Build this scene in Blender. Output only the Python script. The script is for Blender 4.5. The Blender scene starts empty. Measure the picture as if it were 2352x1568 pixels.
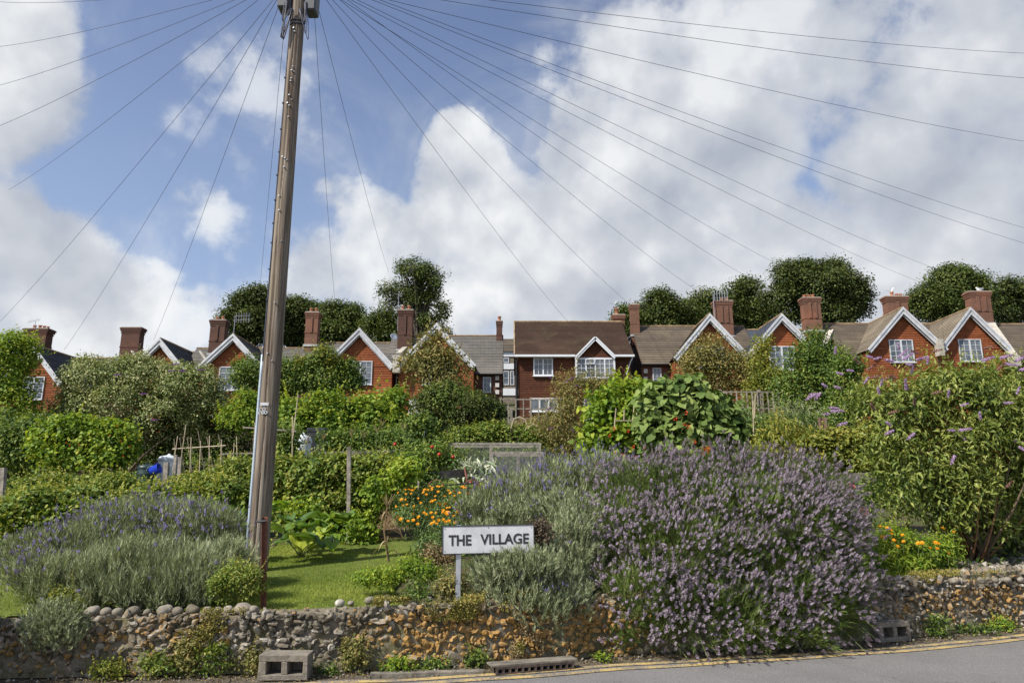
import bpy, math, random
import numpy as np
from mathutils import Vector, Matrix

random.seed(7)
RS = np.random.RandomState(11)
scene = bpy.context.scene
COL = scene.collection

# ------------------------------------------------------------------ camera
FPX, CU, CV, CAMH = 1633.0, 1176.0, 784.0, 1.6        # measured on the photo (2352 px wide)
TH = math.atan(356 / FPX)
cam_d = bpy.data.cameras.new('camera'); cam = bpy.data.objects.new('camera', cam_d); COL.objects.link(cam)
cam.location = (0, 0, CAMH); cam.rotation_euler = (math.radians(90) + TH, 0, 0)
cam_d.sensor_width = 36; cam_d.lens = 36 * FPX / 2352; cam_d.clip_end = 3000; cam_d.clip_start = .05
scene.camera = cam

# ------------------------------------------------------------------ light and sky
SUN_EL = math.radians(46)
SUN_TO = Vector((0.82, 0.57, 0)).normalized() * math.cos(SUN_EL) + Vector((0, 0, -math.sin(SUN_EL)))
sd = bpy.data.lights.new('sun', 'SUN'); sd.energy = 5.0; sd.angle = math.radians(.53); sd.color = (1, .94, .84)
so = bpy.data.objects.new('sun', sd); COL.objects.link(so); so.location = (-30, -25, 40)
so.rotation_euler = SUN_TO.to_track_quat('-Z', 'Y').to_euler()
scene.view_settings.view_transform = 'Standard'; scene.view_settings.look = 'None'
scene.view_settings.gamma = 1; scene.view_settings.exposure = 0.25
scene.render.resolution_x, scene.render.resolution_y = 1024, 682
cy = scene.cycles
cy.max_bounces = 5; cy.diffuse_bounces = 1; cy.glossy_bounces = 2; cy.transmission_bounces = 3; cy.transparent_max_bounces = 6
cy.caustics_reflective = False; cy.caustics_refractive = False; cy.sample_clamp_indirect = 4

def ray(u, v):
    X = (u - CU) / FPX; Y = (CV - v) / FPX
    return (X, math.cos(TH) - Y * math.sin(TH), math.sin(TH) + Y * math.cos(TH))
def P(u, v, y):                                       # photo pixel at a known distance -> metres
    r = ray(u, v); t = y / r[1]
    return np.array([r[0] * t, y, CAMH + r[2] * t])

class NT:
    def __init__(s, tree): s.t = tree; s.n = tree.nodes; s.l = tree.links
    def put(s, n, i, v):
        if isinstance(v, bpy.types.NodeSocket): s.l.new(v, n.inputs[i])
        else: n.inputs[i].default_value = v
    def math(s, op, a, b=0.0, c=None, clamp=False):
        n = s.n.new('ShaderNodeMath'); n.operation = op; n.use_clamp = clamp
        s.put(n, 0, a); s.put(n, 1, b)
        if c is not None: s.put(n, 2, c)
        return n.outputs[0]
    def vmath(s, op, a, b=None, out=0):
        n = s.n.new('ShaderNodeVectorMath'); n.operation = op; s.put(n, 0, a)
        if b is not None: s.put(n, 1, b)
        return n.outputs[out]
    def scale(s, a, k):
        n = s.n.new('ShaderNodeVectorMath'); n.operation = 'SCALE'; s.put(n, 0, a); n.inputs['Scale'].default_value = k
        return n.outputs[0]
    def noise(s, vec, scale, detail=4, rough=.55, dist=0.0, out='Fac'):
        n = s.n.new('ShaderNodeTexNoise'); s.put(n, 'Vector', vec)
        n.inputs['Scale'].default_value = scale; n.inputs['Detail'].default_value = detail
        n.inputs['Roughness'].default_value = rough; n.inputs['Distortion'].default_value = dist
        return n.outputs[out]
    def smooth(s, x, a, b, lo=0.0, hi=1.0, interp='SMOOTHSTEP'):
        n = s.n.new('ShaderNodeMapRange'); n.interpolation_type = interp
        s.put(n, 'Value', x); n.inputs['From Min'].default_value = a; n.inputs['From Max'].default_value = b
        n.inputs['To Min'].default_value = lo; n.inputs['To Max'].default_value = hi
        return n.outputs[0]
    def mix(s, f, a, b, blend='MIX'):
        n = s.n.new('ShaderNodeMix'); n.data_type = 'RGBA'; n.blend_type = blend
        s.put(n, 0, f)
        for i, v in ((6, a), (7, b)):
            if not isinstance(v, bpy.types.NodeSocket): v = (*v[:3], 1)
            s.put(n, i, v)
        return n.outputs[2]
    def ramp(s, f, stops):
        n = s.n.new('ShaderNodeValToRGB'); s.put(n, 0, f)
        e = n.color_ramp.elements
        while len(e) < len(stops): e.new(.5)
        for k, (p, c) in enumerate(stops): e[k].position = p; e[k].color = (*c, 1)
        return n.outputs[0]

world = bpy.data.worlds.new('World'); scene.world = world; world.use_nodes = True
w = NT(world.node_tree); w.n.clear()
sky = w.n.new('ShaderNodeTexSky'); sky.sky_type = 'NISHITA'; sky.sun_disc = False
sky.sun_elevation = SUN_EL; sky.sun_rotation = math.atan2(-SUN_TO.x, -SUN_TO.y)
sky.air_density = 1.0; sky.dust_density = 0.6; sky.ozone_density = 2.0
tc = w.n.new('ShaderNodeTexCoord'); dirv = tc.outputs['Generated']
# cumulus banks, each a soft patch of sky around one direction: (u, v, radius px, strength)
CL = [(30, 90, 120, 1.0), (-80, 160, 210, 1.0), (100, 190, 105, .85), (190, 215, 75, .5), (20, 290, 80, .4), (-20, 400, 110, .75), (10, 520, 110, .95), (100, 580, 110, 1.0), (-40, 640, 190, 1.0), (185, 655, 115, 1.0),
      (110, 700, 200, 1.0), (290, 700, 120, .85), (400, 740, 120, .7), (230, 395, 75, .55), (330, 410, 85, .5), (340, 470, 70, .3), (560, 190, 105, .50), (640, 200, 110, .54), (500, 170, 70, .45),
      (690, 290, 90, .5), (455, 285, 70, .4), (450, 505, 80, .68), (510, 540, 75, .6), (590, 560, 70, .4), (520, 390, 90, .3), (1060, 330, 75, .95), (1045, 400, 110, 1.0), (1130, 400, 80, .9), (990, 420, 70, .75),
      (790, 470, 85, .72), (850, 510, 100, .8), (930, 540, 110, .85), (1060, 520, 160, 1.0), (1170, 560, 190, 1.0), (1030, 660, 170, .95), (690, 610, 100, .55),
      (790, 680, 190, .85), (930, 720, 200, .9), (640, 700, 120, .6), (1290, 640, 230, 1.0), (1340, 520, 150, 1.0), (1400, 330, 150, .95), (1330, 130, 120, .62), (1440, 160, 150, .85), (1390, 240, 120, .85),
      (1570, 300, 210, .95), (1540, 480, 240, 1.0), (1600, 120, 200, .85), (1780, 90, 190, .75), (1700, 330, 150, .85), (2000, 60, 180, .8), (2240, 130, 220, .9), (1950, 160, 160, .7),
      (2250, 320, 230, .95), (2060, 440, 170, .85), (2260, 500, 260, 1.0), (2030, 640, 230, .95), (1760, 640, 220, .95), (2300, 660, 250, 1.0), (1620, 640, 240, .95), (2130, 210, 150, .7),
      (1430, 730, 240, .85), (600, 760, 160, .5)]
F = None
warp = w.noise(dirv, 5.0, 5, .6, out='Color')
wv = w.vmath('ADD', dirv, w.scale(w.vmath('SUBTRACT', warp, (.5, .5, .5)), .10))
wv = w.vmath('NORMALIZE', wv)
for u, v, r, s_ in CL:
    d = Vector(ray(u, v)).normalized(); a = math.atan(r / FPX)
    dt = w.vmath('DOT_PRODUCT', wv, tuple(d), out=1)
    k = w.smooth(dt, math.cos(a * 1.35), math.cos(a * .35), 0, s_)
    F = k if F is None else w.math('SMOOTH_MAX', F, k, .12)
F = w.math('MINIMUM', F, 1.2)
# the rest of the sky, behind and above the camera, is half clouded too
sep = w.n.new('ShaderNodeSeparateXYZ'); w.l.new(dirv, sep.inputs[0])
back = w.smooth(sep.outputs['Y'], .25, -.1)
F = w.math('ADD', F, w.math('MULTIPLY', back, w.smooth(w.noise(dirv, 1.7, 2), .5, .65, 0, .8)))
n1 = w.noise(dirv, 9, 11, .63); n0 = w.noise(dirv, 4.5, 4, .5)
D = w.math('ADD', F, w.math('MULTIPLY', w.math('SUBTRACT', n1, .5), 1.6))
D = w.math('ADD', D, w.math('MULTIPLY', w.math('SUBTRACT', n0, .5), .6))
mask = w.math('ADD', w.math('MULTIPLY', w.smooth(D, .36, .74), .68), w.math('MULTIPLY', w.smooth(D, .15, 1.05), .32))
mask = w.math('MULTIPLY', mask, w.smooth(F, .15, .85, .3, 1.0))
veil = w.math('MULTIPLY', w.smooth(w.noise(dirv, 3.2, 8, .62, .8), .46, .72, 0, .42), w.smooth(F, .0, .4, .35, 1.0))
mask = w.math('MAXIMUM', mask, veil)
# relief: compare density with the density a little towards the sun
sv = w.vmath('ADD', dirv, tuple(Vector((-.055, -.01, .045))))
n1b = w.noise(sv, 9, 8, .58); n0b = w.noise(sv, 4.5, 3, .5)
rel = w.math('ADD', w.math('MULTIPLY', w.math('SUBTRACT', n1, n1b), 1.3), w.math('MULTIPLY', w.math('SUBTRACT', n0, n0b), 2.2))
thick = w.smooth(D, .55, 1.5)
br = w.math('ADD', w.math('SUBTRACT', .86, w.math('MULTIPLY', thick, .20)), w.math('MULTIPLY', rel, .55), clamp=True)
right = w.smooth(sep.outputs['X'], -.1, .55, 0, .14)
br = w.math('SUBTRACT', br, right, clamp=True)
cc = w.ramp(br, [(0, (.26, .30, .38)), (.42, (.38, .415, .48)), (.72, (.53, .555, .60)), (1, (.77, .785, .795))])
skyc = w.mix(1.0, sky.outputs[0], (.152, .132, .130), 'MULTIPLY')
haze = w.smooth(sep.outputs['Z'], .66, .10, 0, .5)
skyc = w.mix(haze, skyc, (.34, .45, .64))
fin = w.mix(mask, skyc, cc)
bg = w.n.new('ShaderNodeBackground'); w.l.new(fin, bg.inputs[0]); bg.inputs[1].default_value = 1.0
ow = w.n.new('ShaderNodeOutputWorld'); w.l.new(bg.outputs[0], ow.inputs[0])

# ------------------------------------------------------------------ mesh helpers
def nrm(a):
    a = np.asarray(a, float); return a / np.maximum(np.linalg.norm(a, axis=-1, keepdims=True), 1e-9)
def snoise(p, seed=0, freq=1.0, oct=3):
    r = np.random.RandomState(seed); p = np.asarray(p, float); out = np.zeros(len(p)); a = 1.0; f = freq
    for o in range(oct):
        for k in range(3):
            wv_ = nrm(r.normal(size=3)) * f * (1 + .4 * r.rand()); ph = r.rand() * 6.28
            out += a / 2.2 * np.sin(p @ wv_ + ph + 1.3 * np.sin(p @ np.roll(wv_, 1) * .7 + ph * 2))
        a *= .5; f *= 2.1
    return out

class MB:
    def __init__(s): s.v = []; s.f = {3: [], 4: []}; s.n = 0; s.tint = []; s.mask = []
    def add(s, V, Fc, tint=.5, mask=0.0):
        V = np.asarray(V, float).reshape(-1, 3); Fc = np.asarray(Fc, int)
        s.v.append(V); s.f[Fc.shape[1]].append(Fc + s.n); s.n += len(V)
        s.tint.append(np.broadcast_to(np.asarray(tint, float), (len(V),)) if np.ndim(tint) == 0 else np.asarray(tint, float))
        s.mask.append(np.broadcast_to(np.asarray(mask, float), (len(V),)) if np.ndim(mask) == 0 else np.asarray(mask, float))
    def box(s, c, d, rot=None, tint=.5):
        c = np.array(c, float); h = np.array(d, float) / 2
        V = np.array([[x, y, z] for x in (-1, 1) for y in (-1, 1) for z in (-1, 1)], float) * h
        if rot is not None: V = V @ np.array(rot).T
        s.add(V + c, [[0, 1, 3, 2], [4, 6, 7, 5], [0, 4, 5, 1], [2, 3, 7, 6], [0, 2, 6, 4], [1, 5, 7, 3]], tint)
    def cbox(s, lo, hi, ch=.01, tint=.5):                # box with chamfered edges
        lo = np.array(lo, float); hi = np.array(hi, float); bm = []
        V = []; 
        for ax in range(3):
            for sg in (0, 1):
                a, b = [(1, 2), (0, 2), (0, 1)][ax]
                for ia, ib in ((0, 0), (1, 0), (1, 1), (0, 1)):
                    p = np.zeros(3); p[ax] = hi[ax] if sg else lo[ax]
                    p[a] = hi[a] - ch if ia else lo[a] + ch; p[b] = hi[b] - ch if ib else lo[b] + ch
                    V.append(p)
        V = np.array(V); fs = [[6 * 0 + k * 4 + j for j in ((0, 1, 2, 3) if (k % 2) else (3, 2, 1, 0))] for k in range(6)]
        for k in (2, 3): fs[k] = fs[k][::-1]
        def idx(ax, sg, ia, ib): return (ax * 2 + sg) * 4 + {(0, 0): 0, (1, 0): 1, (1, 1): 2, (0, 1): 3}[(ia, ib)]
        for a in (0, 1):
            for b in (0, 1):
                fs.append([idx(0, a, b, 0), idx(0, a, b, 1), idx(1, b, a, 1), idx(1, b, a, 0)])
                fs.append([idx(0, a, 0, b), idx(0, a, 1, b), idx(2, b, a, 1), idx(2, b, a, 0)])
                fs.append([idx(1, a, 0, b), idx(1, a, 1, b), idx(2, b, 1, a), idx(2, b, 0, a)])
        s.add(V, fs, tint); n0 = s.n - 24
        t = [[idx(0, a, b, c) + n0, idx(1, b, a, c) + n0, idx(2, c, a, b) + n0] for a in (0, 1) for b in (0, 1) for c in (0, 1)]
        s.f[3].append(np.array(t))
    def tube(s, pts, r, sides=6, cap=True, tint=.5):
        pts = np.asarray(pts, float); n = len(pts); r = np.broadcast_to(r, (n,)) if np.ndim(r) == 0 else np.asarray(r)
        t = np.gradient(pts, axis=0); t = nrm(t)
        ref = np.array([0, 0, 1.]) if abs(t[:, 2]).mean() < .8 else np.array([0, 1., 0])
        a = nrm(np.cross(t, ref)); b = np.cross(t, a)
        an = np.arange(sides) * 2 * math.pi / sides
        V = pts[:, None] + r[:, None, None] * (a[:, None] * np.cos(an)[None, :, None] + b[:, None] * np.sin(an)[None, :, None])
        i = np.arange(n - 1)[:, None] * sides; j = np.arange(sides)[None]; j2 = (j + 1) % sides
        Q = np.stack([i + j, i + j2, i + sides + j2, i + sides + j], -1).reshape(-1, 4)
        s.add(V.reshape(-1, 3), Q, tint)
        if cap:
            base = s.n - n * sides
            for e, o in ((0, 1), (n - 1, -1)):
                c = len(s.v); s.add(pts[e][None], np.zeros((0, 3), int), tint); ci = s.n - 1
                ring = base + e * sides + np.arange(sides)
                s.f[3].append(np.stack([np.full(sides, ci), np.roll(ring, -o * 1), ring], -1))
    def bar(s, a, b, w_, h_, tint=.5):                   # rectangular bar from a to b
        a = np.array(a, float); b = np.array(b, float); d = b - a; L = np.linalg.norm(d); x = d / L
        up = np.array([0, 0, 1.]) if abs(x[2]) < .9 else np.array([0, 1., 0]); y = nrm(np.cross(up, x)); z = np.cross(x, y)
        s.box((a + b) / 2, (L, w_, h_), np.stack([x, y, z], 1), tint)
    def lathe(s, c, prof, sides=24, tint=.5):
        pr = np.array(prof, float); an = np.arange(sides) * 2 * math.pi / sides
        V = np.stack([pr[:, 0][:, None] * np.cos(an), pr[:, 0][:, None] * np.sin(an), np.repeat(pr[:, 1][:, None], sides, 1)], -1) + np.array(c)
        i = np.arange(len(pr) - 1)[:, None] * sides; j = np.arange(sides)[None]; j2 = (j + 1) % sides
        s.add(V.reshape(-1, 3), np.stack([i + j, i + j2, i + sides + j2, i + sides + j], -1).reshape(-1, 4), tint)
    def build(s, name, mat, parent=None, origin=None, smooth=False):
        me = bpy.data.meshes.new(name)
        V = np.concatenate(s.v) if s.v else np.zeros((0, 3))
        org = np.array(parent['_w']) if parent is not None and '_w' in parent else np.array(origin if origin is not None else (0, 0, 0), float)
        V = V - org
        tr = np.concatenate(s.f[3]) if s.f[3] else np.zeros((0, 3), int); qd = np.concatenate(s.f[4]) if s.f[4] else np.zeros((0, 4), int)
        me.vertices.add(len(V)); me.vertices.foreach_set('co', V.astype(np.float32).ravel())
        li = np.concatenate([tr.ravel(), qd.ravel()]).astype(np.int32)
        ls = np.concatenate([np.arange(len(tr)) * 3, len(tr) * 3 + np.arange(len(qd)) * 4]).astype(np.int32)
        me.loops.add(len(li)); me.loops.foreach_set('vertex_index', li)
        me.polygons.add(len(ls)); me.polygons.foreach_set('loop_start', ls)
        me.update(calc_edges=True)
        me.polygons.foreach_set('use_smooth', np.full(len(ls), smooth, bool))
        at = me.attributes.new('tint', 'FLOAT', 'POINT'); at.data.foreach_set('value', np.concatenate(s.tint).astype(np.float32))
        mk = np.concatenate(s.mask)
        if mk.any():
            at = me.attributes.new('mask', 'FLOAT', 'POINT'); at.data.foreach_set('value', mk.astype(np.float32))
        me.materials.append(mat)
        o = bpy.data.objects.new(name, me); COL.objects.link(o)
        if parent is not None: o.parent = parent
        else: o.location = org
        o['_w'] = [float(q) for q in org]
        return o

def thing(name, label, cat, base, group=None):
    o = bpy.data.objects.new(name, None); COL.objects.link(o); o.location = base; o.empty_display_size = .2
    o['_w'] = [float(q) for q in base]; o['label'] = label; o['category'] = cat
    if group: o['group'] = group
    return o
def tag(o, label, cat, group=None):
    o['label'] = label; o['category'] = cat
    if group: o['group'] = group
    return o
def struct(o, kind='structure'): o['kind'] = kind; return o
def scatter(root, name, me, pts, sc=1.0, dirs=None):
    for k, p in enumerate(pts):
        o = bpy.data.objects.new(name, me); COL.objects.link(o); o.parent = root
        loc = np.array(p) - np.array(root['_w'])
        s_ = sc if np.ndim(sc) == 0 else sc[k]
        q = Vector(dirs[k]).to_track_quat('Z', 'Y') if dirs is not None else Vector((RS.normal() * .3, RS.normal() * .3, 1)).to_track_quat('Z', 'Y')
        o.matrix_local = Matrix.LocRotScale(Vector(loc), q, Vector((s_,) * 3))

# ------------------------------------------------------------------ materials
def mat(name):
    m = bpy.data.materials.new(name); m.use_nodes = True; t = NT(m.node_tree); t.n.clear()
    out = t.n.new('ShaderNodeOutputMaterial'); b = t.n.new('ShaderNodeBsdfPrincipled'); t.l.new(b.outputs[0], out.inputs[0])
    t.b = b; t.out = out; return m, t
def bump(t, h, strength=.5, dist=.02):
    n = t.n.new('ShaderNodeBump'); n.inputs['Strength'].default_value = strength; n.inputs['Distance'].default_value = dist
    t.l.new(h, n.inputs['Height']); t.l.new(n.outputs[0], t.b.inputs['Normal'])
def pos(t): return t.n.new('ShaderNodeNewGeometry').outputs['Position']
def attr(t, a='tint'):
    n = t.n.new('ShaderNodeAttribute'); n.attribute_name = a; return n.outputs['Fac']
def simple(name, c, rough=.6, var=.15, scale=6, metal=0.0, bmp=.2, detail=5, spec=.4):
    m, t = mat(name); p = pos(t)
    n = t.noise(p, scale, detail, .6); n2 = t.noise(p, scale * .17, 3, .5)
    f = t.math('ADD', t.math('MULTIPLY', n, .6), t.math('MULTIPLY', n2, .4))
    lo = tuple(q * (1 - var * 1.6) for q in c); hi = tuple(min(1, q * (1 + var * 1.6)) for q in c)
    t.l.new(t.mix(t.smooth(f, .3, .7), lo, hi), t.b.inputs['Base Color'])
    t.b.inputs['Roughness'].default_value = rough; t.b.inputs['Metallic'].default_value = metal
    t.b.inputs['Specular IOR Level'].default_value = spec
    if bmp: bump(t, t.noise(p, scale * 4, 4), bmp, .01)
    return m
def leafmat(name, c0, c1, c2, trans=.35, rough=.5, spec=.25, patch=.75):
    if 'lea' in name or 'stonecrop' in name or 'lawn' in name: c0, c1, c2 = [tuple(min(.75, q * k) for q, k in zip(c, (1.42, 1.32, 1.3))) for c in (c0, c1, c2)]
    m, t = mat(name)
    f = attr(t); n = t.noise(pos(t), 1.3, 2)
    f = t.math('ADD', f, t.math('MULTIPLY', t.math('SUBTRACT', n, .5), patch), clamp=True)
    c = t.ramp(f, [(0.08, c0), (.5, c1), (.95, c2)])
    t.l.new(c, t.b.inputs['Base Color']); t.b.inputs['Roughness'].default_value = rough; t.b.inputs['Specular IOR Level'].default_value = spec
    tr = t.n.new('ShaderNodeBsdfTranslucent')
    t.l.new(t.mix(1.0, c, (1.35, 1.3, .65), 'MULTIPLY'), tr.inputs[0])
    mx = t.n.new('ShaderNodeMixShader'); mx.inputs[0].default_value = trans * .8
    t.l.new(t.b.outputs[0], mx.inputs[1]); t.l.new(tr.outputs[0], mx.inputs[2]); t.l.new(mx.outputs[0], t.out.inputs[0])
    return m
M = {}
M['leaf_mid'] = leafmat('mid green leaves', (.022, .05, .010), (.075, .14, .025), (.22, .28, .055))
M['leaf_bright'] = leafmat('bright green leaves', (.04, .09, .010), (.14, .24, .025), (.32, .38, .05), .45)
M['leaf_rasp'] = leafmat('raspberry leaves', (.035, .075, .012), (.115, .185, .028), (.29, .31, .07), .38)
M['leaf_yellow'] = leafmat('yellowing leaves', (.06, .09, .016), (.15, .19, .03), (.30, .28, .06), .4)
M['leaf_olive'] = leafmat('olive fruit tree leaves', (.055, .07, .02), (.15, .16, .045), (.32, .26, .10), .3)
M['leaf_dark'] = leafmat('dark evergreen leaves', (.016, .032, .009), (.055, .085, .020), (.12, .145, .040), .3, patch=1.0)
M['leaf_tree'] = leafmat('tree leaves', (.022, .042, .010), (.060, .095, .020), (.13, .165, .040), .32)
M['leaf_clem'] = leafmat('flowering climber leaves', (.05, .09, .022), (.16, .215, .07), (.42, .43, .23), .3)
M['leaf_bean'] = leafmat('bean leaves', (.04, .085, .02), (.09, .155, .04), (.20, .28, .09), .3, .42, .35)
M['leaf_bean_grey'] = leafmat('matt grey green heart leaves', (.040, .080, .016), (.105, .165, .042), (.22, .29, .09), .25, .6, .15)
M['leaf_budd'] = leafmat('buddleia leaves', (.032, .065, .012), (.12, .175, .030), (.27, .31, .08), .38, .45, .35)
M['leaf_silver'] = leafmat('silver lavender leaves', (.085, .115, .06), (.20, .25, .135), (.37, .42, .28), .2, .7, .15)
M['leaf_lavstem'] = leafmat('green lavender stalks', (.06, .10, .02), (.13, .19, .045), (.24, .30, .09), .25, .6, .2)
M['leaf_pale'] = leafmat('pale grey artichoke leaves', (.14, .20, .11), (.28, .35, .24), (.50, .55, .44), .2)
M['leaf_rhub'] = leafmat('rhubarb leaves', (.06, .12, .03), (.13, .22, .05), (.24, .34, .09), .4, .4, .4)
M['leaf_dry'] = leafmat('dry stems', (.14, .10, .05), (.28, .20, .10), (.42, .33, .18), .2)
M['leaf_grass'] = leafmat('lawn grass', (.09, .14, .02), (.185, .26, .038), (.36, .39, .10), .35, patch=.9)
M['leaf_moss'] = leafmat('creeping stonecrop', (.07, .08, .02), (.17, .18, .04), (.32, .27, .08), .15)
M['lav_grey'] = leafmat('mauve florets', (.16, .12, .16), (.30, .245, .305), (.53, .465, .54), .25, .8, .1, .3)
M['lav_blue'] = leafmat('violet florets', (.12, .10, .24), (.23, .19, .42), (.38, .34, .58), .25, .8, .1, .3)
M['budd_fl'] = leafmat('lilac florets', (.30, .18, .38), (.48, .33, .56), (.66, .52, .72), .3, .8, .1, .3)
M['budd_dark'] = leafmat('faded florets', (.16, .08, .09), (.25, .13, .12), (.36, .22, .16), .1, .8, .1, .3)
M['budd_purple'] = leafmat('deep purple florets', (.15, .03, .25), (.26, .08, .38), (.40, .18, .52), .3, .8, .1, .3)
M['orange'] = leafmat('orange petals', (.72, .22, .01), (.86, .36, .01), (.92, .50, .03), .3, .5, .2, .2)
M['red_fl'] = leafmat('red petals', (.60, .05, .02), (.75, .08, .03), (.85, .16, .05), .3, .5, .2, .2)
M['pink_fl'] = leafmat('crimson petals', (.45, .01, .06), (.60, .03, .10), (.80, .30, .40), .3, .5, .2, .2)
M['stem'] = simple('woody stems', (.12, .09, .055), .8, .3, 20)
M['stem_green'] = simple('green stems', (.12, .16, .05), .7, .3, 20)
M['stem_red'] = simple('reddish canes', (.26, .13, .06), .7, .3, 20)
M['bark'] = simple('bark', (.09, .075, .055), .9, .4, 14, bmp=.6)
M['cane'] = simple('bamboo cane', (.46, .38, .26), .6, .25, 30)
M['oldwood'] = simple('weathered grey timber', (.27, .24, .20), .85, .35, 12, bmp=.6)
M['darkwood'] = simple('dark old timber', (.07, .065, .055), .85, .4, 14, bmp=.5)
M['white'] = simple('white painted wood', (.56, .575, .60), .45, .14, 2.2, bmp=.08)
M['upvc'] = simple('white window plastic', (.70, .72, .75), .3, .03, 3, bmp=0)
M['render_wall'] = simple('pale rendered wall', (.62, .60, .56), .8, .08, 3)
M['lead'] = simple('lead flashing', (.42, .43, .44), .6, .15, 5)
M['mortar'] = simple('cement verge', (.45, .42, .36), .85, .2, 6, bmp=.4)
M['blackpipe'] = simple('black painted gutter', (.02, .02, .022), .4, .1, 5, bmp=0)
M['galv'] = simple('galvanised metal', (.5, .52, .54), .45, .1, 8, .7, bmp=0)
M['pot'] = simple('terracotta pot', (.42, .18, .10), .75, .2, 8)
M['concrete'] = simple('concrete block', (.23, .205, .165), .95, .22, 22, bmp=.9)
M['kerb'] = simple('worn concrete kerb', (.20, .18, .145), .9, .3, 12, bmp=.6)
M['rust'] = simple('rusty brown paint', (.17, .065, .038), .7, .25, 25, bmp=.4)
M['blackplastic'] = simple('black plastic', (.03, .033, .036), .4, .15, 5, bmp=0)
M['greenplastic'] = simple('dark green plastic', (.03, .055, .05), .4, .15, 5, bmp=0)
M['blueplastic'] = simple('blue plastic', (.02, .06, .55), .4, .08, 5, bmp=0)
M['whiteplastic'] = simple('milky white plastic', (.62, .66, .68), .35, .06, 5, bmp=0)
M['wire'] = simple('black cable', (.045, .05, .08), .5, .05, 5, bmp=0)
M['conduit'] = simple('blue grey plastic conduit', (.42, .50, .58), .45, .06, 5, bmp=0)
M['steel_grey'] = simple('grey steel box', (.085, .09, .10), .5, .1, 5, bmp=0)
M['signwhite'] = simple('weathered white sign plate', (.56, .57, .58), .5, .12, 7, bmp=.05)
M['signblack'] = simple('black sign lettering', (.035, .035, .04), .5, .3, 40, bmp=0)
M['iron'] = simple('cast iron', (.10, .075, .06), .7, .3, 20, .2)
M['apple'] = simple('red apple skin', (.40, .03, .02), .3, .3, 8, bmp=0)
M['gull'] = simple('white feathers', (.8, .8, .8), .7, .05, 6, bmp=0)
M['gullgrey'] = simple('grey feathers', (.35, .38, .42), .7, .05, 6, bmp=0)
M['beak'] = simple('yellow beak', (.75, .45, .05), .5, .05, 6, bmp=0)
M['redbrick_band'] = simple('brown metal sheet', (.13, .075, .055), .6, .3, 4, bmp=.1)
M['curtain'] = simple('net curtain', (.55, .56, .57), .9, .08, 9, bmp=0)

def glassmat():
    m, t = mat('window glass'); n = t.noise(pos(t), .8, 2)
    t.l.new(t.mix(t.smooth(n, .35, .65), (.05, .065, .085), (.16, .18, .20)), t.b.inputs['Base Color'])
    t.b.inputs['Roughness'].default_value = .08; t.b.inputs['Specular IOR Level'].default_value = .8
    return m
M['glass'] = glassmat()
def wallvec(t, turn=True):
    g = t.n.new('ShaderNodeNewGeometry'); sp = t.n.new('ShaderNodeSeparateXYZ'); t.l.new(g.outputs['Position'], sp.inputs[0])
    c = t.n.new('ShaderNodeCombineXYZ'); t.l.new(t.math('ADD', sp.outputs[0], sp.outputs[1]), c.inputs[0]); t.l.new(sp.outputs[2], c.inputs[1])
    return c.outputs[0], g.outputs['Position']
def brick(name, c1, c2, cm, bw=.225, bh=.075, mort=.008, stain=(.1, .09, .07), st=.35, bmp=.6, rough=.85):
    m, t = mat(name); v, p = wallvec(t)
    b = t.n.new('ShaderNodeTexBrick'); t.l.new(v, b.inputs['Vector'])
    b.inputs['Scale'].default_value = 1; b.inputs['Brick Width'].default_value = bw; b.inputs['Row Height'].default_value = bh
    b.inputs['Mortar Size'].default_value = mort; b.inputs['Mortar Smooth'].default_value = .2; b.inputs['Bias'].default_value = 0
    for i, c in zip(('Color1', 'Color2', 'Mortar'), (c1, c2, cm)): b.inputs[i].default_value = (*c, 1)
    n = t.noise(p, .9, 6, .65); n2 = t.noise(p, 9, 4, .6)
    c = t.mix(t.smooth(n, .45, .75, 0, st), b.outputs[0], stain)
    c = t.mix(t.smooth(n2, .3, .75, 0, .35), c, tuple(q * .55 for q in c1))
    c = t.mix(t.math('MULTIPLY', attr(t), .42), c, tuple(q * .5 for q in c2)); n4 = t.noise(p, .35, 3); c = t.mix(t.smooth(n4, .5, .7, 0, .35), c, tuple(min(1, q * 1.45) for q in c1))
    t.l.new(c, t.b.inputs['Base Color']); t.b.inputs['Roughness'].default_value = rough; t.b.inputs['Specular IOR Level'].default_value = .2
    h = t.math('SUBTRACT', t.math('MULTIPLY', n2, .4), b.outputs['Fac'])
    bump(t, h, bmp, .012)
    return m
M['tile_orange'] = brick('orange clay hanging tiles', (.36, .118, .045), (.25, .078, .033), (.14, .035, .02), .165, .17, .006, (.16, .05, .03), .5)
M['tile_brown'] = brick('brown clay hanging tiles', (.15, .055, .028), (.10, .038, .022), (.05, .025, .015), .165, .16, .006, (.07, .04, .03), .5)
M['roof_brown'] = brick('brown plain roof tiles', (.095, .056, .038), (.07, .042, .03), (.035, .025, .019), .165, .12, .006, (.17, .14, .08), .5)
M['roof_slate'] = brick('dark slate roof', (.075, .075, .078), (.055, .056, .06), (.03, .03, .03), .3, .14, .006, (.12, .11, .09), .4, rough=.6)
M['roof_grey'] = brick('weathered grey slates', (.20, .185, .165), (.155, .15, .14), (.08, .08, .07), .3, .16, .008, (.21, .19, .14), .5, rough=.7)
M['roof_blue'] = brick('new blue slates', (.11, .13, .17), (.09, .105, .14), (.05, .05, .06), .3, .16, .006, (.14, .15, .17), .3, rough=.5)
M['roof_conc'] = brick('brown interlocking concrete tiles', (.155, .125, .095), (.12, .10, .078), (.07, .055, .042), .3, .3, .01, (.26, .22, .14), .5)
M['roof_tan'] = brick('tan lichened concrete tiles', (.27, .225, .165), (.22, .185, .14), (.12, .10, .07), .3, .3, .01, (.30, .26, .18), .5)
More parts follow.
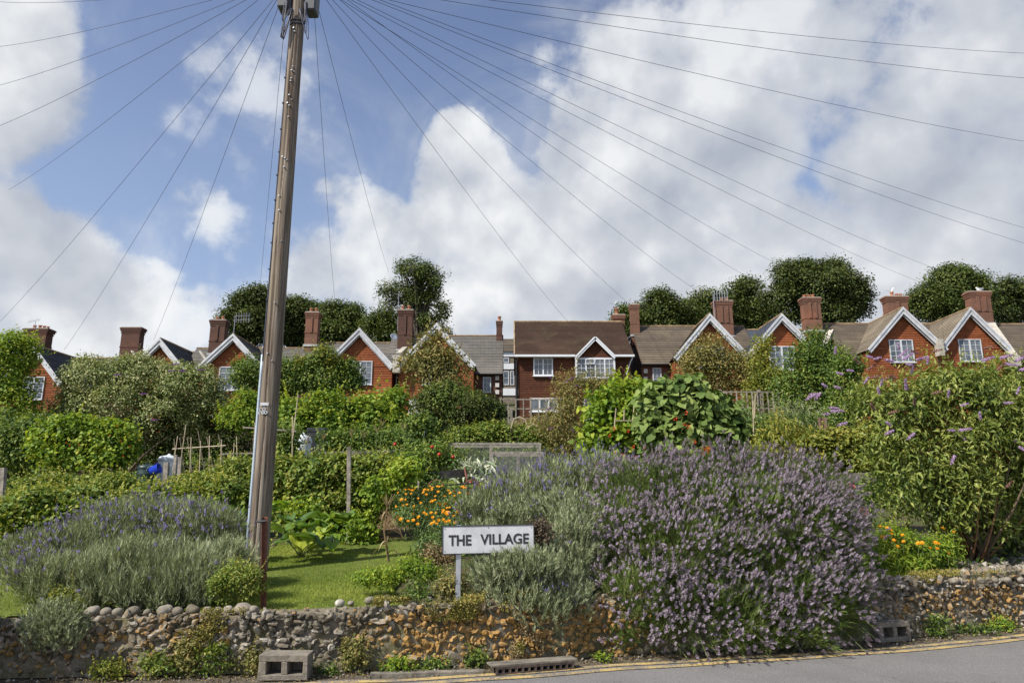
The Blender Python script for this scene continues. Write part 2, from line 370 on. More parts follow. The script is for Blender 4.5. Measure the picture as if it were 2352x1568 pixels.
M['brick_red'] = brick('red chimney brick', (.27, .105, .06), (.17, .07, .045), (.27, .22, .17), .225, .075, .010, (.10, .075, .05), .75)
M['brick_dark'] = brick('sooty dark brick', (.15, .065, .045), (.10, .05, .038), (.13, .11, .09), .225, .075, .008, (.06, .05, .035), .6)
M['brick_grey'] = brick('grey brown brick', (.25, .20, .155), (.21, .17, .13), (.28, .25, .2), .225, .075, .008, (.2, .17, .13), .3)
M['ridge'] = simple('lichened ridge tiles', (.27, .19, .11), .85, .35, 5, bmp=.5)

def flint():
    m, t = mat('flint stones with lichen'); p = pos(t); f = attr(t); mk = attr(t, 'mask')
    n = t.noise(p, 18, 6, .65, 1.0); n2 = t.noise(p, 55, 4, .6)
    base = t.ramp(t.math('ADD', t.math('MULTIPLY', f, .55), t.math('MULTIPLY', n, .5)), [(.20, (.05, .045, .04)), (.38, (.15, .13, .10)), (.60, (.28, .25, .20)), (.78, (.41, .38, .32)), (.93, (.72, .70, .65))])
    dirt = t.noise(p, 2.6, 5, .65); base = t.mix(t.smooth(dirt, .42, .66, 0, .65), base, (.10, .085, .05))
    ln = t.noise(p, 21, 6, .66, .8)
    lm = t.smooth(t.math('ADD', ln, t.math('MULTIPLY', t.math('SUBTRACT', mk, .55), .34)), .485, .57)
    lc = t.mix(t.smooth(n2, .35, .65), (.46, .25, .045), (.27, .17, .07))
    c = t.mix(t.math('MULTIPLY', lm, .88), base, lc)
    t.l.new(c, t.b.inputs['Base Color']); t.b.inputs['Roughness'].default_value = .75; t.b.inputs['Specular IOR Level'].default_value = .35
    bump(t, t.math('ADD', n, t.math('MULTIPLY', n2, .5)), .7, .012)
    return m
M['flint'] = flint()

def roadmat():
    m, t = mat('worn asphalt'); p = pos(t)
    v = t.n.new('ShaderNodeTexVoronoi'); t.l.new(p, v.inputs['Vector']); v.inputs['Scale'].default_value = 130
    n = t.noise(p, 90, 3, .7); n2 = t.noise(p, .9, 5, .6); n3 = t.noise(p, 14, 4)
    c = t.ramp(t.math('ADD', t.math('MULTIPLY', v.outputs['Distance'], .7), t.math('MULTIPLY', n, .5)), [(.2, (.085, .082, .08)), (.5, (.16, .155, .15)), (.85, (.30, .29, .28))])
    vc = t.n.new('ShaderNodeTexVoronoi'); vc.feature = 'DISTANCE_TO_EDGE'; vc.inputs['Scale'].default_value = .55
    t.l.new(t.vmath('ADD', p, t.scale(t.noise(p, 2.2, 5, .6, out='Color'), .7)), vc.inputs['Vector'])
    c = t.mix(t.math('MULTIPLY', t.smooth(vc.outputs['Distance'], .0, .006, .75, 0), t.smooth(n2, .45, .6)), c, (.05, .048, .045))
    c = t.mix(t.smooth(n2, .35, .7, 0, .35), c, (.115, .11, .108)); c = t.mix(t.smooth(n3, .6, .72, 0, .3), c, (.24, .23, .21))
    t.l.new(c, t.b.inputs['Base Color']); t.b.inputs['Roughness'].default_value = .85; t.b.inputs['Specular IOR Level'].default_value = .25
    bump(t, t.math('ADD', v.outputs['Distance'], n), .6, .006)
    return m
M['road'] = roadmat()
def linemat():
    m, t = mat('worn yellow road paint'); p = pos(t)
    n = t.noise(p, 40, 5, .7); n2 = t.noise(p, 3.5, 4, .6)
    k = t.smooth(t.math('ADD', n, t.math('MULTIPLY', n2, .6)), .68, .90)
    t.l.new(t.mix(k, (.17, .155, .14), (.52, .38, .14)), t.b.inputs['Base Color']); t.b.inputs['Roughness'].default_value = .8
    bump(t, n, .4, .004)
    return m
M['line'] = linemat()
def soil(name, c1, c2, c3, sc=1.2):
    m, t = mat(name); p = pos(t)
    n = t.noise(p, sc, 6, .6); n2 = t.noise(p, 30, 5, .7)
    c = t.mix(t.smooth(n, .4, .6), c1, c2); c = t.mix(t.smooth(n2, .4, .75, 0, .6), c, c3)
    t.l.new(c, t.b.inputs['Base Color']); t.b.inputs['Roughness'].default_value = .95; t.b.inputs['Specular IOR Level'].default_value = .1
    bump(t, n2, .9, .03)
    return m
M['flint_mortar'] = soil('old lime mortar with moss', (.24, .205, .15), (.13, .12, .055), (.30, .27, .21), 3.5)
M['soil'] = soil('garden soil and low growth', (.085, .065, .04), (.075, .10, .03), (.15, .12, .075))
M['lawnsoil'] = soil('turf', (.11, .16, .03), (.15, .20, .045), (.19, .16, .08), 2.5)
M['chips'] = soil('bark chippings', (.10, .065, .04), (.14, .09, .055), (.24, .17, .12), 6)
M['verge'] = soil('gritty road verge', (.15, .13, .10), (.10, .085, .06), (.24, .21, .17), 4)

def woodpole():
    m, t = mat('creosoted pole timber'); tcn = t.n.new('ShaderNodeTexCoord'); mp = t.n.new('ShaderNodeMapping')
    t.l.new(tcn.outputs['Object'], mp.inputs[0]); mp.inputs['Scale'].default_value = (14, 14, .45)
    n = t.noise(mp.outputs[0], 1.6, 8, .65); n2 = t.noise(tcn.outputs['Object'], .9, 3); mp2 = t.n.new('ShaderNodeMapping')
    t.l.new(tcn.outputs['Object'], mp2.inputs[0]); mp2.inputs['Scale'].default_value = (60, 60, 1.2); n3 = t.noise(mp2.outputs[0], 1.5, 4)
    f = t.math('ADD', t.math('MULTIPLY', n, .65), t.math('MULTIPLY', n3, .35))
    c = t.ramp(f, [(.36, (.04, .028, .02)), (.45, (.14, .105, .078)), (.54, (.24, .20, .155)), (.66, (.36, .325, .27))])
    c = t.mix(t.smooth(n2, .5, .7, 0, .4), c, (.17, .16, .09))
    t.l.new(c, t.b.inputs['Base Color']); t.b.inputs['Roughness'].default_value = .8; t.b.inputs['Specular IOR Level'].default_value = .2
    bump(t, f, .7, .012); return m
M['pole'] = woodpole()
def netmat():
    m, t = mat('fine wire netting'); tr = t.n.new('ShaderNodeBsdfTransparent'); mx = t.n.new('ShaderNodeMixShader')
    n = t.noise(pos(t), 40, 2); t.l.new(t.smooth(n, .3, .7, .03, .22), mx.inputs[0])
    t.b.inputs['Base Color'].default_value = (.35, .36, .34, 1); t.b.inputs['Roughness'].default_value = .6
    t.l.new(tr.outputs[0], mx.inputs[1]); t.l.new(t.b.outputs[0], mx.inputs[2]); t.l.new(mx.outputs[0], t.out.inputs[0]); return m
M['net'] = netmat()

# ------------------------------------------------------------------ ground
WX = [-80, -30, -12, -6, -4, -2, -1, 0, 1, 3, 4.6, 6.4, 9, 13, 30, 80]
WY = [2, 5.2, 6.3, 6.75, 6.95, 7.1, 7.25, 7.5, 7.82, 8.32, 8.78, 9.5, 10.8, 13, 23, 55]
def W(x): return np.interp(x, WX, WY)                 # foot of the flint wall
def HW(x): return .57 + .018 * np.clip(x, -6, 10)     # its height
def G(x, y):                                          # allotment ground height
    x = np.asarray(x, float); y = np.asarray(y, float)
    d = np.maximum(0, y - W(x) - .25); dd = np.minimum(d, 48)
    return HW(x) - .04 + .063 * d + .00197 * dd ** 2 + .10 * np.maximum(0, d - 48) + .038 * np.clip(x, -60, 60) * (dd / 41)
def GW(x, y): return np.where(np.asarray(y) > W(x) + .04, G(x, y), 0.03)
def gx(u, y):                                         # x on the ground seen at column u at distance y
    x = 0.0
    for _ in range(6):
        z = float(G(x, y)); x = (u - CU) / FPX * (y * math.cos(TH) + (z - CAMH) * math.sin(TH))
    return x
def gp(u, y):
    x = gx(u, y); return np.array([x, y, float(G(x, y))])
def hit(u, v):                                        # where the ray through a photo pixel meets the ground
    r = ray(u, v); t = 6.0
    while t < 90:
        p = (r[0] * t, r[1] * t, CAMH + r[2] * t)
        if p[1] > W(p[0]) + .2 and p[2] < G(p[0], p[1]): break
        t += .02
    return np.array(p)

def gridsheet(xs, ys, zf):
    X, Y = np.meshgrid(xs, ys); Z = zf(X, Y); n, m = len(ys), len(xs)
    i = np.arange(n - 1)[:, None] * m + np.arange(m - 1)[None]
    return np.stack([X, Y, Z], -1).reshape(-1, 3), np.stack([i, i + 1, i + m + 1, i + m], -1).reshape(-1, 4)
mb = MB()
xs = np.concatenate([np.linspace(-80, -14, 12), np.linspace(-12, 16, 113), np.linspace(18, 80, 14)])
ds = np.concatenate([np.arange(0, 14, .25), np.linspace(14, 60, 40), np.linspace(65, 300, 20)])
X, Dd = np.meshgrid(xs, ds); Y = W(X) + .22 + Dd; Z = G(X, Y)
pn = np.stack([X, Y, Z], -1).reshape(-1, 3)
Z = Z + (snoise(pn, 3, 1.5) * .012 + snoise(pn, 4, 6) * .008).reshape(Z.shape) - .03
n_, m_ = Z.shape; i = np.arange(n_ - 1)[:, None] * m_ + np.arange(m_ - 1)[None]
mb.add(np.stack([X, Y, Z], -1), np.stack([i, i + 1, i + m_ + 1, i + m_], -1).reshape(-1, 4))
struct(mb.build('garden_ground', M['soil'], smooth=True))
mb = MB(); V, Q = gridsheet(np.linspace(-80, 80, 81), np.linspace(-60, 60, 61), lambda X, Y: 0 * X - .012); mb.add(V, Q)
struct(mb.build('ground', M['verge']))
# road sheet: from just in front of the verge out behind the camera
mb = MB(); V, Q = [], []
off = lambda x: W(x) - .34
for k, x in enumerate(xs):
    V += [(x, off(x) - .0 + .03 * math.sin(x * 3.1) + .02 * math.sin(x * 7.7), -.002), (x, off(x) - 7.5, .0)]
    if k: Q.append([2 * k - 2, 2 * k, 2 * k + 1, 2 * k - 1][::-1])
mb.add(V, Q); struct(mb.build('road', M['road']))
for nm_, o_ in (('road_marking', .37), ('road_marking', .53)):
    mb = MB(); V = []; Q = []; xx = np.arange(-9, 16, .1)
    for k, x in enumerate(xx):
        y = W(x) - o_ - .012 * math.sin(x * 5); wd = .085
        V += [(x, y, .0045), (x + .03, y - wd, .0045)]
        if k: Q.append([2 * k - 2, 2 * k - 1, 2 * k + 1, 2 * k])
    mb.add(V, Q); o = mb.build(nm_, M['line']); struct(o)

# ------------------------------------------------------------------ leaves
SH = {
 'kite': (np.array([[0, 0, 0], [.42, .5, .05], [1, 0, -.08], [.42, -.5, .05]]), [[0, 3, 2, 1]]),
 'ovate': (np.array([[0, 0, 0], [.5, 0, -.07], [1, 0, -.16], [.22, .45, .05], [.62, .42, -.02], [.22, -.45, .05], [.62, -.42, -.02]]),
           [[0, 1, 4, 3], [0, 5, 6, 1], [1, 2, 4, 4], [1, 6, 2, 2]]),
 'lance': (np.array([[0, 0, 0], [.35, 0, .01], [.7, 0, -.09], [1, 0, -.28], [.35, .5, .06], [.7, .36, -.04], [.35, -.5, .06], [.7, -.36, -.04]]),
           [[0, 1, 4, 4], [1, 2, 5, 4], [2, 3, 5, 5], [0, 6, 1, 1], [6, 7, 2, 1], [7, 3, 2, 2]]),
 'heart': (np.array([[0, 0, 0], [.45, 0, -.08], [1, 0, -.25], [-.12, .32, .02], [.2, .55, .03], [.6, .38, -.07], [-.12, -.32, .02], [.2, -.55, .03], [.6, -.38, -.07]]),
           [[0, 1, 4, 3], [1, 2, 5, 4], [0, 6, 7, 1], [1, 7, 8, 2]]),
 'lobed': (np.array([[0, 0, 0], [.5, 0, -.04], [1, 0, -.2], [.05, .42, -.02], [.28, .30, .04], [.6, .52, -.1], [.62, .2, .0], [.05, -.42, -.02], [.28, -.30, .04], [.6, -.52, -.1], [.62, -.2, .0]]),
           [[0, 1, 4, 3], [1, 6, 5, 4], [1, 2, 6, 6], [0, 7, 8, 1], [1, 8, 9, 10], [1, 10, 2, 2]]),
}
def leaves(mb, Pn, Dn, Nn, L, Wd, shape='ovate', tint=None):
    T, Fq = SH[shape]; n = len(Pn)
    if n == 0: return
    Dn = nrm(Dn); S = nrm(np.cross(Nn, Dn)); N2 = np.cross(Dn, S)
    L = np.broadcast_to(L, (n,)); Wd = np.broadcast_to(Wd, (n,))
    V = np.asarray(Pn)[:, None] + T[None, :, 0, None] * (Dn * L[:, None])[:, None] + T[None, :, 1, None] * (S * Wd[:, None])[:, None] + T[None, :, 2, None] * (N2 * L[:, None])[:, None]
    k = len(T); Fa = np.array(Fq); tri = Fa[Fa[:, 2] == Fa[:, 3]][:, :3] if Fa.shape[1] == 4 else Fa; qd = Fa[Fa[:, 2] != Fa[:, 3]]
    tn = RS.rand(n) if tint is None else tint; tn = np.repeat(tn, k)
    b = np.arange(n)[:, None, None] * k
    V = V.reshape(-1, 3); base = mb.n
    mb.add(V, (b + qd[None]).reshape(-1, 4), tn)
    if len(tri): mb.f[3].append((b + tri[None]).reshape(-1, 3) + base)

def lobes_px(lst, y, dr=.8):
    """ellipsoids from photo measurements (u, v, ru, rv[, dy]) at distance y"""
    out = []
    for q in lst:
        u, v, ru, rv = q[:4]; yy = y + (q[4] if len(q) > 4 else 0)
        c = P(u, v, yy); dep = yy * math.cos(TH) + (c[2] - CAMH) * math.sin(TH); s = dep / FPX
        out.append((c[0], c[1], c[2], ru * s, min(ru, rv * 1.3) * s * dr, rv * s))
    return np.array(out)

def roughen(lobes, seed, k=3, fr=(.28, .52), shrink=.90):
    r = np.random.RandomState(seed + 500); out = []
    for b in lobes:
        out.append(np.array([*b[:3], *(b[3:6] * shrink)])); mr = b[3:6].mean()
        for _ in range(k):
            d = nrm(r.normal(size=3) * [1, .8, .9] + [0, -.25, .35]); f_ = r.uniform(*fr)
            out.append(np.array([*(b[:3] + d * b[3:6] * (1.0 - f_ * .62)), *(np.array([1, 1, .9]) * mr * f_)]))
    return np.array(out)
def crown_points(lobes, n, clump, sg, seed, shell=.34, lump=.16, ground=True, keep_back=.35, under=.7):
    r = np.random.RandomState(seed); lobes = np.asarray(lobes)
    area = (lobes[:, 3] * lobes[:, 5] + lobes[:, 3] * lobes[:, 4] + lobes[:, 4] * lobes[:, 5]); pr = area / area.sum()
    nc = max(6, int(n / clump * 1.0)); pts = []; outs = []
    got = 0
    for it in range(30):
        li = r.choice(len(lobes), nc * 2, p=pr); d = nrm(r.normal(size=(nc * 2, 3))); lb = lobes[li]
        d[:, 2] = np.where((d[:, 2] < -.3) & (r.rand(nc * 2) < under), -d[:, 2], d[:, 2])
        rad = 1 - shell * r.rand(nc * 2) ** 1.6 + lump * snoise(d * 2.6 + li[:, None] * 3.1, seed)
        p = lb[:, :3] + d * rad[:, None] * lb[:, 3:6]
        ok = np.ones(len(p), bool)
        for j, b in enumerate(lobes):
            q = np.linalg.norm((p - b[:3]) / b[3:6], axis=1); ok &= ~((q < .62) & (li != j))
        if ground: ok &= p[:, 2] > GW(p[:, 0], p[:, 1]) + .02
        ok &= (d[:, 1] < .35) | (r.rand(len(p)) < keep_back)
        o = nrm(d / lb[:, 3:6]); pts.append(p[ok]); outs.append(o[ok]); got += ok.sum()
        if got >= nc: break
    C = np.concatenate(pts)[:nc]; O = np.concatenate(outs)[:nc]
    k = int(math.ceil(n / max(1, len(C))))
    Pn = np.repeat(C, k, 0) + np.clip(r.normal(size=(len(C) * k, 3)), -1.7, 1.7) * np.array([1, 1, .75]) * sg
    On = np.repeat(O, k, 0); ct = np.repeat(r.rand(len(C)), k)
    if ground:
        ok = Pn[:, 2] > GW(Pn[:, 0], Pn[:, 1]) + .01; Pn, On, ct = Pn[ok], On[ok], ct[ok]
    return Pn, On, ct, C

def foliage(name, lobes, n, L, matl, parent, shape='ovate', ratio=.6, clump=26, sg=None, seed=1, droop=.35, ct_w=.45, shoots=None, rough=True, nr=.40, **kw):
    r = np.random.RandomState(seed + 99); mb = MB(); shoots = n // 160 if shoots is None else shoots
    sg = sg if sg is not None else L * 2.0
    Pn, On, ct, C = crown_points(roughen(lobes, seed) if rough else lobes, n, clump, sg, seed, **kw)
    m = len(Pn)
    N = nrm(On * .75 + np.array([0, 0, .45]) + r.normal(size=(m, 3)) * nr)
    Dr = nrm(On * .5 + r.normal(size=(m, 3)) * .8 + np.array([0, 0, -droop]))
    Dr = nrm(Dr - N * (Dr * N).sum(1, keepdims=True) * .85)
    Ls = L * (.65 + .7 * r.rand(m)); t = np.clip(ct * ct_w + r.rand(m) * (1 - ct_w), 0, 1)
    leaves(mb, Pn, Dr, N, Ls, Ls * ratio, shape, t)
    if shoots:                                        # loose shoots standing out of the outline
        up_ = np.where(On[:, 2] > -.05)[0]; ix = r.choice(up_, min(shoots, len(up_)), replace=False); k = 15
        hl = L * r.uniform(2.2, 5.6, len(ix)); ax = nrm(On[ix] * .55 + r.normal(size=(len(ix), 3)) * .35 + [0, 0, .9]); s_ = np.linspace(0, 1, k)
        bend = nrm(r.normal(size=(len(ix), 3)) * [1, 1, .3]) * .25
        Q = Pn[ix][:, None] + ax[:, None] * (hl[:, None] * s_)[..., None] + (bend * hl[:, None])[:, None] * (s_ ** 2)[None, :, None]; Q = Q.reshape(-1, 3)
        a_ = np.repeat(ax, k, 0); d_ = nrm(nrm(r.normal(size=Q.shape)) + a_ * .5); l_ = L * (1.05 - .5 * np.tile(s_, len(ix))) * (.7 + .5 * r.rand(len(Q)))
        leaves(mb, Q, d_, nrm(a_ + r.normal(size=Q.shape) * .4), l_, l_ * ratio, shape, np.clip(.35 + .5 * np.tile(s_, len(ix)) + .3 * r.rand(len(Q)), 0, 1))
    return mb.build(name, matl, parent), C

def stems(parent, base, targets, r0, matl, seed=0, name='stem', bend=.25, n=7, sides=5, rt=.2):
    mb = MB(); r = np.random.RandomState(seed)
    for t_ in targets:
        b = np.array(base) + r.normal(size=3) * [r0 * 3, r0 * 3, 0]; t_ = np.array(t_)
        s = np.linspace(0, 1, n)[:, None]; mid = r.normal(size=3) * np.linalg.norm(t_ - b) * bend * .4; mid[2] = abs(mid[2])
        pts = b * (1 - s) + t_ * s + mid * (4 * s * (1 - s)) * .5
        mb.tube(pts, np.linspace(r0, r0 * rt, n), sides, tint=r.rand())
    return mb.build(name, matl, parent, smooth=True)

def shrub(name, label, cat, lst, y, n, L, m, shape='ovate', ratio=.6, seed=1, base_u=None, stem=None, nst=9, smat='stem', group=None, stem_h=.6, dr=.8, raw=False, **kw):
    lb = lst if raw else lobes_px(lst, y, dr)
    bx = gx(base_u, y) if base_u is not None else float((lb[:, 0] * lb[:, 3]).sum() / lb[:, 3].sum())
    base = np.array([bx, y, float(G(bx, y))])
    t = thing(name, label, cat, base, group)
    o, C = foliage('foliage', lb, n, L, M[m], t, shape, ratio, seed=seed, **kw)
    if stem:
        idx = np.random.RandomState(seed).choice(len(C), min(nst, len(C)), replace=False)
        tg = [base + (C[k] - base) * (.6 + .35 * random.random()) for k in idx]
        stems(t, base - [0, 0, .05], tg, stem, M[smat], seed)
    return t, C, lb

# ------------------------------------------------------------------ flint retaining wall
import bmesh
def ico(sub):
    bm = bmesh.new(); bmesh.ops.create_icosphere(bm, subdivisions=sub, radius=1)
    V = np.array([v.co[:] for v in bm.verts]); Fc = np.array([[v.index for v in f.verts] for f in bm.faces]); bm.free(); return V, Fc
ICO3, ICO2, ICO1 = ico(3), ico(2), ico(1)
def rotm(r):
    q = r.normal(size=4); q /= np.linalg.norm(q); a, b, c, d = q
    return np.array([[a*a+b*b-c*c-d*d, 2*(b*c-a*d), 2*(b*d+a*c)], [2*(b*c+a*d), a*a-b*b+c*c-d*d, 2*(c*d-a*b)], [2*(b*d-a*c), 2*(c*d+a*b), a*a-b*b-c*c+d*d]])
def stone(mb, c, rad, seed, rough=.28, ic=ICO2, tint=.5, mask=0.0, rot=True, freq=1.5):
    r = np.random.RandomState(seed); V, Fc = ic
    d = 1 + rough * snoise(V, seed, freq, 2) + rough * .35 * np.abs(snoise(V, seed + 7, freq * 2.4, 1))
    Q = V * d[:, None] * np.array(rad)
    if rot: Q = Q @ rotm(r).T
    mb.add(Q + np.array(c), Fc, tint, mask)

wall = thing('flint_retaining_wall', 'low lichened flint wall holding up the garden bank beside the road', 'wall', (0, 7.5, 0))
core = MB(); xs = np.arange(-8, 11.01, .02); zs = np.linspace(0, 1, 30)
Xc, Zc = np.meshgrid(xs, zs); Hh = HW(Xc) - .03; Zz = Zc * Hh; Yc = W(Xc) + .03 + .05 * Zc
pp = np.stack([Xc, Yc, Zz], -1).reshape(-1, 3); Yc = Yc - .012 + (snoise(pp, 21, 9) * .010 + snoise(pp, 22, 38, 2) * .010).reshape(Yc.shape)
n_, m_ = Xc.shape; i = np.arange(n_ - 1)[:, None] * m_ + np.arange(m_ - 1)[None]
core.add(np.stack([Xc, Yc, Zz], -1), np.stack([i, i + 1, i + m_ + 1, i + m_], -1).reshape(-1, 4))
V = []; Q = []
for k, x in enumerate(xs):
    h = float(HW(x)) - .03; V += [(x, W(x) + .08, h), (x, W(x) + .34, h + .015)]
    if k: Q.append([2*k-2, 2*k, 2*k+1, 2*k-1])
core.add(V, Q); core.build('mortar', M['flint_mortar'], wall, smooth=True)
fl = MB(); r = np.random.RandomState(5); s = 0
x = -7.5
rows = [.035 + .050 * k for k in range(12)]
for rz in rows:
    x = -7.5
    while x < 10:
        w_ = r.uniform(.014, .046) if r.rand() > .12 else r.uniform(.045, .07); x += w_ * 1.0
        h = float(HW(x)); z = rz + r.normal() * .015
        if z > h - .01 or r.rand() < .06: x += w_; continue
        y = W(x) + .045 + r.uniform(-.010, .016)
        lich = math.exp(-((x - .1) / 1.5) ** 4) + .55 * (1 / (1 + math.exp(-(x - 4.2) * 2))) + .12
        if z > .48: lich *= .5
        if x < -2.6: lich = .5
        stone(fl, (x, y, z + r.normal() * .016), (w_, r.uniform(.022, .042), r.uniform(.018, .036)), s, r.uniform(.35, .6), ICO2, r.rand(), min(1, lich + r.normal() * .12), rot=(r.rand() < .6), freq=r.uniform(1.8, 3.6))
        x += w_ * 1.0; s += 1
# rubble along the top
for k in range(420):
    x = r.uniform(-7, 10); h = float(HW(x)); q = r.uniform(0, 1)
    sz = r.uniform(.012, .036)
    stone(fl, (x, W(x) + .06 + q * .22, h - .03 + r.uniform(0, .015)), (sz * 1.2, sz, sz * .55), 5000 + k, .5, ICO2 if x > -6 and x < 8 else ICO1, r.rand(), .35 + .3 * r.rand() * (x > -.5), freq=2)
fl.build('flint_stones', M['flint'], wall, smooth=False)

# loose cobbles laid on the wall, each its own thing
cob = [(205,1437,17,'w'),(238,1440,15,'g'),(250,1468,0,''),(268,1417,14,'g'),(305,1417,17,'d'),(336,1420,11,'g'),
       (380,1404,17,'w'),(408,1400,14,'g'),(443,1399,17,'d'),(474,1403,14,'w'),(500,1404,12,'g'),(526,1404,15,'w'),(558,1401,17,'g'),(582,1398,12,'w'),
       (780,1380,12,'W'),(806,1382,10,'g'),(850,1373,15,'w'),(890,1371,15,'d'),(985,1372,9,'g'),(1015,1366,11,'w'),(1040,1362,13,'w'),
       (90,1438,15,'g'),(2190,1322,9,'w'),(2215,1316,7,'g'),(2250,1306,10,'w'),(2283,1300,9,'d'),(2310,1294,10,'g'),(2340,1290,9,'w')]
tone = {'w': .72, 'g': .52, 'd': .33, 'W': 1.0, '': .5}
lab = {205: 'pale rough flint on the wall top, first right of the grey mound plant', 238: 'grey flint on the wall top, second right of the grey mound plant',
 268: 'rounded grey cobble under the left lavender, left of the long dark cobble', 305: 'long dark cobble on the wall under the left lavender', 336: 'small round cobble right of the long dark cobble',
 380: 'broken pale flint starting the row of eight cobbles left of the stake', 408: 'second cobble in the row of eight left of the stake', 443: 'broad brownish cobble, third in the row of eight left of the stake',
 474: 'pale cobble, fourth in the row of eight left of the stake', 500: 'upright oval cobble, fifth in the row of eight left of the stake', 526: 'pale cobble, sixth in the row of eight left of the stake',
 558: 'tilted oval cobble, seventh in the row of eight left of the stake', 582: 'round cobble at the foot of the rusty stake, last of the row of eight', 780: 'bright white round stone at the lawn edge',
 806: 'small brown pebble right of the bright white round stone', 850: 'large white flint nodule at the lawn edge', 890: 'dark knobbly flint at the right end of the lawn edge', 985: 'small grey flint half sunk in stonecrop left of the sign post',
 1015: 'pale flint in stonecrop between lawn edge and sign post', 1040: 'pale flint at the foot of the sign post', 90: 'grey flint at the far left edge beside the grey mound plant',
 2190: 'pale flint on the right hand wall nearest the marigolds', 2215: 'grey flint second from the marigolds on the right hand wall', 2250: 'large pale flint in the middle of the right hand wall top',
 2283: 'dark flint right of the large pale flint on the right hand wall', 2310: 'grey flint second from the right edge on the wall top', 2340: 'pale flint on the wall top at the right edge'}
for k, (u, v, rp, tn) in enumerate(cob):
    if not rp: continue
    p = P(u, v + rp * .5, 8.0)
    y = 7.2
    for _ in range(25):
        p = P(u, v + rp * .7, y)
        if p[2] < HW(p[0]) + .0 and y > W(p[0]) + .1: break
        y += .05
    rw = .80 * rp * y / FPX; z0 = float(HW(p[0])) - .01
    mb = MB(); sm_ = tn in 'gWd' and rp < 16
    stone(mb, (p[0], p[1], z0 + rw * .62), (rw * 1.05, rw * .95, rw * .8), 900 + k, .10 if sm_ else .22, ICO3, tone[tn], .1, rot=False, freq=1.1 if sm_ else 1.6)
    o = mb.build('cobble', M['flint'], origin=(p[0], p[1], z0), smooth=True); tag(o, lab[u], 'stone', 'loose cobbles laid along the wall top')

# hollow concrete blocks
def block(name_label, x0, y0, ang, w_=.44, h=.215, d=.215):
    t = thing('concrete_block', name_label, 'concrete block', (x0, y0, 0), 'hollow concrete blocks beside the wall')
    mb = MB(); ca, sa = math.cos(ang), math.sin(ang); a0, a1, b0, b1 = .07, .205, .26, .395; lo, hi = .048, .155
    def bx(xa, xb, za, zb, ya=0, yb=d, c=.004):
        n0 = len(mb.v); mb.cbox((xa, ya, za), (xb, yb, zb), c)
    bx(0, w_, 0, lo); bx(0, w_, hi, h); bx(0, a0, lo - .001, hi + .001); bx(a1, b0, lo - .001, hi + .001); bx(b1, w_, lo - .001, hi + .001); bx(.02, w_ - .02, lo - .002, hi + .002, d - .03, d - .005)
    R = np.array([[ca, -sa, 0], [sa, ca, 0], [0, 0, 1]])
    for k in range(len(mb.v)):
        q = mb.v[k]; q = q + (snoise(q, 5, 30) * .0025)[:, None]; mb.v[k] = q @ R.T + np.array([x0, y0, 0.0])
    mb.build('block_body', M['concrete'], t); return t
block('hollow grey concrete block lying in sunlight below the lawn', -2.27, 6.83, .02)
block('hollow concrete block in shade at the right foot of the big lavender', 4.12, 8.50, .28)

# gully grate by the kerb
gt = thing('gully_grate', 'slotted iron gully grate set between wall foot and yellow line', 'drain', (-.15, 7.13, 0))
a = math.atan2(7.30 - 7.03, .80); gxv = np.array([math.cos(a), math.sin(a), 0]); gyv = np.array([-math.sin(a), math.cos(a), 0]); g0 = np.array([-.15, 7.02, 0.0])
def gpt(s_, q, z): return g0 + gxv * s_ + gyv * q + np.array([0, 0, z])
mb = MB()
for z_ in (.008, .062): mb.bar(gpt(0, 0, z_), gpt(.78, 0, z_), .03, .022)
for k in range(13): mb.bar(gpt(.012 + k * .063, 0, .014), gpt(.012 + k * .063, 0, .058), .024, .026)
mb.build('frame', M['iron'], gt)
mb = MB(); mb.add([gpt(0, .06, .0), gpt(.78, .06, .0), gpt(.78, .06, .07), gpt(0, .06, .07)], [[0, 1, 2, 3]]); mb.build('pit_dark_plate', M['blackplastic'], gt)  # flat black plate paints the dark of the drain opening
kb = MB(); kb.bar(gpt(-.04, .075, .080), gpt(.82, .075, .080), .17, .014); tag(kb.build('kerb_stone', M['kerb'], origin=gpt(.4, .1, .15)), 'worn concrete slab lying over the slotted grate', 'kerb')
kb = MB(); kb.bar((-1.30, 7.02, .004), (-.27, 7.13, .004), .10, .035); tag(kb.build('kerb_stone', M['kerb'], origin=(-.8, 7.08, 0)), 'sunken concrete kerb stone left of the slotted grate', 'kerb')

# ------------------------------------------------------------------ street name sign
sgn = thing('street_sign', 'white street name plate on two grey posts in front of the silver lavender', 'street sign', (-.5, 7.72, .55))
A_ = P(1014, 1207, 7.62); B_ = P(1225, 1203, 7.72); C_ = P(1015, 1273, 7.62); 
ex = nrm(B_ - A_); hgt = .300; wid = np.linalg.norm(B_ - A_); ez = nrm(A_ - C_); ez = nrm(ez - ex * (ez @ ex)); ey = np.cross(ez, ex); hgt = np.linalg.norm(A_ - C_)
RM = np.stack([ex, ey, ez], 1)
def sp(a, b, c): return C_ + ex * a + ey * b + ez * c
mb = MB(); mb.box(sp(wid / 2, 0, hgt / 2), (wid, .012, hgt), RM); mb.build('plate', M['signwhite'], sgn)
mb = MB()
for (a, c, la, lc) in ((wid / 2, .004, wid, .008), (wid / 2, hgt - .004, wid, .008), (.004, hgt / 2, .008, hgt - .016), (wid - .004, hgt / 2, .008, hgt - .016)):
    mb.box(sp(a, -.004, c), (la, .016, lc), RM)
mb.build('border', M['signblack'], sgn)
for a, c in ((.03, .03), (wid - .03, .03), (.03, hgt - .03), (wid - .03, hgt - .03), (wid * .5, hgt - .025)): mb = MB(); mb.box(sp(a, -.008, c), (.007, .004, .007), RM); mb.build('screw', M['signblack'], sgn)
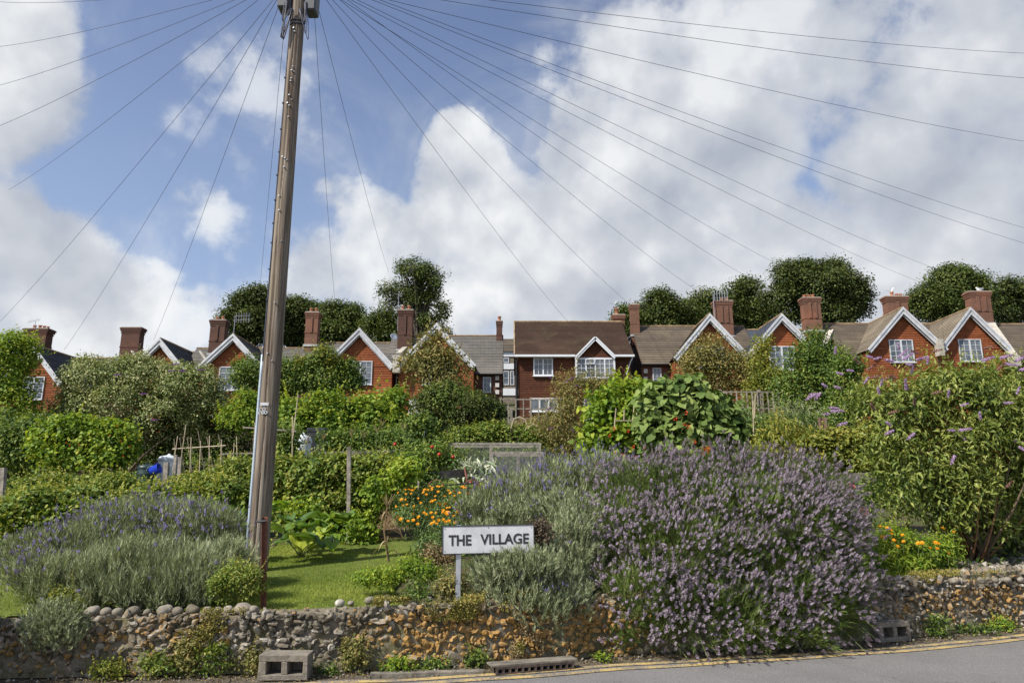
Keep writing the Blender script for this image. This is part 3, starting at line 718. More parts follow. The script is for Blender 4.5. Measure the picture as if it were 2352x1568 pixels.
def text_mesh(txt, size, bold=0.0, ext=.001):
    cu = bpy.data.curves.new('txt', 'FONT'); cu.body = txt; cu.size = size; cu.offset = bold; cu.extrude = ext
    ob = bpy.data.objects.new('txt', cu); COL.objects.link(ob); dg = bpy.context.evaluated_depsgraph_get(); dg.update()
    me = bpy.data.meshes.new_from_object(ob.evaluated_get(dg)); bpy.data.objects.remove(ob); bpy.data.curves.remove(cu)
    V = np.array([v.co[:] for v in me.vertices]); return me, V
def put_text(txt, root, name, fit_w, fit_h, org, exv, ezv, m, bold=0.0, size=.2, spacing=None):
    me, V = text_mesh(txt, size, bold)
    mn, mx = V.min(0), V.max(0); s_ = (fit_w / (mx[0] - mn[0]), fit_h / (mx[1] - mn[1]))
    eyv = np.cross(ezv, exv); rw = np.array(root['_w'])
    for v_, q in zip(me.vertices, V):
        w_ = org + exv * (q[0] - mn[0]) * s_[0] + ezv * (q[1] - mn[1]) * s_[1] + eyv * (-q[2]) - rw
        v_.co = Vector(w_)
    me.materials.clear(); me.materials.append(m); me.name = name
    o = bpy.data.objects.new(name, me); COL.objects.link(o); o.parent = root; return o
put_text('THE', sgn, 'lettering', wid * .245, hgt * .37, sp(wid * .07, -.0085, hgt * .30), ex, ez, M['signblack'], .005)
put_text('VILLAGE', sgn, 'lettering', wid * .53, hgt * .37, sp(wid * .41, -.0085, hgt * .315), ex, ez, M['signblack'], .005)
mb = MB(); q = sp(wid * .18, .035, 0); mb.bar((q[0], q[1], .45), (q[0], q[1], q[2] + hgt + .004), .05, .045); mb.build('post', M['galv'], sgn)
mb = MB(); q = sp(wid * .86, .035, 0); mb.bar((q[0], q[1], .45), (q[0], q[1], q[2] + hgt - .01), .05, .045); mb.build('post', M['galv'], sgn)

# ------------------------------------------------------------------ telegraph pole
PY = 9.8; pb = P(592, 1290, PY); pt = P(683, 60, PY); pdir = (pt - pb) / (pt[2] - pb[2]); pbase = pb + pdir * (.45 - pb[2])
pole = thing('telegraph_pole', 'tall weathered wooden telegraph pole leaning slightly right beside the left lavender', 'telegraph pole', pbase)
def pp_(z, r_=0.0, ang=0.0): return pbase + pdir * (z - .45) + np.array([math.cos(ang) * r_, math.sin(ang) * r_, 0])
def prad(z): return .137 - .0040 * z
mb = MB(); zz = np.concatenate([np.arange(.35, 10.2, .12)]); sd_ = 56; V = []
for z in zz:
    c = pp_(z); ca = -1.75 + .10 * math.sin(z * .8) + .05 * math.sin(z * 3.1)
    for k in range(sd_):
        a = k * 2 * math.pi / sd_; da = (a - ca + math.pi) % (2 * math.pi) - math.pi
        g_ = .034 * math.exp(-(da / .075) ** 2) + .006 * math.exp(-((da - .45 - .1 * math.sin(z)) / .05) ** 2)
        rr = prad(z) - g_ + .0016 * math.sin(9 * a + z) ; V.append(c + [math.cos(a) * rr, math.sin(a) * rr, 0])
i = np.arange(len(zz) - 1)[:, None] * sd_; j = np.arange(sd_)[None]; j2 = (j + 1) % sd_
mb.add(V, np.stack([i + j, i + j2, i + sd_ + j2, i + sd_ + j], -1).reshape(-1, 4)); mb.add([pp_(zz[-1]) + [0, 0, .03]], np.zeros((0, 3), int))
tp = len(V); mb.f[3].append(np.array([[tp, (len(zz) - 1) * sd_ + k, (len(zz) - 1) * sd_ + (k + 1) % sd_] for k in range(sd_)]))
mb.build('shaft', M['pole'], pole, smooth=True)
def zat(v): 
    return float(P(640, v, PY)[2])
# conduit up the left face, black cable above it
mb = MB(); A1 = -2.92
mb.tube([pp_(z, prad(z) + .014, A1) for z in np.linspace(.4, zat(815), 12)], .024, 8); mb.build('conduit', M['conduit'], pole, smooth=True)
mb = MB(); mb.tube([pp_(z, prad(z) + .008, A1 + .1 + .05 * math.sin(z * 4)) for z in np.linspace(zat(830), 9.7, 30)], .011, 6); mb.build('cable', M['wire'], pole, smooth=True)
for v in (182, 240, 300, 352, 405, 462, 515, 560, 620, 690, 760):
    mb = MB(); z = zat(v); q = pp_(z, prad(z) + .018, A1 + .08); mb.box(q, (.022, .03, .018)); mb.build('cable_clip', M['wire'], pole)
def bolt(v, da, s_=.016):
    z = zat(v); a = -1.57 + da; mb = MB(); q0 = pp_(z, prad(z) - .01, a); q1 = pp_(z, prad(z) + s_ * 1.8, a)
    mb.tube([q0, q1], s_, 8); mb.tube([q1 - (q1 - q0) * .05, q1 + (q1 - q0) * .12], s_ * .5, 6); mb.build('bolt', M['galv'], pole)
for v, da in ((75, -.15), (83, .02), (163, .15), (172, .0), (174, .3), (190, .05), (196, .0), (228, -.05), (238, .28), (246, -.2), (252, .05), (278, .05), (368, -.3), (372, 0), (376, .25), (392, -.02), (457, -.35), (490, -.2), (560, .3), (700, .1), (815, -.25), (832, .25)): bolt(v, da, .011)
# number plates, nailed flat to the pole face
def face(u, v): 
    z = float(P(u, v, PY - .13)[2]); x = float(P(u, v, PY - .13)[0]); c = pp_(z); dx = x - c[0]
    return np.array([x, c[1] - math.sqrt(max(0, prad(z) ** 2 - dx ** 2)) - .004, z])
q = face(607, 927.5); mb = MB(); mb.box(q, (.118, .004, .042)); pl = mb.build('white_plate', M['signwhite'], pole); 
disc_i = 0
for (u, v, ch) in ((598, 939, 'D'), (606.5, 938.5, 'P'), (595.5, 947.5, '1'), (603.5, 947, '6'), (610.5, 947, '0')):
    q = face(u, v); mb = MB(); ys = q[1] - .001 * disc_i; disc_i += 1
    an = np.arange(20) * 2 * math.pi / 20
    mb.add(np.concatenate([np.stack([q[0] + .024 * np.cos(an), np.full(20, ys - .003), q[2] + .024 * np.sin(an)], -1), np.stack([q[0] + .024 * np.cos(an), np.full(20, ys + .02), q[2] + .024 * np.sin(an)], -1)]),
           [[k, (k + 1) % 20, 20 + (k + 1) % 20, 20 + k] for k in range(20)])
    mb.add([[q[0], ys - .003, q[2]]], np.zeros((0, 3), int)); mb.f[3].append(np.array([[40, (k + 1) % 20, k] for k in range(20)]))
    dd = mb.build('number_disc', M['signwhite'], pole)
    ww = .011 if ch == '1' else .02
    put_text(ch, pole, 'digit', ww, .028, np.array([q[0] - ww / 2, ys - .0045, q[2] - .014]), np.array([1., 0, 0]), np.array([0, 0, 1.]), M['signblack'], .003, .05)
# distribution boxes and cable loops at the top
ztop = zat(26)
for sx, nm_ in ((-1, 0), (1, 1)):
    mb = MB(); c = pp_(ztop + .28) + np.array([sx * .215, -.02, 0]); 
    mb.cbox(c - [.085, .12, .30 + .05 * nm_], c + [.085, .12, .32], .02); mb.build('junction_box', M['steel_grey'], pole)
mb = MB(); c = pp_(ztop + .25); mb.bar(c + [-.28, .0, .05], c + [.28, 0, .05], .04, .05); mb.build('bracket', M['galv'], pole)
for k in range(12):
    sx = -1 if k % 2 else 1; mb = MB(); c = pp_(ztop); s_ = RS.rand() * .35 + .25; w_ = RS.rand() * .08 + .04
    x0 = sx * (.12 + .06 * RS.rand()); tt = np.linspace(0, 1, 12)
    pts = np.stack([c[0] + x0 + sx * w_ * np.sin(tt * math.pi) * .9 - sx * .08 * tt, np.full(12, c[1] - .12 - .04 * RS.rand()), c[2] + .05 - s_ * np.sin(tt * math.pi) + .0 * tt - .12 * tt], -1)
    mb.tube(pts, .006 if k % 3 else .011, 5); mb.build('cable_loop', M['wire'], pole, smooth=True)
mb = MB(); 
for z_ in (zat(52), zat(60)): mb.tube([pp_(z_ + .02 * math.sin(a), prad(z_) + .006, a) for a in np.linspace(0, 6.4, 20)], .012, 6)
mb.build('cable_band', M['wire'], pole, smooth=True)

# wires: (v or u seen near the pole) -> far end at a measured bearing
ptop = pp_(zat(-40))
WIRES = [((-30, 2, 30), (0, 0), 'topmost wire running left to the corner of the sky'), ((-60, 113, 30), (0, 0), 'wire running left across the upper white cloud, second from the top'),
 ((-60, 210, 30), (0, 0), 'wire running left, third from the top'), ((-60, 312, 30), (0, 0), 'wire running left, fourth from the top'),
 ((20, 436, 38), (0, 0), 'pale thin wire running left, fifth from the top'), ((-20, 758, 46), (0, 0), 'wire dropping to the bottom left edge of the sky'),
 ((148, 802, 50), (0, 0), 'wire dropping to the leftmost tall gabled roof'), ((353, 780, 50), (0, 0), 'wire dropping to the gable behind the flowering mound'),
 ((594, 690, 50), (0, 0), 'wire dropping close along the left side of the pole'), ((770, 700, 50), (0, 0), 'nearly vertical wire right of the pole'),
 ((893, 625, 55), (0, 0), 'steep wire dropping to the tall airy tree'), ((1308, 742, 53), (0, 0), 'wire dropping to the brown roof'),
 ((1452, 703, 54), (0, 0), 'wire ending at the slim chimney right of the brown house'), ((1608, 672, 54), (0, 0), 'wire ending at the right hand woods, first of four'),
 ((1742, 650, 54), (0, 0), 'wire ending at the right hand woods, second of four'), ((1830, 628, 54), (0, 0), 'wire ending at the big round tree'),
 ((2120, 650, 52), (0, 0), 'wire ending at the chimney of the tan roofed house'), ((2190, 632, 52), (0, 0), 'wire ending above the tan roofed house'),
 ((2400, 572, 42), (0, 0), 'lower of the close pair of wires leaving the right edge'), ((2400, 536, 42), (0, 0), 'upper of the close pair of wires leaving the right edge'),
 ((2420, 335, 34), (0, 0), 'wire leaving the right edge below the top two'), ((2420, 184, 30), (0, 0), 'second wire from the top at the right edge'), ((2420, 125, 30), (0, 0), 'highest wire at the right edge')]
for k, ((u, v, y), _, lb_) in enumerate(WIRES):
    e = P(u, v, y); sx = -.2 if u < 640 else .2
    z0 = ptop[2] + (.02 * (k % 5)); s_ = ptop + np.array([sx * .9, -.03, (k % 5) * .03])
    tt = np.linspace(0, 1, 26)[:, None]; sag = .10 + .004 * np.linalg.norm(e - s_)
    pts = s_ * (1 - tt) + e * tt - np.array([0, 0, 1]) * sag * 4 * tt * (1 - tt)
    mb = MB(); mb.tube(pts, np.linspace(.0042, .0085, 26), 5)
    o = mb.build('telephone_wire', M['wire'], origin=s_, smooth=True); tag(o, 'thin black ' + lb_, 'wire', 'telephone wires fanning out from the pole')

# ------------------------------------------------------------------ rusty stake
st = thing('rusty_stake', 'thin rusty brown angle iron stake with a clamp in front of the pole', 'stake', P(600, 1385, 7.6))
b0 = P(600, 1400, 7.5); b1 = P(603, 1186, 7.5); mb = MB(); mb.bar(b0, b1, .006, .05); mb.bar(b0 + [.022, .02, 0], b1 + [.022, .02, 0], .045, .006); mb.build('angle_iron', M['rust'], st)
mb = MB(); q = P(603, 1197, 7.5); mb.tube([q + [-.05, -.02, 0], q + [.04, -.02, .005]], .012, 8); mb.tube([q + [0, -.02, -.03], q + [0, -.02, .03]], .01, 6); mb.build('clamp', M['blackplastic'], st)

# ------------------------------------------------------------------ houses
def courses(mb, BL, BR, TR, TL, n, lift):
    BL, BR, TR, TL = [np.array(q, float) for q in (BL, BR, TR, TL)]
    N = np.cross(BR - BL, TL - BL); N = nrm(N)
    if np.linalg.norm(N) < .5: N = nrm(np.cross(BR - BL, TR - BL))
    k = np.arange(n)[:, None] / n; k1 = (np.arange(n)[:, None] + 1) / n
    L0 = BL + (TL - BL) * k; R0 = BR + (TR - BR) * k; L1 = BL + (TL - BL) * k1; R1 = BR + (TR - BR) * k1
    V = np.stack([L0 + N * lift, R0 + N * lift, R1 + N * lift * .12, L1 + N * lift * .12, L0, R0], 1).reshape(-1, 3)
    b = np.arange(n)[:, None] * 6
    mb.add(V, np.concatenate([b + np.array([0, 1, 2, 3]), b + np.array([4, 5, 1, 0])]), np.repeat(RS.rand(n), 6))
def slab(root, name, m, quads, n, lift):
    mb = MB()
    for q in quads: courses(mb, *q, n, lift)
    return mb.build(name, m, root)
def window(root, x0, x1, z0, z1, y, cas=2, rows=4, cols=2, m='white', proud=.07, fw=.07, mull=.12, sill=True):
    fr = MB(); yc = y - proud / 2
    def b_(xa, xb, za, zb, dy=0.0, th=proud): fr.box(((xa + xb) / 2, yc + dy, (za + zb) / 2), (xb - xa, th, zb - za))
    b_(x0, x1, z1 - fw, z1); b_(x0, x1, z0, z0 + fw); b_(x0, x0 + fw, z0 + fw, z1 - fw); b_(x1 - fw, x1, z0 + fw, z1 - fw)
    xi0, xi1 = x0 + fw, x1 - fw; cw = (xi1 - xi0 - mull * (cas - 1)) / cas
    for c in range(cas):
        xa = xi0 + c * (cw + mull); xb = xa + cw
        if c: b_(xa - mull, xa, z0 + fw, z1 - fw, -.004)
        for k in range(1, cols): xm = xa + cw * k / cols; b_(xm - .014, xm + .014, z0 + fw, z1 - fw, .004, proud - .03)
        for k in range(1, rows): zm = z0 + fw + (z1 - z0 - 2 * fw) * k / rows; b_(xa, xb, zm - .014, zm + .014, .007, proud - .035)
    if sill: fr.box(((x0 + x1) / 2, y - .09, z0 - .035), (x1 - x0 + .12, .18, .065))
    win = fr.build('window', M[m], root)
    g = MB(); g.box(((x0 + x1) / 2, y - .02, (z0 + z1) / 2), (x1 - x0 - .04, .012, z1 - z0 - .04)); gl = g.build('pane', M['glass'], None); 
    gl.parent = win; gl.location = (0, 0, 0)
    me = gl.data; off_ = -np.array(root['_w']); 
    for v_ in me.vertices: v_.co = v_.co + Vector(off_)
    return win
def pwin(root, u0, u1, v0, v1, y, **k):
    a = P(u0, v0, y); b = P(u1, v1, y); m_ = (v0 + v1) / 2; x0 = P(u0, m_, y)[0]; x1 = P(u1, m_, y)[0]
    return window(root, x0, x1, b[2], a[2], y, **k)
def gablewing(root, up, vp, ul, ur, ve, y0, zb, roof, wall, yb=54.6, seams=2, zband=None, white='white', zpeak=None):
    oh = .38; p = P(up, vp, y0 - oh); xl = P(ul, ve, y0 - oh)[0]; xr = P(ur, ve, y0 - oh)[0]; ze = P(up, ve, y0 - oh)[2]; hw = (xr - xl) / 2
    xc, zp = p[0], p[2]; xl, xr = xc - hw, xc + hw
    sl = (zp - ze) / hw; ins = .16; wz = ze + ins * sl - .12; wp = zp - .12
    wl, wr = xl + ins, xr - ins
    q = [((wl, y0, zb), (wr, y0, zb), (wr, y0, wz), (wl, y0, wz))]
    n1 = int((wz - zb) / .17); n2 = int((wp - wz) / .17); mb = MB()
    courses(mb, *q[0], n1, .03); courses(mb, (wl - .02, y0 - .02, wz), (wr + .02, y0 - .02, wz), (xc, y0 - .02, wp), (xc, y0 - .02, wp), n2, .03)
    for x, sg in ((wl, -1), (wr, 1)):
        a_, b_ = (x, y0, zb), (x, yb - 1.5, zb)
        if sg < 0: courses(mb, b_, a_, (x, y0, wz), (x, yb - 1.5, wz), n1, .03)
        else: courses(mb, a_, b_, (x, yb - 1.5, wz), (x, y0, wz), n1, .03)
    mb.build('tile_hung_wall', M[wall], root)
    # roof slopes run back to the main ridge
    nr = int(math.hypot(hw, zp - ze) / .2); lf = .03
    slab(root, 'gable_roof', M[roof], [((xl, yb, ze), (xl, y0 - oh, ze), (xc, y0 - oh, zp), (xc, yb, zp)), ((xr, y0 - oh, ze), (xr, yb, ze), (xc, yb, zp), (xc, y0 - oh, zp))], nr, lf)
    mb = MB(); mb.tube([(xc, y0 - oh - .02, zp + .03), (xc, yb, zp + .03)], .09, 8); mb.build('ridge_tiles', M['ridge'], root)
    bd = MB(); thk = .05; wdb = .30
    for sg in (-1, 1):
        xe = xc + sg * (hw + .02); d = np.array([xe - xc, 0, ze - zp]); L = np.linalg.norm(d); d /= L; nn = np.array([d[2] * sg, 0, -d[0] * sg]); nn = nn if nn[2] < 0 else -nn
        def pl(o0, o1, yf, yk):
            A = np.array([xc, 0, zp + .0]); V = []
            for yy in (yf, yk):
                for s_, o_ in ((0, o0), (L, o0), (L, o1), (0, o1)):
                    pnt = A + d * s_ + nn * o_
                    if s_ == 0: pnt = np.array([xc, 0, zp + o_ * -1 / abs(nn[2])])
                    V.append([pnt[0], yy, pnt[2]])
            bd.add(V, [[0, 1, 2, 3], [7, 6, 5, 4], [0, 4, 5, 1], [1, 5, 6, 2], [2, 6, 7, 3]] if sg > 0 else [[3, 2, 1, 0], [4, 5, 6, 7], [1, 5, 4, 0], [2, 6, 5, 1], [3, 7, 6, 2]])
        pl(-.03, wdb, y0 - oh - thk, y0 - oh); pl(-.05, .09, y0 - oh - thk - .05, y0 - oh - thk - .001); pl(.02, .06, y0 - oh + .001, y0 + .0)
        pl(.20, wdb + .07, y0 - oh + .10, y0 - oh + .14)
    bd.build('bargeboard', M[white], root)
    return dict(xc=xc, zp=zp, hw=hw, ze=ze, wz=wz)
def mainroof(root, x0, x1, zr, ze, zb, roof, wall, yf=51.1, yr=54.6, ends=(1, 1), wallname='wall', n=24, verge=False):
    yb = 2 * yr - yf; mb = MB(); courses(mb, (x0, yf, ze), (x1, yf, ze), (x1, yr, zr), (x0, yr, zr), n, .035)
    mb.add([(x0, yb, ze), (x1, yb, ze), (x1, yr, zr), (x0, yr, zr)], [[0, 3, 2, 1]]); mb.build('main_roof', M[roof], root)
    mb = MB(); mb.tube([(x0, yr, zr + .03), (x1, yr, zr + .03)], .085, 8); mb.build('ridge_tiles', M['ridge'], root)
    mb = MB(); i_ = .06; yw = yf + .35
    mb.add([(x0 + i_, yw, zb), (x1 - i_, yw, zb), (x1 - i_, yw, ze + .3), (x0 + i_, yw, ze + .3)], [[0, 1, 2, 3]])
    mb.add([(x0 + i_, yb - .3, zb), (x1 - i_, yb - .3, zb), (x1 - i_, yb - .3, ze), (x0 + i_, yb - .3, ze)], [[3, 2, 1, 0]])
    for x in (x0 + i_, x1 - i_): mb.add([(x, yw, zb), (x, yb - .3, zb), (x, yb - .3, ze + .2), (x, yr, zr - .06), (x, yw, ze + .25)], np.zeros((0, 3), int)); b = mb.n - 5; mb.f[3].append(np.array([[b, b + 1, b + 2], [b, b + 2, b + 4], [b + 4, b + 2, b + 3]]))
    mb.build(wallname, M[wall], root)
    mb = MB(); mb.tube([(x0, yf - .05, ze - .03), (x1, yf - .05, ze - .03)], .06, 6); mb.bar((x0, yf + .08, ze - .06), (x1, yf + .08, ze - .06), .2, .08); mb.build('gutter', M['blackpipe'], root)
def chimney(root, u0, u1, vt, vb, y, m='brick_red', pots=(), flash=True, ribs=1, d=.85, lean=None):
    xm0 = P(u0, (vt + vb) / 2, y)[0]; xm1 = P(u1, (vt + vb) / 2, y)[0]; zt = P(u0, vt, y)[2]; zb = P(u0, vb, y)[2] - .8
    xc = (xm0 + xm1) / 2; w_ = (xm1 - xm0) * .84; H_ = zt - zb; mb = MB()
    mb.box((xc, y, zb + H_ * .5 - .1), (w_, d * .84, H_ - .2))
    mb.box((xc, y, zt - .42), (w_ * 1.07, d * .9, .09)); mb.box((xc, y, zt - .24), (w_ * 1.12, d * .97, .15)); mb.box((xc, y, zt - .09), (w_ * 1.2, d * 1.04, .14)); 
    mid = zb + .8 + (zt - zb - .8) * .38; mb.box((xc, y, mid), (w_ * 1.06, d * .9, .08))
    for k in range(ribs):
        xr = xc + w_ * ((k + 1) / (ribs + 1) - .5); mb.box((xr, y - d * .44, (mid + zt - .45) / 2), (w_ * .16, .10, zt - .46 - mid))
    ch = mb.build('chimney', M[m], root)
    rw = np.array(root['_w'])
    cp = MB(); cp.box((xc, y, zt + .01), (w_ * 1.1, d * .95, .06)); o = cp.build('cap', M['mortar'], root); o.parent = ch
    for du, hp, rp, pm in pots:
        pb_ = MB(); px = xc + du * w_; pb_.lathe((px, y, zt), [(rp, 0), (rp * 1.02, hp * .2), (rp * .85, hp * .8), (rp * 1.12, hp * .84), (rp * 1.12, hp), (rp * .7, hp), (rp * .65, hp * .6)], 14)
        o = pb_.build('chimney_pot', M[pm], root, smooth=True); o.parent = ch
    if flash:
        f_ = MB(); f_.box((xc, y - .02, zb + .8), (w_ * 1.12, d * .95, .16)); o = f_.build('flashing', M['lead'], root); o.parent = ch
    return xc, zt, ch
def aerial(root, u, vt, vb, y, kind='yagi', flip=1):
    a = P(u, vb, y); b = P(u, vt, y); mb = MB(); mb.tube([a, (a[0], a[1], b[2])], .022, 5); x, z = a[0], b[2]
    if kind == 'yagi':
        dx = .55 * flip; mb.tube([(x - dx * .6, y, z + .12), (x + dx, y, z - .08)], .014, 4)
        for k in range(5): t_ = -.5 + k * .35; mb.tube([(x + dx * t_, y - .1, z + .05 - .1 * t_ - .16), (x + dx * t_, y + .1, z + .05 - .1 * t_ + .16)], .012, 4)
    elif kind == 'comb':
        for zz_ in (0, -.32):
            mb.tube([(x - .15, y, z + zz_), (x + 1.2 * flip, y, z + zz_ + .1)], .016, 4)
        for k in range(6): xx = x + flip * (.1 + k * .2); mb.tube([(xx, y, z - .5), (xx, y, z + .32)], .014, 4)
    else:
        mb.tube([(x - .3, y, z), (x + .3, y, z)], .014, 4); mb.tube([(x + .1, y, z - .1), (x + .3, y, z + .25)], .014, 4)
    mb.build('aerial', M['galv'], root)
def dish(root, u, v, y, r_=.3):
    c = P(u, v, y); mb = MB(); mb.lathe((0, 0, 0), [(.01, -.08), (r_ * .6, -.05), (r_, .02), (r_ * .98, .03), (r_ * .55, -.03), (.01, -.06)], 16)
    R = np.array(Matrix.Rotation(math.radians(65), 3, 'X')) @ np.array(Matrix.Rotation(math.radians(30), 3, 'Y'))
    for k in range(len(mb.v)): mb.v[k] = mb.v[k] @ R.T + c
    mb.tube([c, c + [.0, .25, -.1]], .03, 5); mb.build('satellite_dish', M['galv'], root, smooth=True)
def hbase(u, y=51): b = gp(u, y); return b
def ridge_z(v, y=54.6): return P(1176, v, y)[2]
def xat(u, v, y): return P(u, v, y)[0]
YG = 50.0
def zg(u): return float(G(gx(u, 50), 50)) - .6

# A: far left
hA = thing('house', 'leftmost house, orange tiled gable with dark slate roof behind the tall climber', 'house', hbase(80), 'row of tile hung houses')
g = gablewing(hA, 78, 793, 2, 154, 880, YG, zg(80), 'roof_slate', 'tile_orange')
z_ = P(80, 950, YG)[2]; mb = MB(); mb.box((g['xc'], YG - .10, z_ - .3), (g['hw'] * 2 - .2, .12, .55)); mb.build('white_band', M['render_wall'], hA)
mainroof(hA, xat(-60, 822, 54.6), xat(294, 822, 54.6), g['zp'], g['zp'] - 3.1, zg(80), 'roof_slate', 'brick_dark')
pwin(hA, 53, 101, 865, 917, YG - .03); chimney(hA, 57, 116, 757, 822, 54.6, 'brick_dark', [(-.25, .35, .12, 'pot'), (0, .35, .12, 'pot'), (.2, .3, .12, 'pot'), (.38, .25, .1, 'pot')], ribs=0, d=1.0); aerial(hA, 74, 737, 790, 54.2, 'yagi', -1)
# B
hB = thing('house', 'house with dark slate gable showing just above the flowering mound', 'house', hbase(370), 'row of tile hung houses')
g = gablewing(hB, 368, 778, 292, 444, 862, YG, zg(370), 'roof_slate', 'tile_orange')
mainroof(hB, xat(296, 805, 54.6), xat(450, 805, 54.6), g['zp'], g['zp'] - 3.2, zg(370), 'roof_slate', 'brick_dark'); chimney(hB, 278, 328, 754, 826, 54.4, 'brick_dark', [], ribs=0)
mb = MB(); 
for k in range(2): a = P(459 - 156 * k, 806, 52); b = P(481 - 156 * k, 838, 51); mb.bar(a, b, .14, .08)
mb.build('cement_verge', M['mortar'], hB)
# C
hC = thing('house', 'orange gabled house directly left of the telegraph pole', 'house', hbase(535), 'row of tile hung houses')
g = gablewing(hC, 536, 768, 455, 620, 850, YG, zg(535), 'roof_slate', 'tile_orange')
mainroof(hC, xat(452, 800, 54.6), xat(706, 800, 54.6), g['zp'], g['zp'] - 3.3, zg(535), 'roof_grey', 'brick_dark')
pwin(hC, 503, 566, 842, 896, YG - .03); chimney(hC, 482, 522, 737, 815, 54.0, 'brick_dark', [(-.2, .3, .12, 'pot'), (.2, .35, .12, 'pot')]); aerial(hC, 497, 713, 760, 54, 'yagi', -1); aerial(hC, 536, 727, 775, 55, 'comb', 1)
hc_ivy = (505, 735)
# D
hD = thing('house', 'gabled house behind the green fruit tree right of the pole', 'house', hbase(825), 'row of tile hung houses')
g = gablewing(hD, 826, 755, 744, 908, 841, YG, zg(825), 'roof_grey', 'tile_orange')
mainroof(hD, xat(700, 785, 54.6), xat(914, 785, 54.6), g['zp'], g['zp'] - 3.3, zg(825), 'roof_grey', 'brick_dark')
pwin(hD, 800, 855, 829, 883, YG - .03); chimney(hD, 701, 735, 719, 795, 54.0, 'brick_red', [(-.2, .38, .12, 'pot'), (.22, .38, .12, 'pot')])
# E
hE = thing('house', 'gabled house with grey slate side roof, partly behind the dark rose bush', 'house', hbase(1010), 'row of tile hung houses')
g = gablewing(hE, 1003, 744, 914, 1097, 840, YG, zg(1010), 'roof_grey', 'tile_orange')
x1 = xat(1156, 800, 54.6); zr = ridge_z(772)
mainroof(hE, xat(900, 800, 54.6), x1, zr, P(1100, 858, 51.1)[2], zg(1010), 'roof_grey', 'brick_dark')
pwin(hE, 970, 1034, 828, 884, YG - .03); pwin(hE, 1109, 1128, 866, 902, 51.4, cas=1, rows=3, cols=2, sill=False)
chimney(hE, 912, 951, 714, 806, 53.6, 'brick_dark', [(-.25, .4, .13, 'pot'), (.2, .4, .13, 'pot')]); chimney(hE, 1139, 1155, 738, 790, 54.3, 'brick_dark', [(0, .4, .13, 'pot')], ribs=0, d=.5)
aerial(hE, 913, 675, 760, 53.4, 'mast'); dish(hE, 905, 773, 52.5)
mb = MB(); q = P(911, 845, 49.5); mb.box(q + [0, 0, .2], (.5, .5, 1.1)); mb.box(q + [0, .1, .8], (.66, .7, .14)); mb.build('kneeler_block', M['mortar'], hE)
mb = MB(); mb.bar(P(916, 812, 50.5), P(930, 798, 53), .35, .14); mb.build('party_wall_coping', M['mortar'], hE)
mb = MB(); q = P(911, 870, 49.85); mb.tube([q + [0, 0, 1], q - [0, 0, 4]], .05, 6); mb.build('downpipe', M['blackpipe'], hE)
mb = MB(); a = P(940, 918, 49.4); b = P(980, 965, 49.4); mb.cbox((a[0], 49.2, b[2]), (b[0], 49.9, a[2]), .03); mb.build('porch', M['render_wall'], hE)
mb = MB()
for v in (868, 884, 900): q = P(1142, v, 51.36); mb.box(q, (.28, .06, .3))
mb.build('quoin', M['render_wall'], hE)
# F: the brown detached house
hF = thing('house', 'detached brown tile hung house with white bay window and small gable over it', 'house', hbase(1320))
y0 = YG; xl = xat(1190, 870, y0); xr = xat(1450, 870, y0); ze = P(1200, 820, y0)[2]; zr = P(1300, 740, 54)[2]; zb = zg(1320) - .3
mb = MB(); courses(mb, (xl, y0, zb), (xr, y0, zb), (xr, y0, ze), (xl, y0, ze), int((ze - zb) / .16), .03); courses(mb, (xr, y0, zb), (xr, 58, zb), (xr, 58, ze), (xr, y0, ze), int((ze - zb) / .16), .03); courses(mb, (xl, 58, zb), (xl, y0, zb), (xl, y0, ze), (xl, 58, ze), int((ze - zb) / .16), .03); mb.build('tile_hung_wall', M['tile_brown'], hF)
xa = xat(1181, 818, 49.7); xb = xat(1456, 818, 49.7); zf = P(1200, 815, 49.6)[2]
mb = MB(); courses(mb, (xa, 49.6, zf), (xb, 49.6, zf), (xb - .1, 54, zr), (xa, 54, zr), 42, .022); mb.add([(xa, 58.4, zf), (xb, 58.4, zf), (xb - .1, 54, zr), (xa, 54, zr)], [[0, 3, 2, 1]])
mb.build('main_roof', M['roof_brown'], hF)
mb = MB(); mb.add([(xr, y0 + .05, ze), (xr, 58, ze), (xr, 54, zr - .1)], [[0, 1, 2]]); mb.add([(xl, y0 + .05, ze), (xl, 58, ze), (xl, 54, zr - .1)], [[2, 1, 0]]); mb.build('gable_end', M['tile_brown'], hF)
mb = MB(); mb.tube([(xa, 54, zr + .03), (xb - .1, 54, zr + .03)], .1, 8); mb.tube([(xa + .03, 49.6, zf + .03), (xa + .03, 54, zr + .03)], .06, 6); mb.build('ridge_tiles', M['ridge'], hF)
mb = MB(); d1 = xat(1322, 818, 49.5); d2 = xat(1412, 818, 49.5)
for a, b in ((xa, d1 - .02), (d2 + .02, xb)): mb.bar((a, 49.5, zf - .07), (b, 49.5, zf - .07), .13, .15); mb.bar((a, 49.75, zf - .1), (b, 49.75, zf - .1), .4, .05)
mb.build('gutter', M['upvc'], hF)
mb = MB(); mb.tube([(xb - .1, 49.6, zf - .15), (xb - .3, 49.8, zf - .6), (xb - .55, 49.95, zf - 1.4)], .045, 6); mb.build('downpipe', M['upvc'], hF)
mb = MB(); mb.tube([(xl - .12, 49.9, zf - .2), (xl - .12, 49.9, zb)], .07, 6); mb.build('downpipe', M['blackpipe'], hF)
pwin(hF, 1225, 1270, 822, 863, y0 - .02, cas=2, rows=3, cols=2, m='upvc', fw=.09, mull=.1)
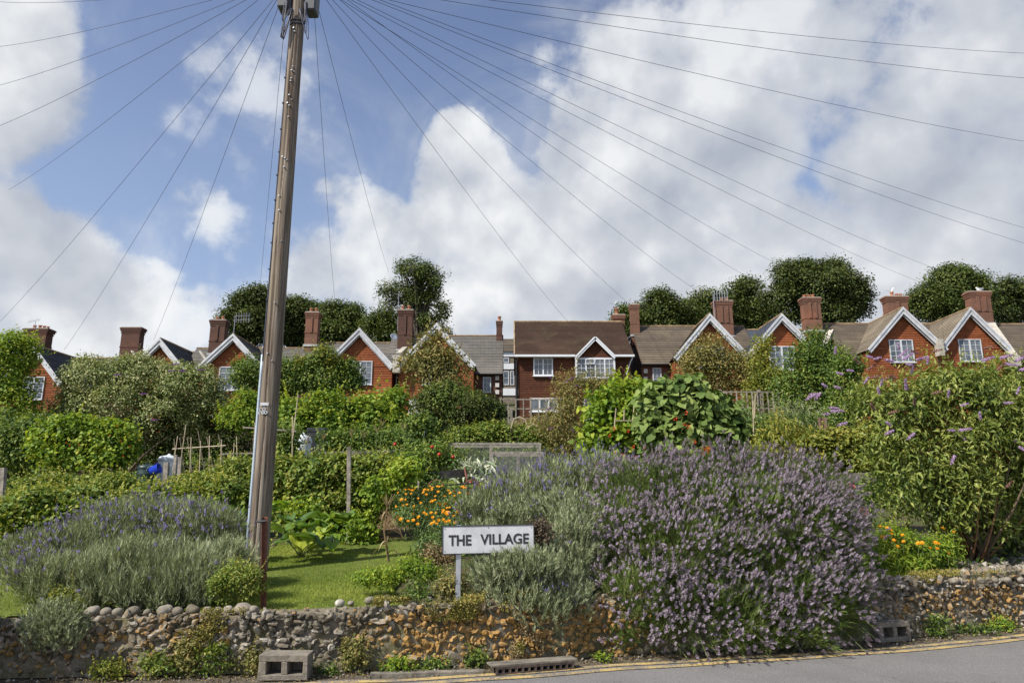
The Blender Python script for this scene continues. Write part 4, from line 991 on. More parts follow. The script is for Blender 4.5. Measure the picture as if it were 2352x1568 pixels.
# bay
by = 49.35; bx0, bx1 = xat(1322, 845, by), xat(1413, 845, by); bz1, bz0 = P(1360, 822, by)[2], P(1360, 869, by)[2]
bw = window(hF, bx0, bx1, bz0, bz1, by, cas=4, rows=4, cols=2, m='upvc', fw=.12, mull=.09, sill=False)
mb = MB(); mb.box(((bx0 + bx1) / 2, (by + y0) / 2 + .03, bz0 - .03), (bx1 - bx0 + .04, y0 - by, .1)); mb.box((bx0 + .06, (by + y0) / 2 + .02, (bz0 + bz1) / 2), (.1, y0 - by - .02, bz1 - bz0)); mb.box((bx1 - .06, (by + y0) / 2 + .02, (bz0 + bz1) / 2), (.1, y0 - by - .02, bz1 - bz0)); mb.box(((bx0 + bx1) / 2, (by + y0) / 2 + .03, bz1 + .0), (bx1 - bx0 + .04, y0 - by, .1)); mb.build('bay_casing', M['upvc'], hF)
a = P(1344, 824, by - .08); b = P(1366, 836, by - .08); window(hF, a[0], b[0], b[2], a[2], by - .06, cas=1, rows=1, cols=2, m='upvc', sill=False, fw=.06)
pk = P(1367, 774, 49.1); e0, e1 = xat(1322, 818, 49.1), xat(1412, 818, 49.1); e0, e1 = pk[0] - (e1 - e0) / 2, pk[0] + (e1 - e0) / 2; zd = P(1367, 819, 49.1)[2]
mb = MB(); courses(mb, (e0 + .2, 49.4, zd), (e1 - .2, 49.4, zd), (pk[0], 49.4, pk[2] - .2), (pk[0], 49.4, pk[2] - .2), 8, .03); mb.build('dormer_face', M['tile_brown'], hF)
mb = MB(); yb_ = 49.6 + 4.4 * (pk[2] - zf) / (zr - zf); mb2 = MB()
for sg, xe in ((-1, e0), (1, e1)):
    q = [(xe, 49.1, zd), (xe, 49.7, zd), (pk[0], yb_ + .1, pk[2]), (pk[0], 49.1, pk[2])]
    mb.add(q, [[0, 1, 2, 3]] if sg > 0 else [[3, 2, 1, 0]])
    mb2.bar((pk[0], 49.07, pk[2] - .07), (xe, 49.07, zd - .07), .05, .24); mb2.bar((pk[0], 49.03, pk[2] - .0), (xe, 49.03, zd - .0), .04, .07); mb2.bar((pk[0], 49.25, pk[2] - .1), (xe, 49.25, zd - .1), .32, .03)
mb.build('dormer_roof', M['roof_brown'], hF); mb2.build('bargeboard', M['upvc'], hF)
pwin(hF, 1217, 1282, 914, 945, y0 - .02, cas=3, rows=1, cols=1, m='upvc', fw=.09)
a = P(1338, 916, y0); b = P(1366, 968, y0); mb = MB(); mb.cbox((a[0], y0 - .12, b[2]), (b[0], y0 - .02, a[2]), .02); dr = mb.build('door', M['upvc'], hF)
mb = MB(); mb.box(((a[0] + b[0]) / 2, y0 - .14, (a[2] + b[2]) / 2 + .3), ((b[0] - a[0]) * .6, .02, .9)); o = mb.build('door_glass', M['glass'], hF); o.parent = dr
chimney(hF, 1405, 1436, 724, 742, 54.4, 'brick_red', [(-.15, .55, .16, 'pot')], flash=False, ribs=0, d=.6); aerial(hF, 1409, 697, 735, 54.2, 'mast')
# G
hG = thing('house', 'house with brown tiled side roof, slim chimney and gable right of the brown house', 'house', hbase(1600), 'row of tile hung houses')
g = gablewing(hG, 1630, 722, 1538, 1714, 822, YG, zg(1630), 'roof_conc', 'tile_orange')
mainroof(hG, xat(1463, 800, 52.6), xat(1712, 790, 54.6), ridge_z(750), P(1500, 836, 51.1)[2], zg(1600), 'roof_conc', 'brick_dark', n=17)
pwin(hG, 1603, 1662, 795, 845, YG - .03); pwin(hG, 1499, 1519, 845, 885, 51.42, cas=1, rows=3, cols=2, sill=False)
chimney(hG, 1446, 1469, 701, 772, 54.2, 'brick_red', [(0, .25, .15, 'galv')], ribs=0, d=.7); chimney(hG, 1638, 1684, 693, 775, 54.0, 'brick_red', [(.0, .3, .14, 'pot'), (.3, .35, .13, 'pot')], ribs=2); dish(hG, 1664, 785, 52.5); aerial(hG, 1642, 676, 740, 53.5, 'comb', 1)
mb = MB()
for v in (852, 870): q = P(1483, v, 51.36); mb.box(q, (.28, .06, .3))
mb.build('quoin', M['render_wall'], hG)
# H
hH = thing('house', 'gabled house with new blue slate roof behind the yellowing fruit trees', 'house', hbase(1795), 'row of tile hung houses')
g = gablewing(hH, 1795, 722, 1713, 1880, 812, YG, zg(1795), 'roof_blue', 'tile_orange')
mainroof(hH, xat(1690, 760, 54.6), xat(1886, 760, 54.6), g['zp'], g['zp'] - 3.3, zg(1795), 'roof_blue', 'brick_dark')
pwin(hH, 1767, 1826, 795, 850, YG - .03); chimney(hH, 1840, 1886, 686, 762, 54.0, 'brick_red', [(-.3, .3, .13, 'pot'), (-.05, .3, .13, 'pot'), (.2, .32, .13, 'pot')], ribs=2)
mb = MB(); mb.bar(P(1908, 760, 54), P(1880, 822, 50.4), .45, .25); mb.build('party_wall_coping', M['mortar'], hH)
# I
hI = thing('house', 'gabled house with tan tiled roof and plants on its chimney, second from right edge', 'house', hbase(2060), 'row of tile hung houses')
g = gablewing(hI, 2073, 707, 1978, 2160, 803, YG, zg(2070), 'roof_tan', 'tile_orange')
mainroof(hI, xat(1886, 760, 54.6), xat(2165, 750, 54.6), g['zp'], g['zp'] - 3.4, zg(2060), 'roof_conc', 'brick_dark', n=16)
pwin(hI, 2043, 2098, 780, 832, YG - .03); chimney(hI, 2029, 2086, 683, 745, 54.2, 'brick_red', [(-.1, .45, .14, 'pot'), (.12, .3, .12, 'pot'), (.3, .28, .12, 'pot')], ribs=1); aerial(hI, 2046, 668, 690, 54.2, 'mast')
mb = MB(); q = P(2158, 802, 49.6); mb.box(q + [0, 0, .1], (.4, .5, 1.2)); mb.build('kneeler_block', M['mortar'], hI)
mb = MB(); q = P(2159, 850, 49.85); mb.tube([q + [0, 0, 1], q - [0, 0, 4]], .05, 6); mb.build('downpipe', M['blackpipe'], hI)
# J
hJ = thing('house', 'rightmost gabled house with tan tiled roof and white bird on its chimney', 'house', hbase(2240), 'row of tile hung houses')
g = gablewing(hJ, 2228, 708, 2150, 2312, 800, YG, zg(2240), 'roof_tan', 'tile_orange')
mainroof(hJ, xat(2165, 750, 54.6), xat(2500, 750, 54.6), g['zp'], g['zp'] - 3.4, zg(2240), 'roof_conc', 'brick_dark', n=16)
pwin(hJ, 2202, 2255, 779, 830, YG - .03); chimney(hJ, 2221, 2276, 672, 745, 54.2, 'brick_red', [], ribs=2)
mb = MB(); mb.bar(P(2276, 745, 53.6), P(2335, 828, 49.6), .5, .25); q = P(2330, 830, 49.5); mb.box(q, (.6, .5, .8)); mb.build('party_wall_coping', M['mortar'], hJ)
# gull
gu = thing('seagull', 'white gull resting on the rightmost chimney', 'bird', P(2249, 671, 54.2))
mb = MB(); c = P(2250, 665, 54.2); V, Fc = ICO3; Q = V * [.24, .12, .12]; Q[:, 2] += .03 * (Q[:, 0] / .24) ** 2 * (Q[:, 0] > 0); Q[:, 1] *= 1 - .5 * np.clip(Q[:, 0] / .24, 0, 1); mb.add(Q + c, Fc)
mb.add(V * [.075, .065, .07] + c + [-.22, 0, .13], Fc); mb.tube([c + [-.12, 0, .03], c + [-.2, 0, .12]], .06, 8); mb.build('body', M['gull'], gu, smooth=True)
mb = MB(); mb.add(V * [.21, .05, .07] + c + [.08, -.09, .04], Fc); mb.build('wing', M['gullgrey'], gu, smooth=True)
mb = MB(); mb.tube([c + [-.28, 0, .13], c + [-.36, 0, .11]], np.array([.02, .006]), 6); mb.build('beak', M['beak'], gu)
# distant flats in the gap
fl_ = thing('block_of_flats', 'distant grey brick flats with white bands in the gap left of the brown house', 'building', gp(1170, 80))
y = 80; x0, x1 = xat(1130, 850, y), xat(1215, 850, y); zt = P(1170, 808, y)[2]; zb = P(1170, 1000, y)[2]
mb = MB(); mb.box(((x0 + x1) / 2, y + 4, (zt + zb) / 2), (x1 - x0, 8, zt - zb)); mb.build('wall', M['brick_grey'], fl_)
zr_ = P(1170, 778, y + 3)[2]; mb = MB(); courses(mb, (x0, y - .3, zt), (x1, y - .3, zt), (x1, y + 3, zr_), (x0, y + 3, zr_), 8, .05); mb.build('roof', M['roof_conc'], fl_)
for va, vb in ((806, 819), (835, 848), (892, 908), (935, 950)):
    a, b = P(1170, va, y)[2], P(1170, vb, y)[2]; mb = MB(); mb.box(((x0 + x1) / 2, y - .06, (a + b) / 2), (x1 - x0 - .02, .1, a - b)); mb.build('white_band', M['upvc'], fl_)
for ua, ub in ((1156, 1169), (1172, 1181)): pwin(fl_, ua, ub, 852, 884, y - .02, cas=1, rows=2, cols=1, m='upvc', sill=False)
for ua, ub in ((1156, 1169),): pwin(fl_, ua, ub, 822, 833, y - .02, cas=1, rows=1, cols=1, m='upvc', sill=False)

# ------------------------------------------------------------------ woods behind the roofs
def tree(label, lst, y, n, L, m, seed, base_u, tr=.35, nst=26, cat='tree', group='trees rising behind the houses', **kw):
    lb = lobes_px(lst, y, .9); bx = gx(base_u, y); base = np.array([bx, y, float(G(bx, y))])
    t = thing('tree', label, cat, base, group)
    L = L * .78; n = int(n * 1.5)
    o, C = foliage('crown', roughen(lb, seed + 9, 6, (.26, .60), .80), n, L, M[m], t, 'kite', .7, seed=seed, shoots=0, nr=.28, shell=kw.pop('shell', .55), lump=kw.pop('lump', .26), ground=False, clump=kw.pop('clump', 40), sg=kw.pop('sg', L * 2.2), keep_back=.25, **kw)
    mb = MB(); top = lb[:, :3].mean(0); r = np.random.RandomState(seed)
    tt = np.linspace(0, 1, 8)[:, None]; mb.tube(base - [0, 0, .3] + (top - base + [0, 0, .3]) * tt + np.sin(tt * 5) * [.2, 0, 0], np.linspace(tr, tr * .45, 8), 9)
    for k in range(nst):
        c = C[r.randint(len(C))]; s0 = base + (top - base) * r.uniform(.35, 1.0); s_ = np.linspace(0, 1, 6)[:, None]
        mb.tube(s0 * (1 - s_) + (s0 + (c - s0) * .95) * s_ + [0, 0, 1] * np.sin(s_ * 3.14) * .4, np.linspace(tr * .38, tr * .06, 6), 5)
    mb.build('trunk', M['bark'], t, smooth=True); return t
tree('dark spreading evergreen behind the slim chimney left of the pole', [(560, 715, 38, 36), (592, 700, 34, 34), (545, 750, 32, 40), (600, 750, 45, 45)], 74, 15000, .34, 'leaf_dark', 31, 585, .4)
tree('broad dark tree right behind the telegraph pole', [(650, 722, 40, 40), (690, 718, 44, 34), (720, 740, 36, 40), (660, 765, 60, 40)], 78, 16000, .34, 'leaf_dark', 32, 680, .4)
tree('rounded dark tree right of the two pot chimney', [(770, 735, 34, 34), (800, 740, 32, 38), (785, 775, 50, 40), (825, 770, 22, 28)], 74, 14000, .32, 'leaf_tree', 33, 785, .35)
tree('tall airy tree standing above the left roofs', [(955, 640, 48, 34), (925, 668, 34, 28), (985, 650, 34, 30), (890, 670, 26, 16), (940, 612, 32, 20), (1000, 690, 32, 26), (905, 700, 26, 20), (1020, 720, 24, 22), (965, 700, 30, 22), (1000, 640, 26, 24), (985, 745, 36, 20)], 66, 11000, .24, 'leaf_tree', 34, 960, .42, nst=90, shell=.9, clump=44, sg=.36, lump=.35)
tree('bushy mid green tree below the tall airy tree', [(878, 748, 34, 32), (915, 755, 30, 28), (900, 780, 50, 26)], 70, 9000, .3, 'leaf_tree', 35, 890, .3)
tree('low tree behind the small gabled house beside the dormer house', [(985, 775, 40, 30), (950, 790, 40, 30), (1020, 790, 18, 20)], 68, 7000, .3, 'leaf_tree', 36, 985, .3)
tree('low ragged tree just right of the brown house roof', [(1432, 728, 20, 18), (1450, 745, 30, 26), (1425, 750, 18, 20)], 72, 4500, .28, 'leaf_tree', 37, 1440, .25)
tree('round dark tree behind the slim brick chimney', [(1525, 708, 42, 36), (1490, 725, 34, 34), (1560, 730, 36, 32), (1510, 755, 60, 28)], 74, 14000, .32, 'leaf_dark', 38, 1520, .35)
tree('dark tree between the slim chimney and the big round tree', [(1620, 700, 42, 34), (1595, 722, 34, 32), (1650, 730, 45, 34), (1620, 755, 60, 26)], 78, 13000, .34, 'leaf_dark', 39, 1625, .35)
tree('dark tree touching the left side of the big round tree', [(1710, 686, 40, 42), (1690, 720, 40, 42), (1740, 720, 40, 40), (1715, 760, 50, 30)], 80, 14000, .34, 'leaf_dark', 40, 1710, .4)
tree('biggest round dark tree in the woods on the right', [(1880, 668, 84, 66), (1820, 650, 50, 44), (1935, 690, 52, 56), (1850, 625, 36, 24), (1905, 628, 36, 28), (1790, 700, 46, 50), (1960, 712, 34, 34), (1880, 725, 90, 40)], 74, 46000, .30, 'leaf_dark', 41, 1880, .55)
tree('wide dark tree behind the two tan roofed houses', [(2180, 672, 60, 44), (2130, 690, 44, 40), (2230, 680, 56, 44), (2200, 650, 40, 26), (2110, 720, 34, 34), (2200, 720, 90, 36)], 72, 26000, .3, 'leaf_tree', 42, 2180, .45)
tree('dark tree at the right edge behind the last roof', [(2310, 688, 44, 44), (2355, 690, 50, 46), (2290, 720, 40, 36), (2400, 700, 60, 50)], 76, 16000, .32, 'leaf_dark', 43, 2330, .4)

# ------------------------------------------------------------------ garden helpers
def florets(Pc, axis, Ls, Wr, m_sh, nper, r, tip=.25):
    """tapering spikes made of small petals: Pc bases, axis dirs, Ls lengths"""
    n = len(Pc); Pn = []; Dn = []; Nn = []; Ln = []; T = []
    axis = nrm(axis); a = nrm(np.cross(axis, r.normal(size=(n, 3)))); b = np.cross(axis, a)
    for k in range(nper):
        t = (k // 3 + .5 * r.rand(n) * .3) / math.ceil(nper / 3); ang = k * 2.1 + r.rand(n) * .8
        rad = a * np.cos(ang)[:, None] + b * np.sin(ang)[:, None]
        w_ = Wr * (1 - (1 - tip) * t ** 1.5)
        Pn.append(Pc + axis * (t * Ls)[:, None] * .92 + rad * (w_ * .12)[:, None]); Dn.append(rad + axis * .7); Nn.append(axis + rad * -.4 + r.normal(size=(n, 3)) * .2); Ln.append(w_ * (.8 + .4 * r.rand(n))); T.append(r.rand(n))
    return [np.concatenate(q) for q in (Pn, Dn, Nn, Ln, T)]
def lavender(name, label, lst, y, nblade, nspike, m_fl, root_px, seed, Lst=(.22, .40), spike=.055, sw=.017, leafm='leaf_silver', blade=(.065, .010), zone=None, gdir=None, nparts=100, cat='lavender', up=.9, stalkm='leaf_lavstem', dr=.8, spread=1.0, raw=None, stalk_w=.005, embed=.5):
    r = np.random.RandomState(seed); lb = lobes_px(lst, y, dr) if raw is None else raw; root = root_px
    t = thing(name, label, cat, root)
    if nblade:
        mb = MB(); k = 14; nt = nblade // k
        Pn, On, ct, C = crown_points(lb, nt, 5, .06, seed, shell=.3, lump=.10, keep_back=.4)
        m = len(Pn); ax = nrm(On * spread * .7 + [0, 0, up] + r.normal(size=(m, 3)) * .25)
        Pb = np.repeat(Pn, k, 0); A = np.repeat(ax, k, 0); tt = r.rand(m * k)
        rad = r.normal(size=(m * k, 3)); rad = nrm(rad - A * (rad * A).sum(1, keepdims=True))
        Pb = Pb + A * (tt * blade[0] * 2.2)[:, None] - A * blade[0] * 1.0; D = nrm(A * .9 + rad * .55); L = blade[0] * (.6 + .7 * r.rand(m * k))
        tn = np.clip(np.repeat(ct, k) * .5 + r.rand(m * k) * .5, 0, 1)
        leaves(mb, Pb, D, rad + A * .3, L, blade[1], 'kite', tn); mb.build('foliage', M[leafm], t)
    # flower stalks
    Pn, On, ct, C = crown_points(lb, nspike * 2, 3, .05, seed + 1, shell=.15, lump=.12, keep_back=.5)
    if zone is not None: ok = zone(Pn); Pn, On = Pn[ok], On[ok]
    Pn, On = Pn[:nspike], On[:nspike] if len(Pn) > nspike else On
    sel = r.permutation(len(Pn))[:nspike]; Pn, On = Pn[sel], On[sel]; m = len(Pn)
    ax = nrm(On * spread + [0, 0, up * .75] + (0 if gdir is None else np.array(gdir)) + r.normal(size=(m, 3)) * .22)
    Ls = r.uniform(*Lst, m); mb = MB(); embed = (embed * r.uniform(.5, 1.25, m))[:, None]
    a = nrm(np.cross(ax, [0, 1, .1])); tip = Pn + ax * Ls[:, None] * (1 - embed); bs = Pn - ax * Ls[:, None] * embed; mid = (tip + bs) / 2 + np.array([0, 0, .03]) * (Ls / .3)[:, None]
    for p0, p1, w0 in ((bs, mid, 1), (mid, tip, .8)):
        V = np.stack([p0 - a * stalk_w * .5 * w0, p0 + a * stalk_w * .5 * w0, p1 + a * stalk_w * .4, p1 - a * stalk_w * .4], 1).reshape(-1, 3); mb.add(V, np.arange(m)[:, None] * 4 + np.arange(4), np.repeat(r.rand(m), 4))
    mb.build('stalks', M[stalkm], t)
    sl = spike * (.7 + .6 * r.rand(m)); wd = sw * (.8 + .4 * r.rand(m)); near = np.argsort(tip[:, 1] - tip[:, 2] * .2); pl_ = near[:nparts]; rest = near[nparts:]
    def mk(ix, nm_):
        mb = MB(); q = florets(tip[ix], ax[ix] + r.normal(size=(len(ix), 3)) * .08, sl[ix], wd[ix], 'kite', 21, r)
        leaves(mb, q[0], q[1], q[2], q[3], q[3] * .85, 'kite', np.clip(q[4] * .7 + np.tile(r.rand(len(ix)), 21) * .3, 0, 1)); return mb.build(nm_, M[m_fl], t)
    if len(rest): o = mk(rest, 'flower_spike'); o['kind'] = 'stuff'
    for k in pl_: mk(np.array([k]), 'flower_spike')
    return t
def petalflower(m, R=.03, n=12, cone=.15):
    mb = MB(); an = np.arange(n) * 2 * math.pi / n
    for ring, (rr, z) in enumerate(((1, 0), (.7, .006))):
        a = an + ring * .25; D = np.stack([np.cos(a), np.sin(a), np.full(n, cone + ring * .25)], -1); leaves(mb, np.zeros((n, 3)) + [0, 0, z], D, np.tile([0, 0, 1.], (n, 1)), R * rr, R * .42, 'kite', RS.rand(n))
    o = mb.build('x', m); me = o.data; bpy.data.objects.remove(o); return me
def cluster(m, R=.03, n=14, sz=.02, elong=1.0):
    mb = MB(); d = nrm(RS.normal(size=(n, 3))); leaves(mb, d * [R * .4, R * .4, R * .4 * elong], d, nrm(RS.normal(size=(n, 3))), sz, sz * .9, 'kite', RS.rand(n)); o = mb.build('x', m); me = o.data; bpy.data.objects.remove(o); return me
def panicle(m, L=.16, R=.022, n=130):
    mb = MB(); t = RS.rand(n) ** .8; a = RS.rand(n) * 6.28; rr = R * (1 - .7 * t ** 1.4) * (.8 + .3 * RS.rand(n)); z = t * L
    Pn = np.stack([np.cos(a) * rr, np.sin(a) * rr, z], -1); D = np.stack([np.cos(a), np.sin(a), RS.normal(size=n) * .5 + .3], -1)
    leaves(mb, Pn * [.6, .6, 1], D, nrm(RS.normal(size=(n, 3)) + [0, 0, .4]), .014, .013, 'kite', RS.rand(n)); mb.tube([(0, 0, 0), (0, 0, L * .95)], np.array([R * .55, R * .12]), 6)
    o = mb.build('x', m); me = o.data; bpy.data.objects.remove(o); return me
ME = dict(marigold=petalflower(M['orange'], .030), marigold_big=petalflower(M['orange'], .036, 14), beanfl=cluster(M['red_fl'], .04, 16, .028, 1.6), rose=cluster(M['pink_fl'], .05, 26, .035), redrose=cluster(M['red_fl'], .05, 24, .035),
          pan=panicle(M['budd_fl'], .17, .028, 150), pan_s=panicle(M['budd_fl'], .11, .022, 80), pan_d=panicle(M['budd_dark'], .14, .018, 80), pan_p=panicle(M['budd_purple'], .22, .03, 90))
def mesh_of(fn):
    mb = MB(); fn(mb); return mb
mb = MB(); V, Fc = ICO3; Q = V.copy(); Q[:, 2] *= .9; Q[:, 2] -= .12 * np.exp(-(V[:, 0] ** 2 + V[:, 1] ** 2) * 8) * np.sign(V[:, 2]); mb.add(Q * .04, Fc); mb.tube([(0, 0, .03), (.004, 0, .055)], .003, 5); o = mb.build('x', M['apple'], smooth=True); ME['apple'] = o.data; bpy.data.objects.remove(o)
mb = MB(); mb.tube([(0, 0, 0), (.004, 0, .08), (0, 0, .15)], .003, 4); o = mb.build('x', M['stem_green']); ME['stalk'] = o.data; bpy.data.objects.remove(o)
def pick(C, lb, n, seed, front=True, out=.0, zmin=None):
    r = np.random.RandomState(seed); ok = np.ones(len(C), bool)
    if front: ok &= C[:, 1] < np.median(C[:, 1])
    idx = np.where(ok)[0]; idx = idx[r.permutation(len(idx))[:n]]; return C[idx] + np.array([0, -.05 - out, .02])
def postobj(label, u, vt, vb, y, w_=.09, m='oldwood', cat='post', name='fence_post', lean=0.0, group=None):
    t_ = P(u + lean, vt, y); b_ = P(u, vb, y); b_[2] = min(b_[2], float(G(b_[0], y)) + .05); mb = MB(); mb.bar(b_ - [0, 0, .1], t_, w_, w_); tag(mb.build(name, M[m], origin=b_), label, cat, group)

# ------------------------------------------------------------------ lawns, chippings and small ground cover
def poly_in(px, py, poly):
    ins = np.zeros(len(px), bool); n = len(poly)
    for i in range(n):
        x0, y0 = poly[i]; x1, y1 = poly[(i + 1) % n]
        c = ((y0 > py) != (y1 > py)) & (px < (x1 - x0) * (py - y0) / (y1 - y0 + 1e-12) + x0); ins ^= c
    return ins
def area(name, poly, matl, n, L, Wd, bl, seed, kind='stuff', lab=None, base=True, sheetmat=None, basename=None, tilt=.35):
    r = np.random.RandomState(seed); poly = np.array(poly); lo, hi = poly.min(0), poly.max(0)
    if base:
        st_ = .12; xs = np.arange(lo[0], hi[0] + st_, st_); ys = np.arange(lo[1], hi[1] + st_, st_); X, Y = np.meshgrid(xs, ys); Z = G(X, Y) + .008
        pn = np.stack([X, Y, Z], -1).reshape(-1, 3); Z = Z + (snoise(pn, 3, 1.5) * .008).reshape(Z.shape); m_ = len(xs); i = np.arange(len(ys) - 1)[:, None] * m_ + np.arange(m_ - 1)[None]
        Q = np.stack([i, i + 1, i + m_ + 1, i + m_], -1).reshape(-1, 4); cx_ = (X.ravel()[Q[:, 0]] + st_ / 2); cy_ = Y.ravel()[Q[:, 0]] + st_ / 2
        Q = Q[poly_in(cx_, cy_, poly)]; mb = MB(); mb.add(np.stack([X, Y, Z], -1), Q); struct(mb.build(basename or 'lawn', M[sheetmat], smooth=True))
    if n:
        x = r.uniform(lo[0], hi[0], n * 2); y = r.uniform(lo[1], hi[1], n * 2); ok = poly_in(x, y, poly); x, y = x[ok][:n], y[ok][:n]
        z = G(x, y) + .0; Pn = np.stack([x, y, z], -1); m = len(x); D = nrm(r.normal(size=(m, 3)) * [tilt, tilt, 0] + [0, 0, 1]); N = nrm(r.normal(size=(m, 3)) * [1, 1, 0] + [0, 0, .01])
        patch = np.clip(.5 + .35 * snoise(Pn, seed, 1.8), 0, 1); tn = np.clip(.55 * r.rand(m) + .45 * patch, 0, 1)
        mb = MB(); Lr = L * (.5 + .8 * r.rand(m)) * (.7 + .5 * patch); leaves(mb, Pn, D, N, Lr, Wd, bl, tn); o = mb.build(name, M[matl]); o['kind'] = kind
        if lab: o['label'] = lab
lawn = [tuple(hit(u, v)[:2]) for u, v in [(575, 1290), (640, 1252), (760, 1250), (860, 1242), (950, 1235), (1010, 1240), (1010, 1290), (920, 1330), (900, 1345)]]
lawn += [(x, float(W(x)) + .28) for x in (-1.1, -1.5, -2.0, -2.6, -3.1)]
area('lawn_grass', lawn, 'leaf_grass', 70000, .035, .0045, 'kite', 1, sheetmat='lawnsoil', tilt=.6)
lawn2 = [tuple(hit(u, v)[:2]) for u, v in [(940, 1096), (1000, 1062), (1250, 1062), (1420, 1062), (1420, 1098), (1250, 1120), (1000, 1120)]]
area('lawn_grass', lawn2, 'leaf_grass', 20000, .06, .012, 'kite', 2, sheetmat='lawnsoil')
x0_ = -6.2
lawn3 = [(-9, 7.1), (-5.6, 7.15), (-4.2, 7.4), (-4.4, 9.2), (-6.5, 10.5), (-11, 11)]
area('lawn_grass', lawn3, 'leaf_grass', 16000, .05, .006, 'kite', 3, sheetmat='lawnsoil')
lawn4 = [(3.6, 8.75), (5.6, 9.55), (6.2, 10.4), (5.2, 11.6), (4.0, 11.4), (3.2, 9.8)]
area('lawn_grass', lawn4, 'leaf_bright', 14000, .06, .007, 'kite', 4, sheetmat='lawnsoil')
path = [tuple(hit(u, v)[:2]) for u, v in [(772, 1252), (950, 1238), (960, 1215), (905, 1160), (905, 1128), (886, 1138)]]
area('bark_chips', path, 'leaf_dry', 9000, .05, .016, 'kite', 5, sheetmat='chips', basename='path', tilt=3.0)
# rough low growth everywhere else between the beds
x = RS.uniform(-22, 26, 60000); y = W(x) + .4 + RS.rand(60000) ** 1.25 * 36; Pn = np.stack([x, y, G(x, y)], -1)
ok = ~(poly_in(x, y, np.array(lawn)) | poly_in(x, y, np.array(lawn2)) | poly_in(x, y, np.array(path)) | poly_in(x, y, np.array(lawn3))) & (snoise(Pn, 8, .8) > -.45); Pn = Pn[ok]; m = len(Pn)
mb = MB(); sc_ = (.05 + .006 * (Pn[:, 1] - 7))
leaves(mb, Pn + [0, 0, .01] + np.abs(RS.normal(size=(m, 3))) * [0, 0, .05], nrm(RS.normal(size=(m, 3)) * [.8, .8, .2] + [0, 0, .5]), nrm(RS.normal(size=(m, 3)) + [0, -.3, 1]), sc_ * (.6 + RS.rand(m)), sc_ * .5, 'kite', RS.rand(m))
struct(mb.build('ground_cover', M['leaf_mid']), 'stuff')
# stonecrop spilling over the wall, weeds at its foot
def mat_patch(name, lab, boxes, m, n, L, seed, kind='stuff', ratio=.6):
    r = np.random.RandomState(seed); mb = MB()
    for (xa, xb, da, db, za, zb, k) in boxes:
        q = int(n * k); x = r.uniform(xa, xb, q); s_ = r.rand(q); z = za + (zb - za) * r.rand(q) ** 1.0; d = da + (db - da) * r.rand(q); Pn = np.stack([x, W(x) + d, z], -1)
        Pn[:, 2] = np.where(d > .05, np.maximum(z, HW(x) - .02), z); sel = snoise(Pn, seed + 3, 7.0) > -.1 + .7 * r.rand(q); Pn = Pn[sel]; qn = len(Pn)
        leaves(mb, Pn, nrm(r.normal(size=(qn, 3)) + [0, -.5, .5]), nrm(r.normal(size=(qn, 3)) + [0, -.5, .7]), L * (.6 + .8 * r.rand(qn)), L * ratio, 'kite', r.rand(qn))
    o = mb.build(name, M[m]); o['kind'] = kind
    return o
mat_patch('stonecrop', '', [(-1.35, -.1, .05, .30, .56, .63, .8), (-1.2, -.3, -.02, .045, .42, .60, .45), (-.15, .12, -.05, .045, .08, .58, .35), (-3.4, -2.35, -.03, .03, .0, .42, .5), (-2.9, -2.5, -.03, .03, .30, .58, .2), (-1.6, -1.3, -.03, .03, .0, .3, .12), (4.9, 6.4, .0, .36, .58, .70, 1.0), (-.3, .2, 0, .3, .56, .66, .5)], 'leaf_moss', 16000, .020, 61)
mat_patch('dry_creeper', '', [(-.02, .32, -.10, .02, .02, .60, 1)], 'leaf_dry', 5000, .022, 62)
def weed(label, x, d, h, w_, n, m, seed, L=.035, z0=None, name='weed', cat='weed', shape='ovate', group=None):
    z = (0.0 if d < .05 else float(HW(x))) if z0 is None else z0; y = float(W(x)) + d
    lb = np.array([[x, y, z + h * .5, w_, w_ * .7, h * .55], [x + w_ * .5, y, z + h * .3, w_ * .7, w_ * .5, h * .35], [x - w_ * .5, y + .02, z + h * .3, w_ * .6, w_ * .5, h * .35]])
    t = thing(name, label, cat, (x, y, z), group); foliage('foliage', lb, n, L, M[m], t, shape, .55, seed=seed, ground=False, clump=8, sg=L * 1.3, shell=.8, lump=.25, keep_back=.6)
    C = lb[:, :3]; stems(t, (x, y, z), [np.array([x + RS.normal() * w_ * .7, y + RS.normal() * w_ * .3 - .02, z + h * RS.uniform(.6, 1)]) for _ in range(7)], .004, M['stem_green'], seed); return t
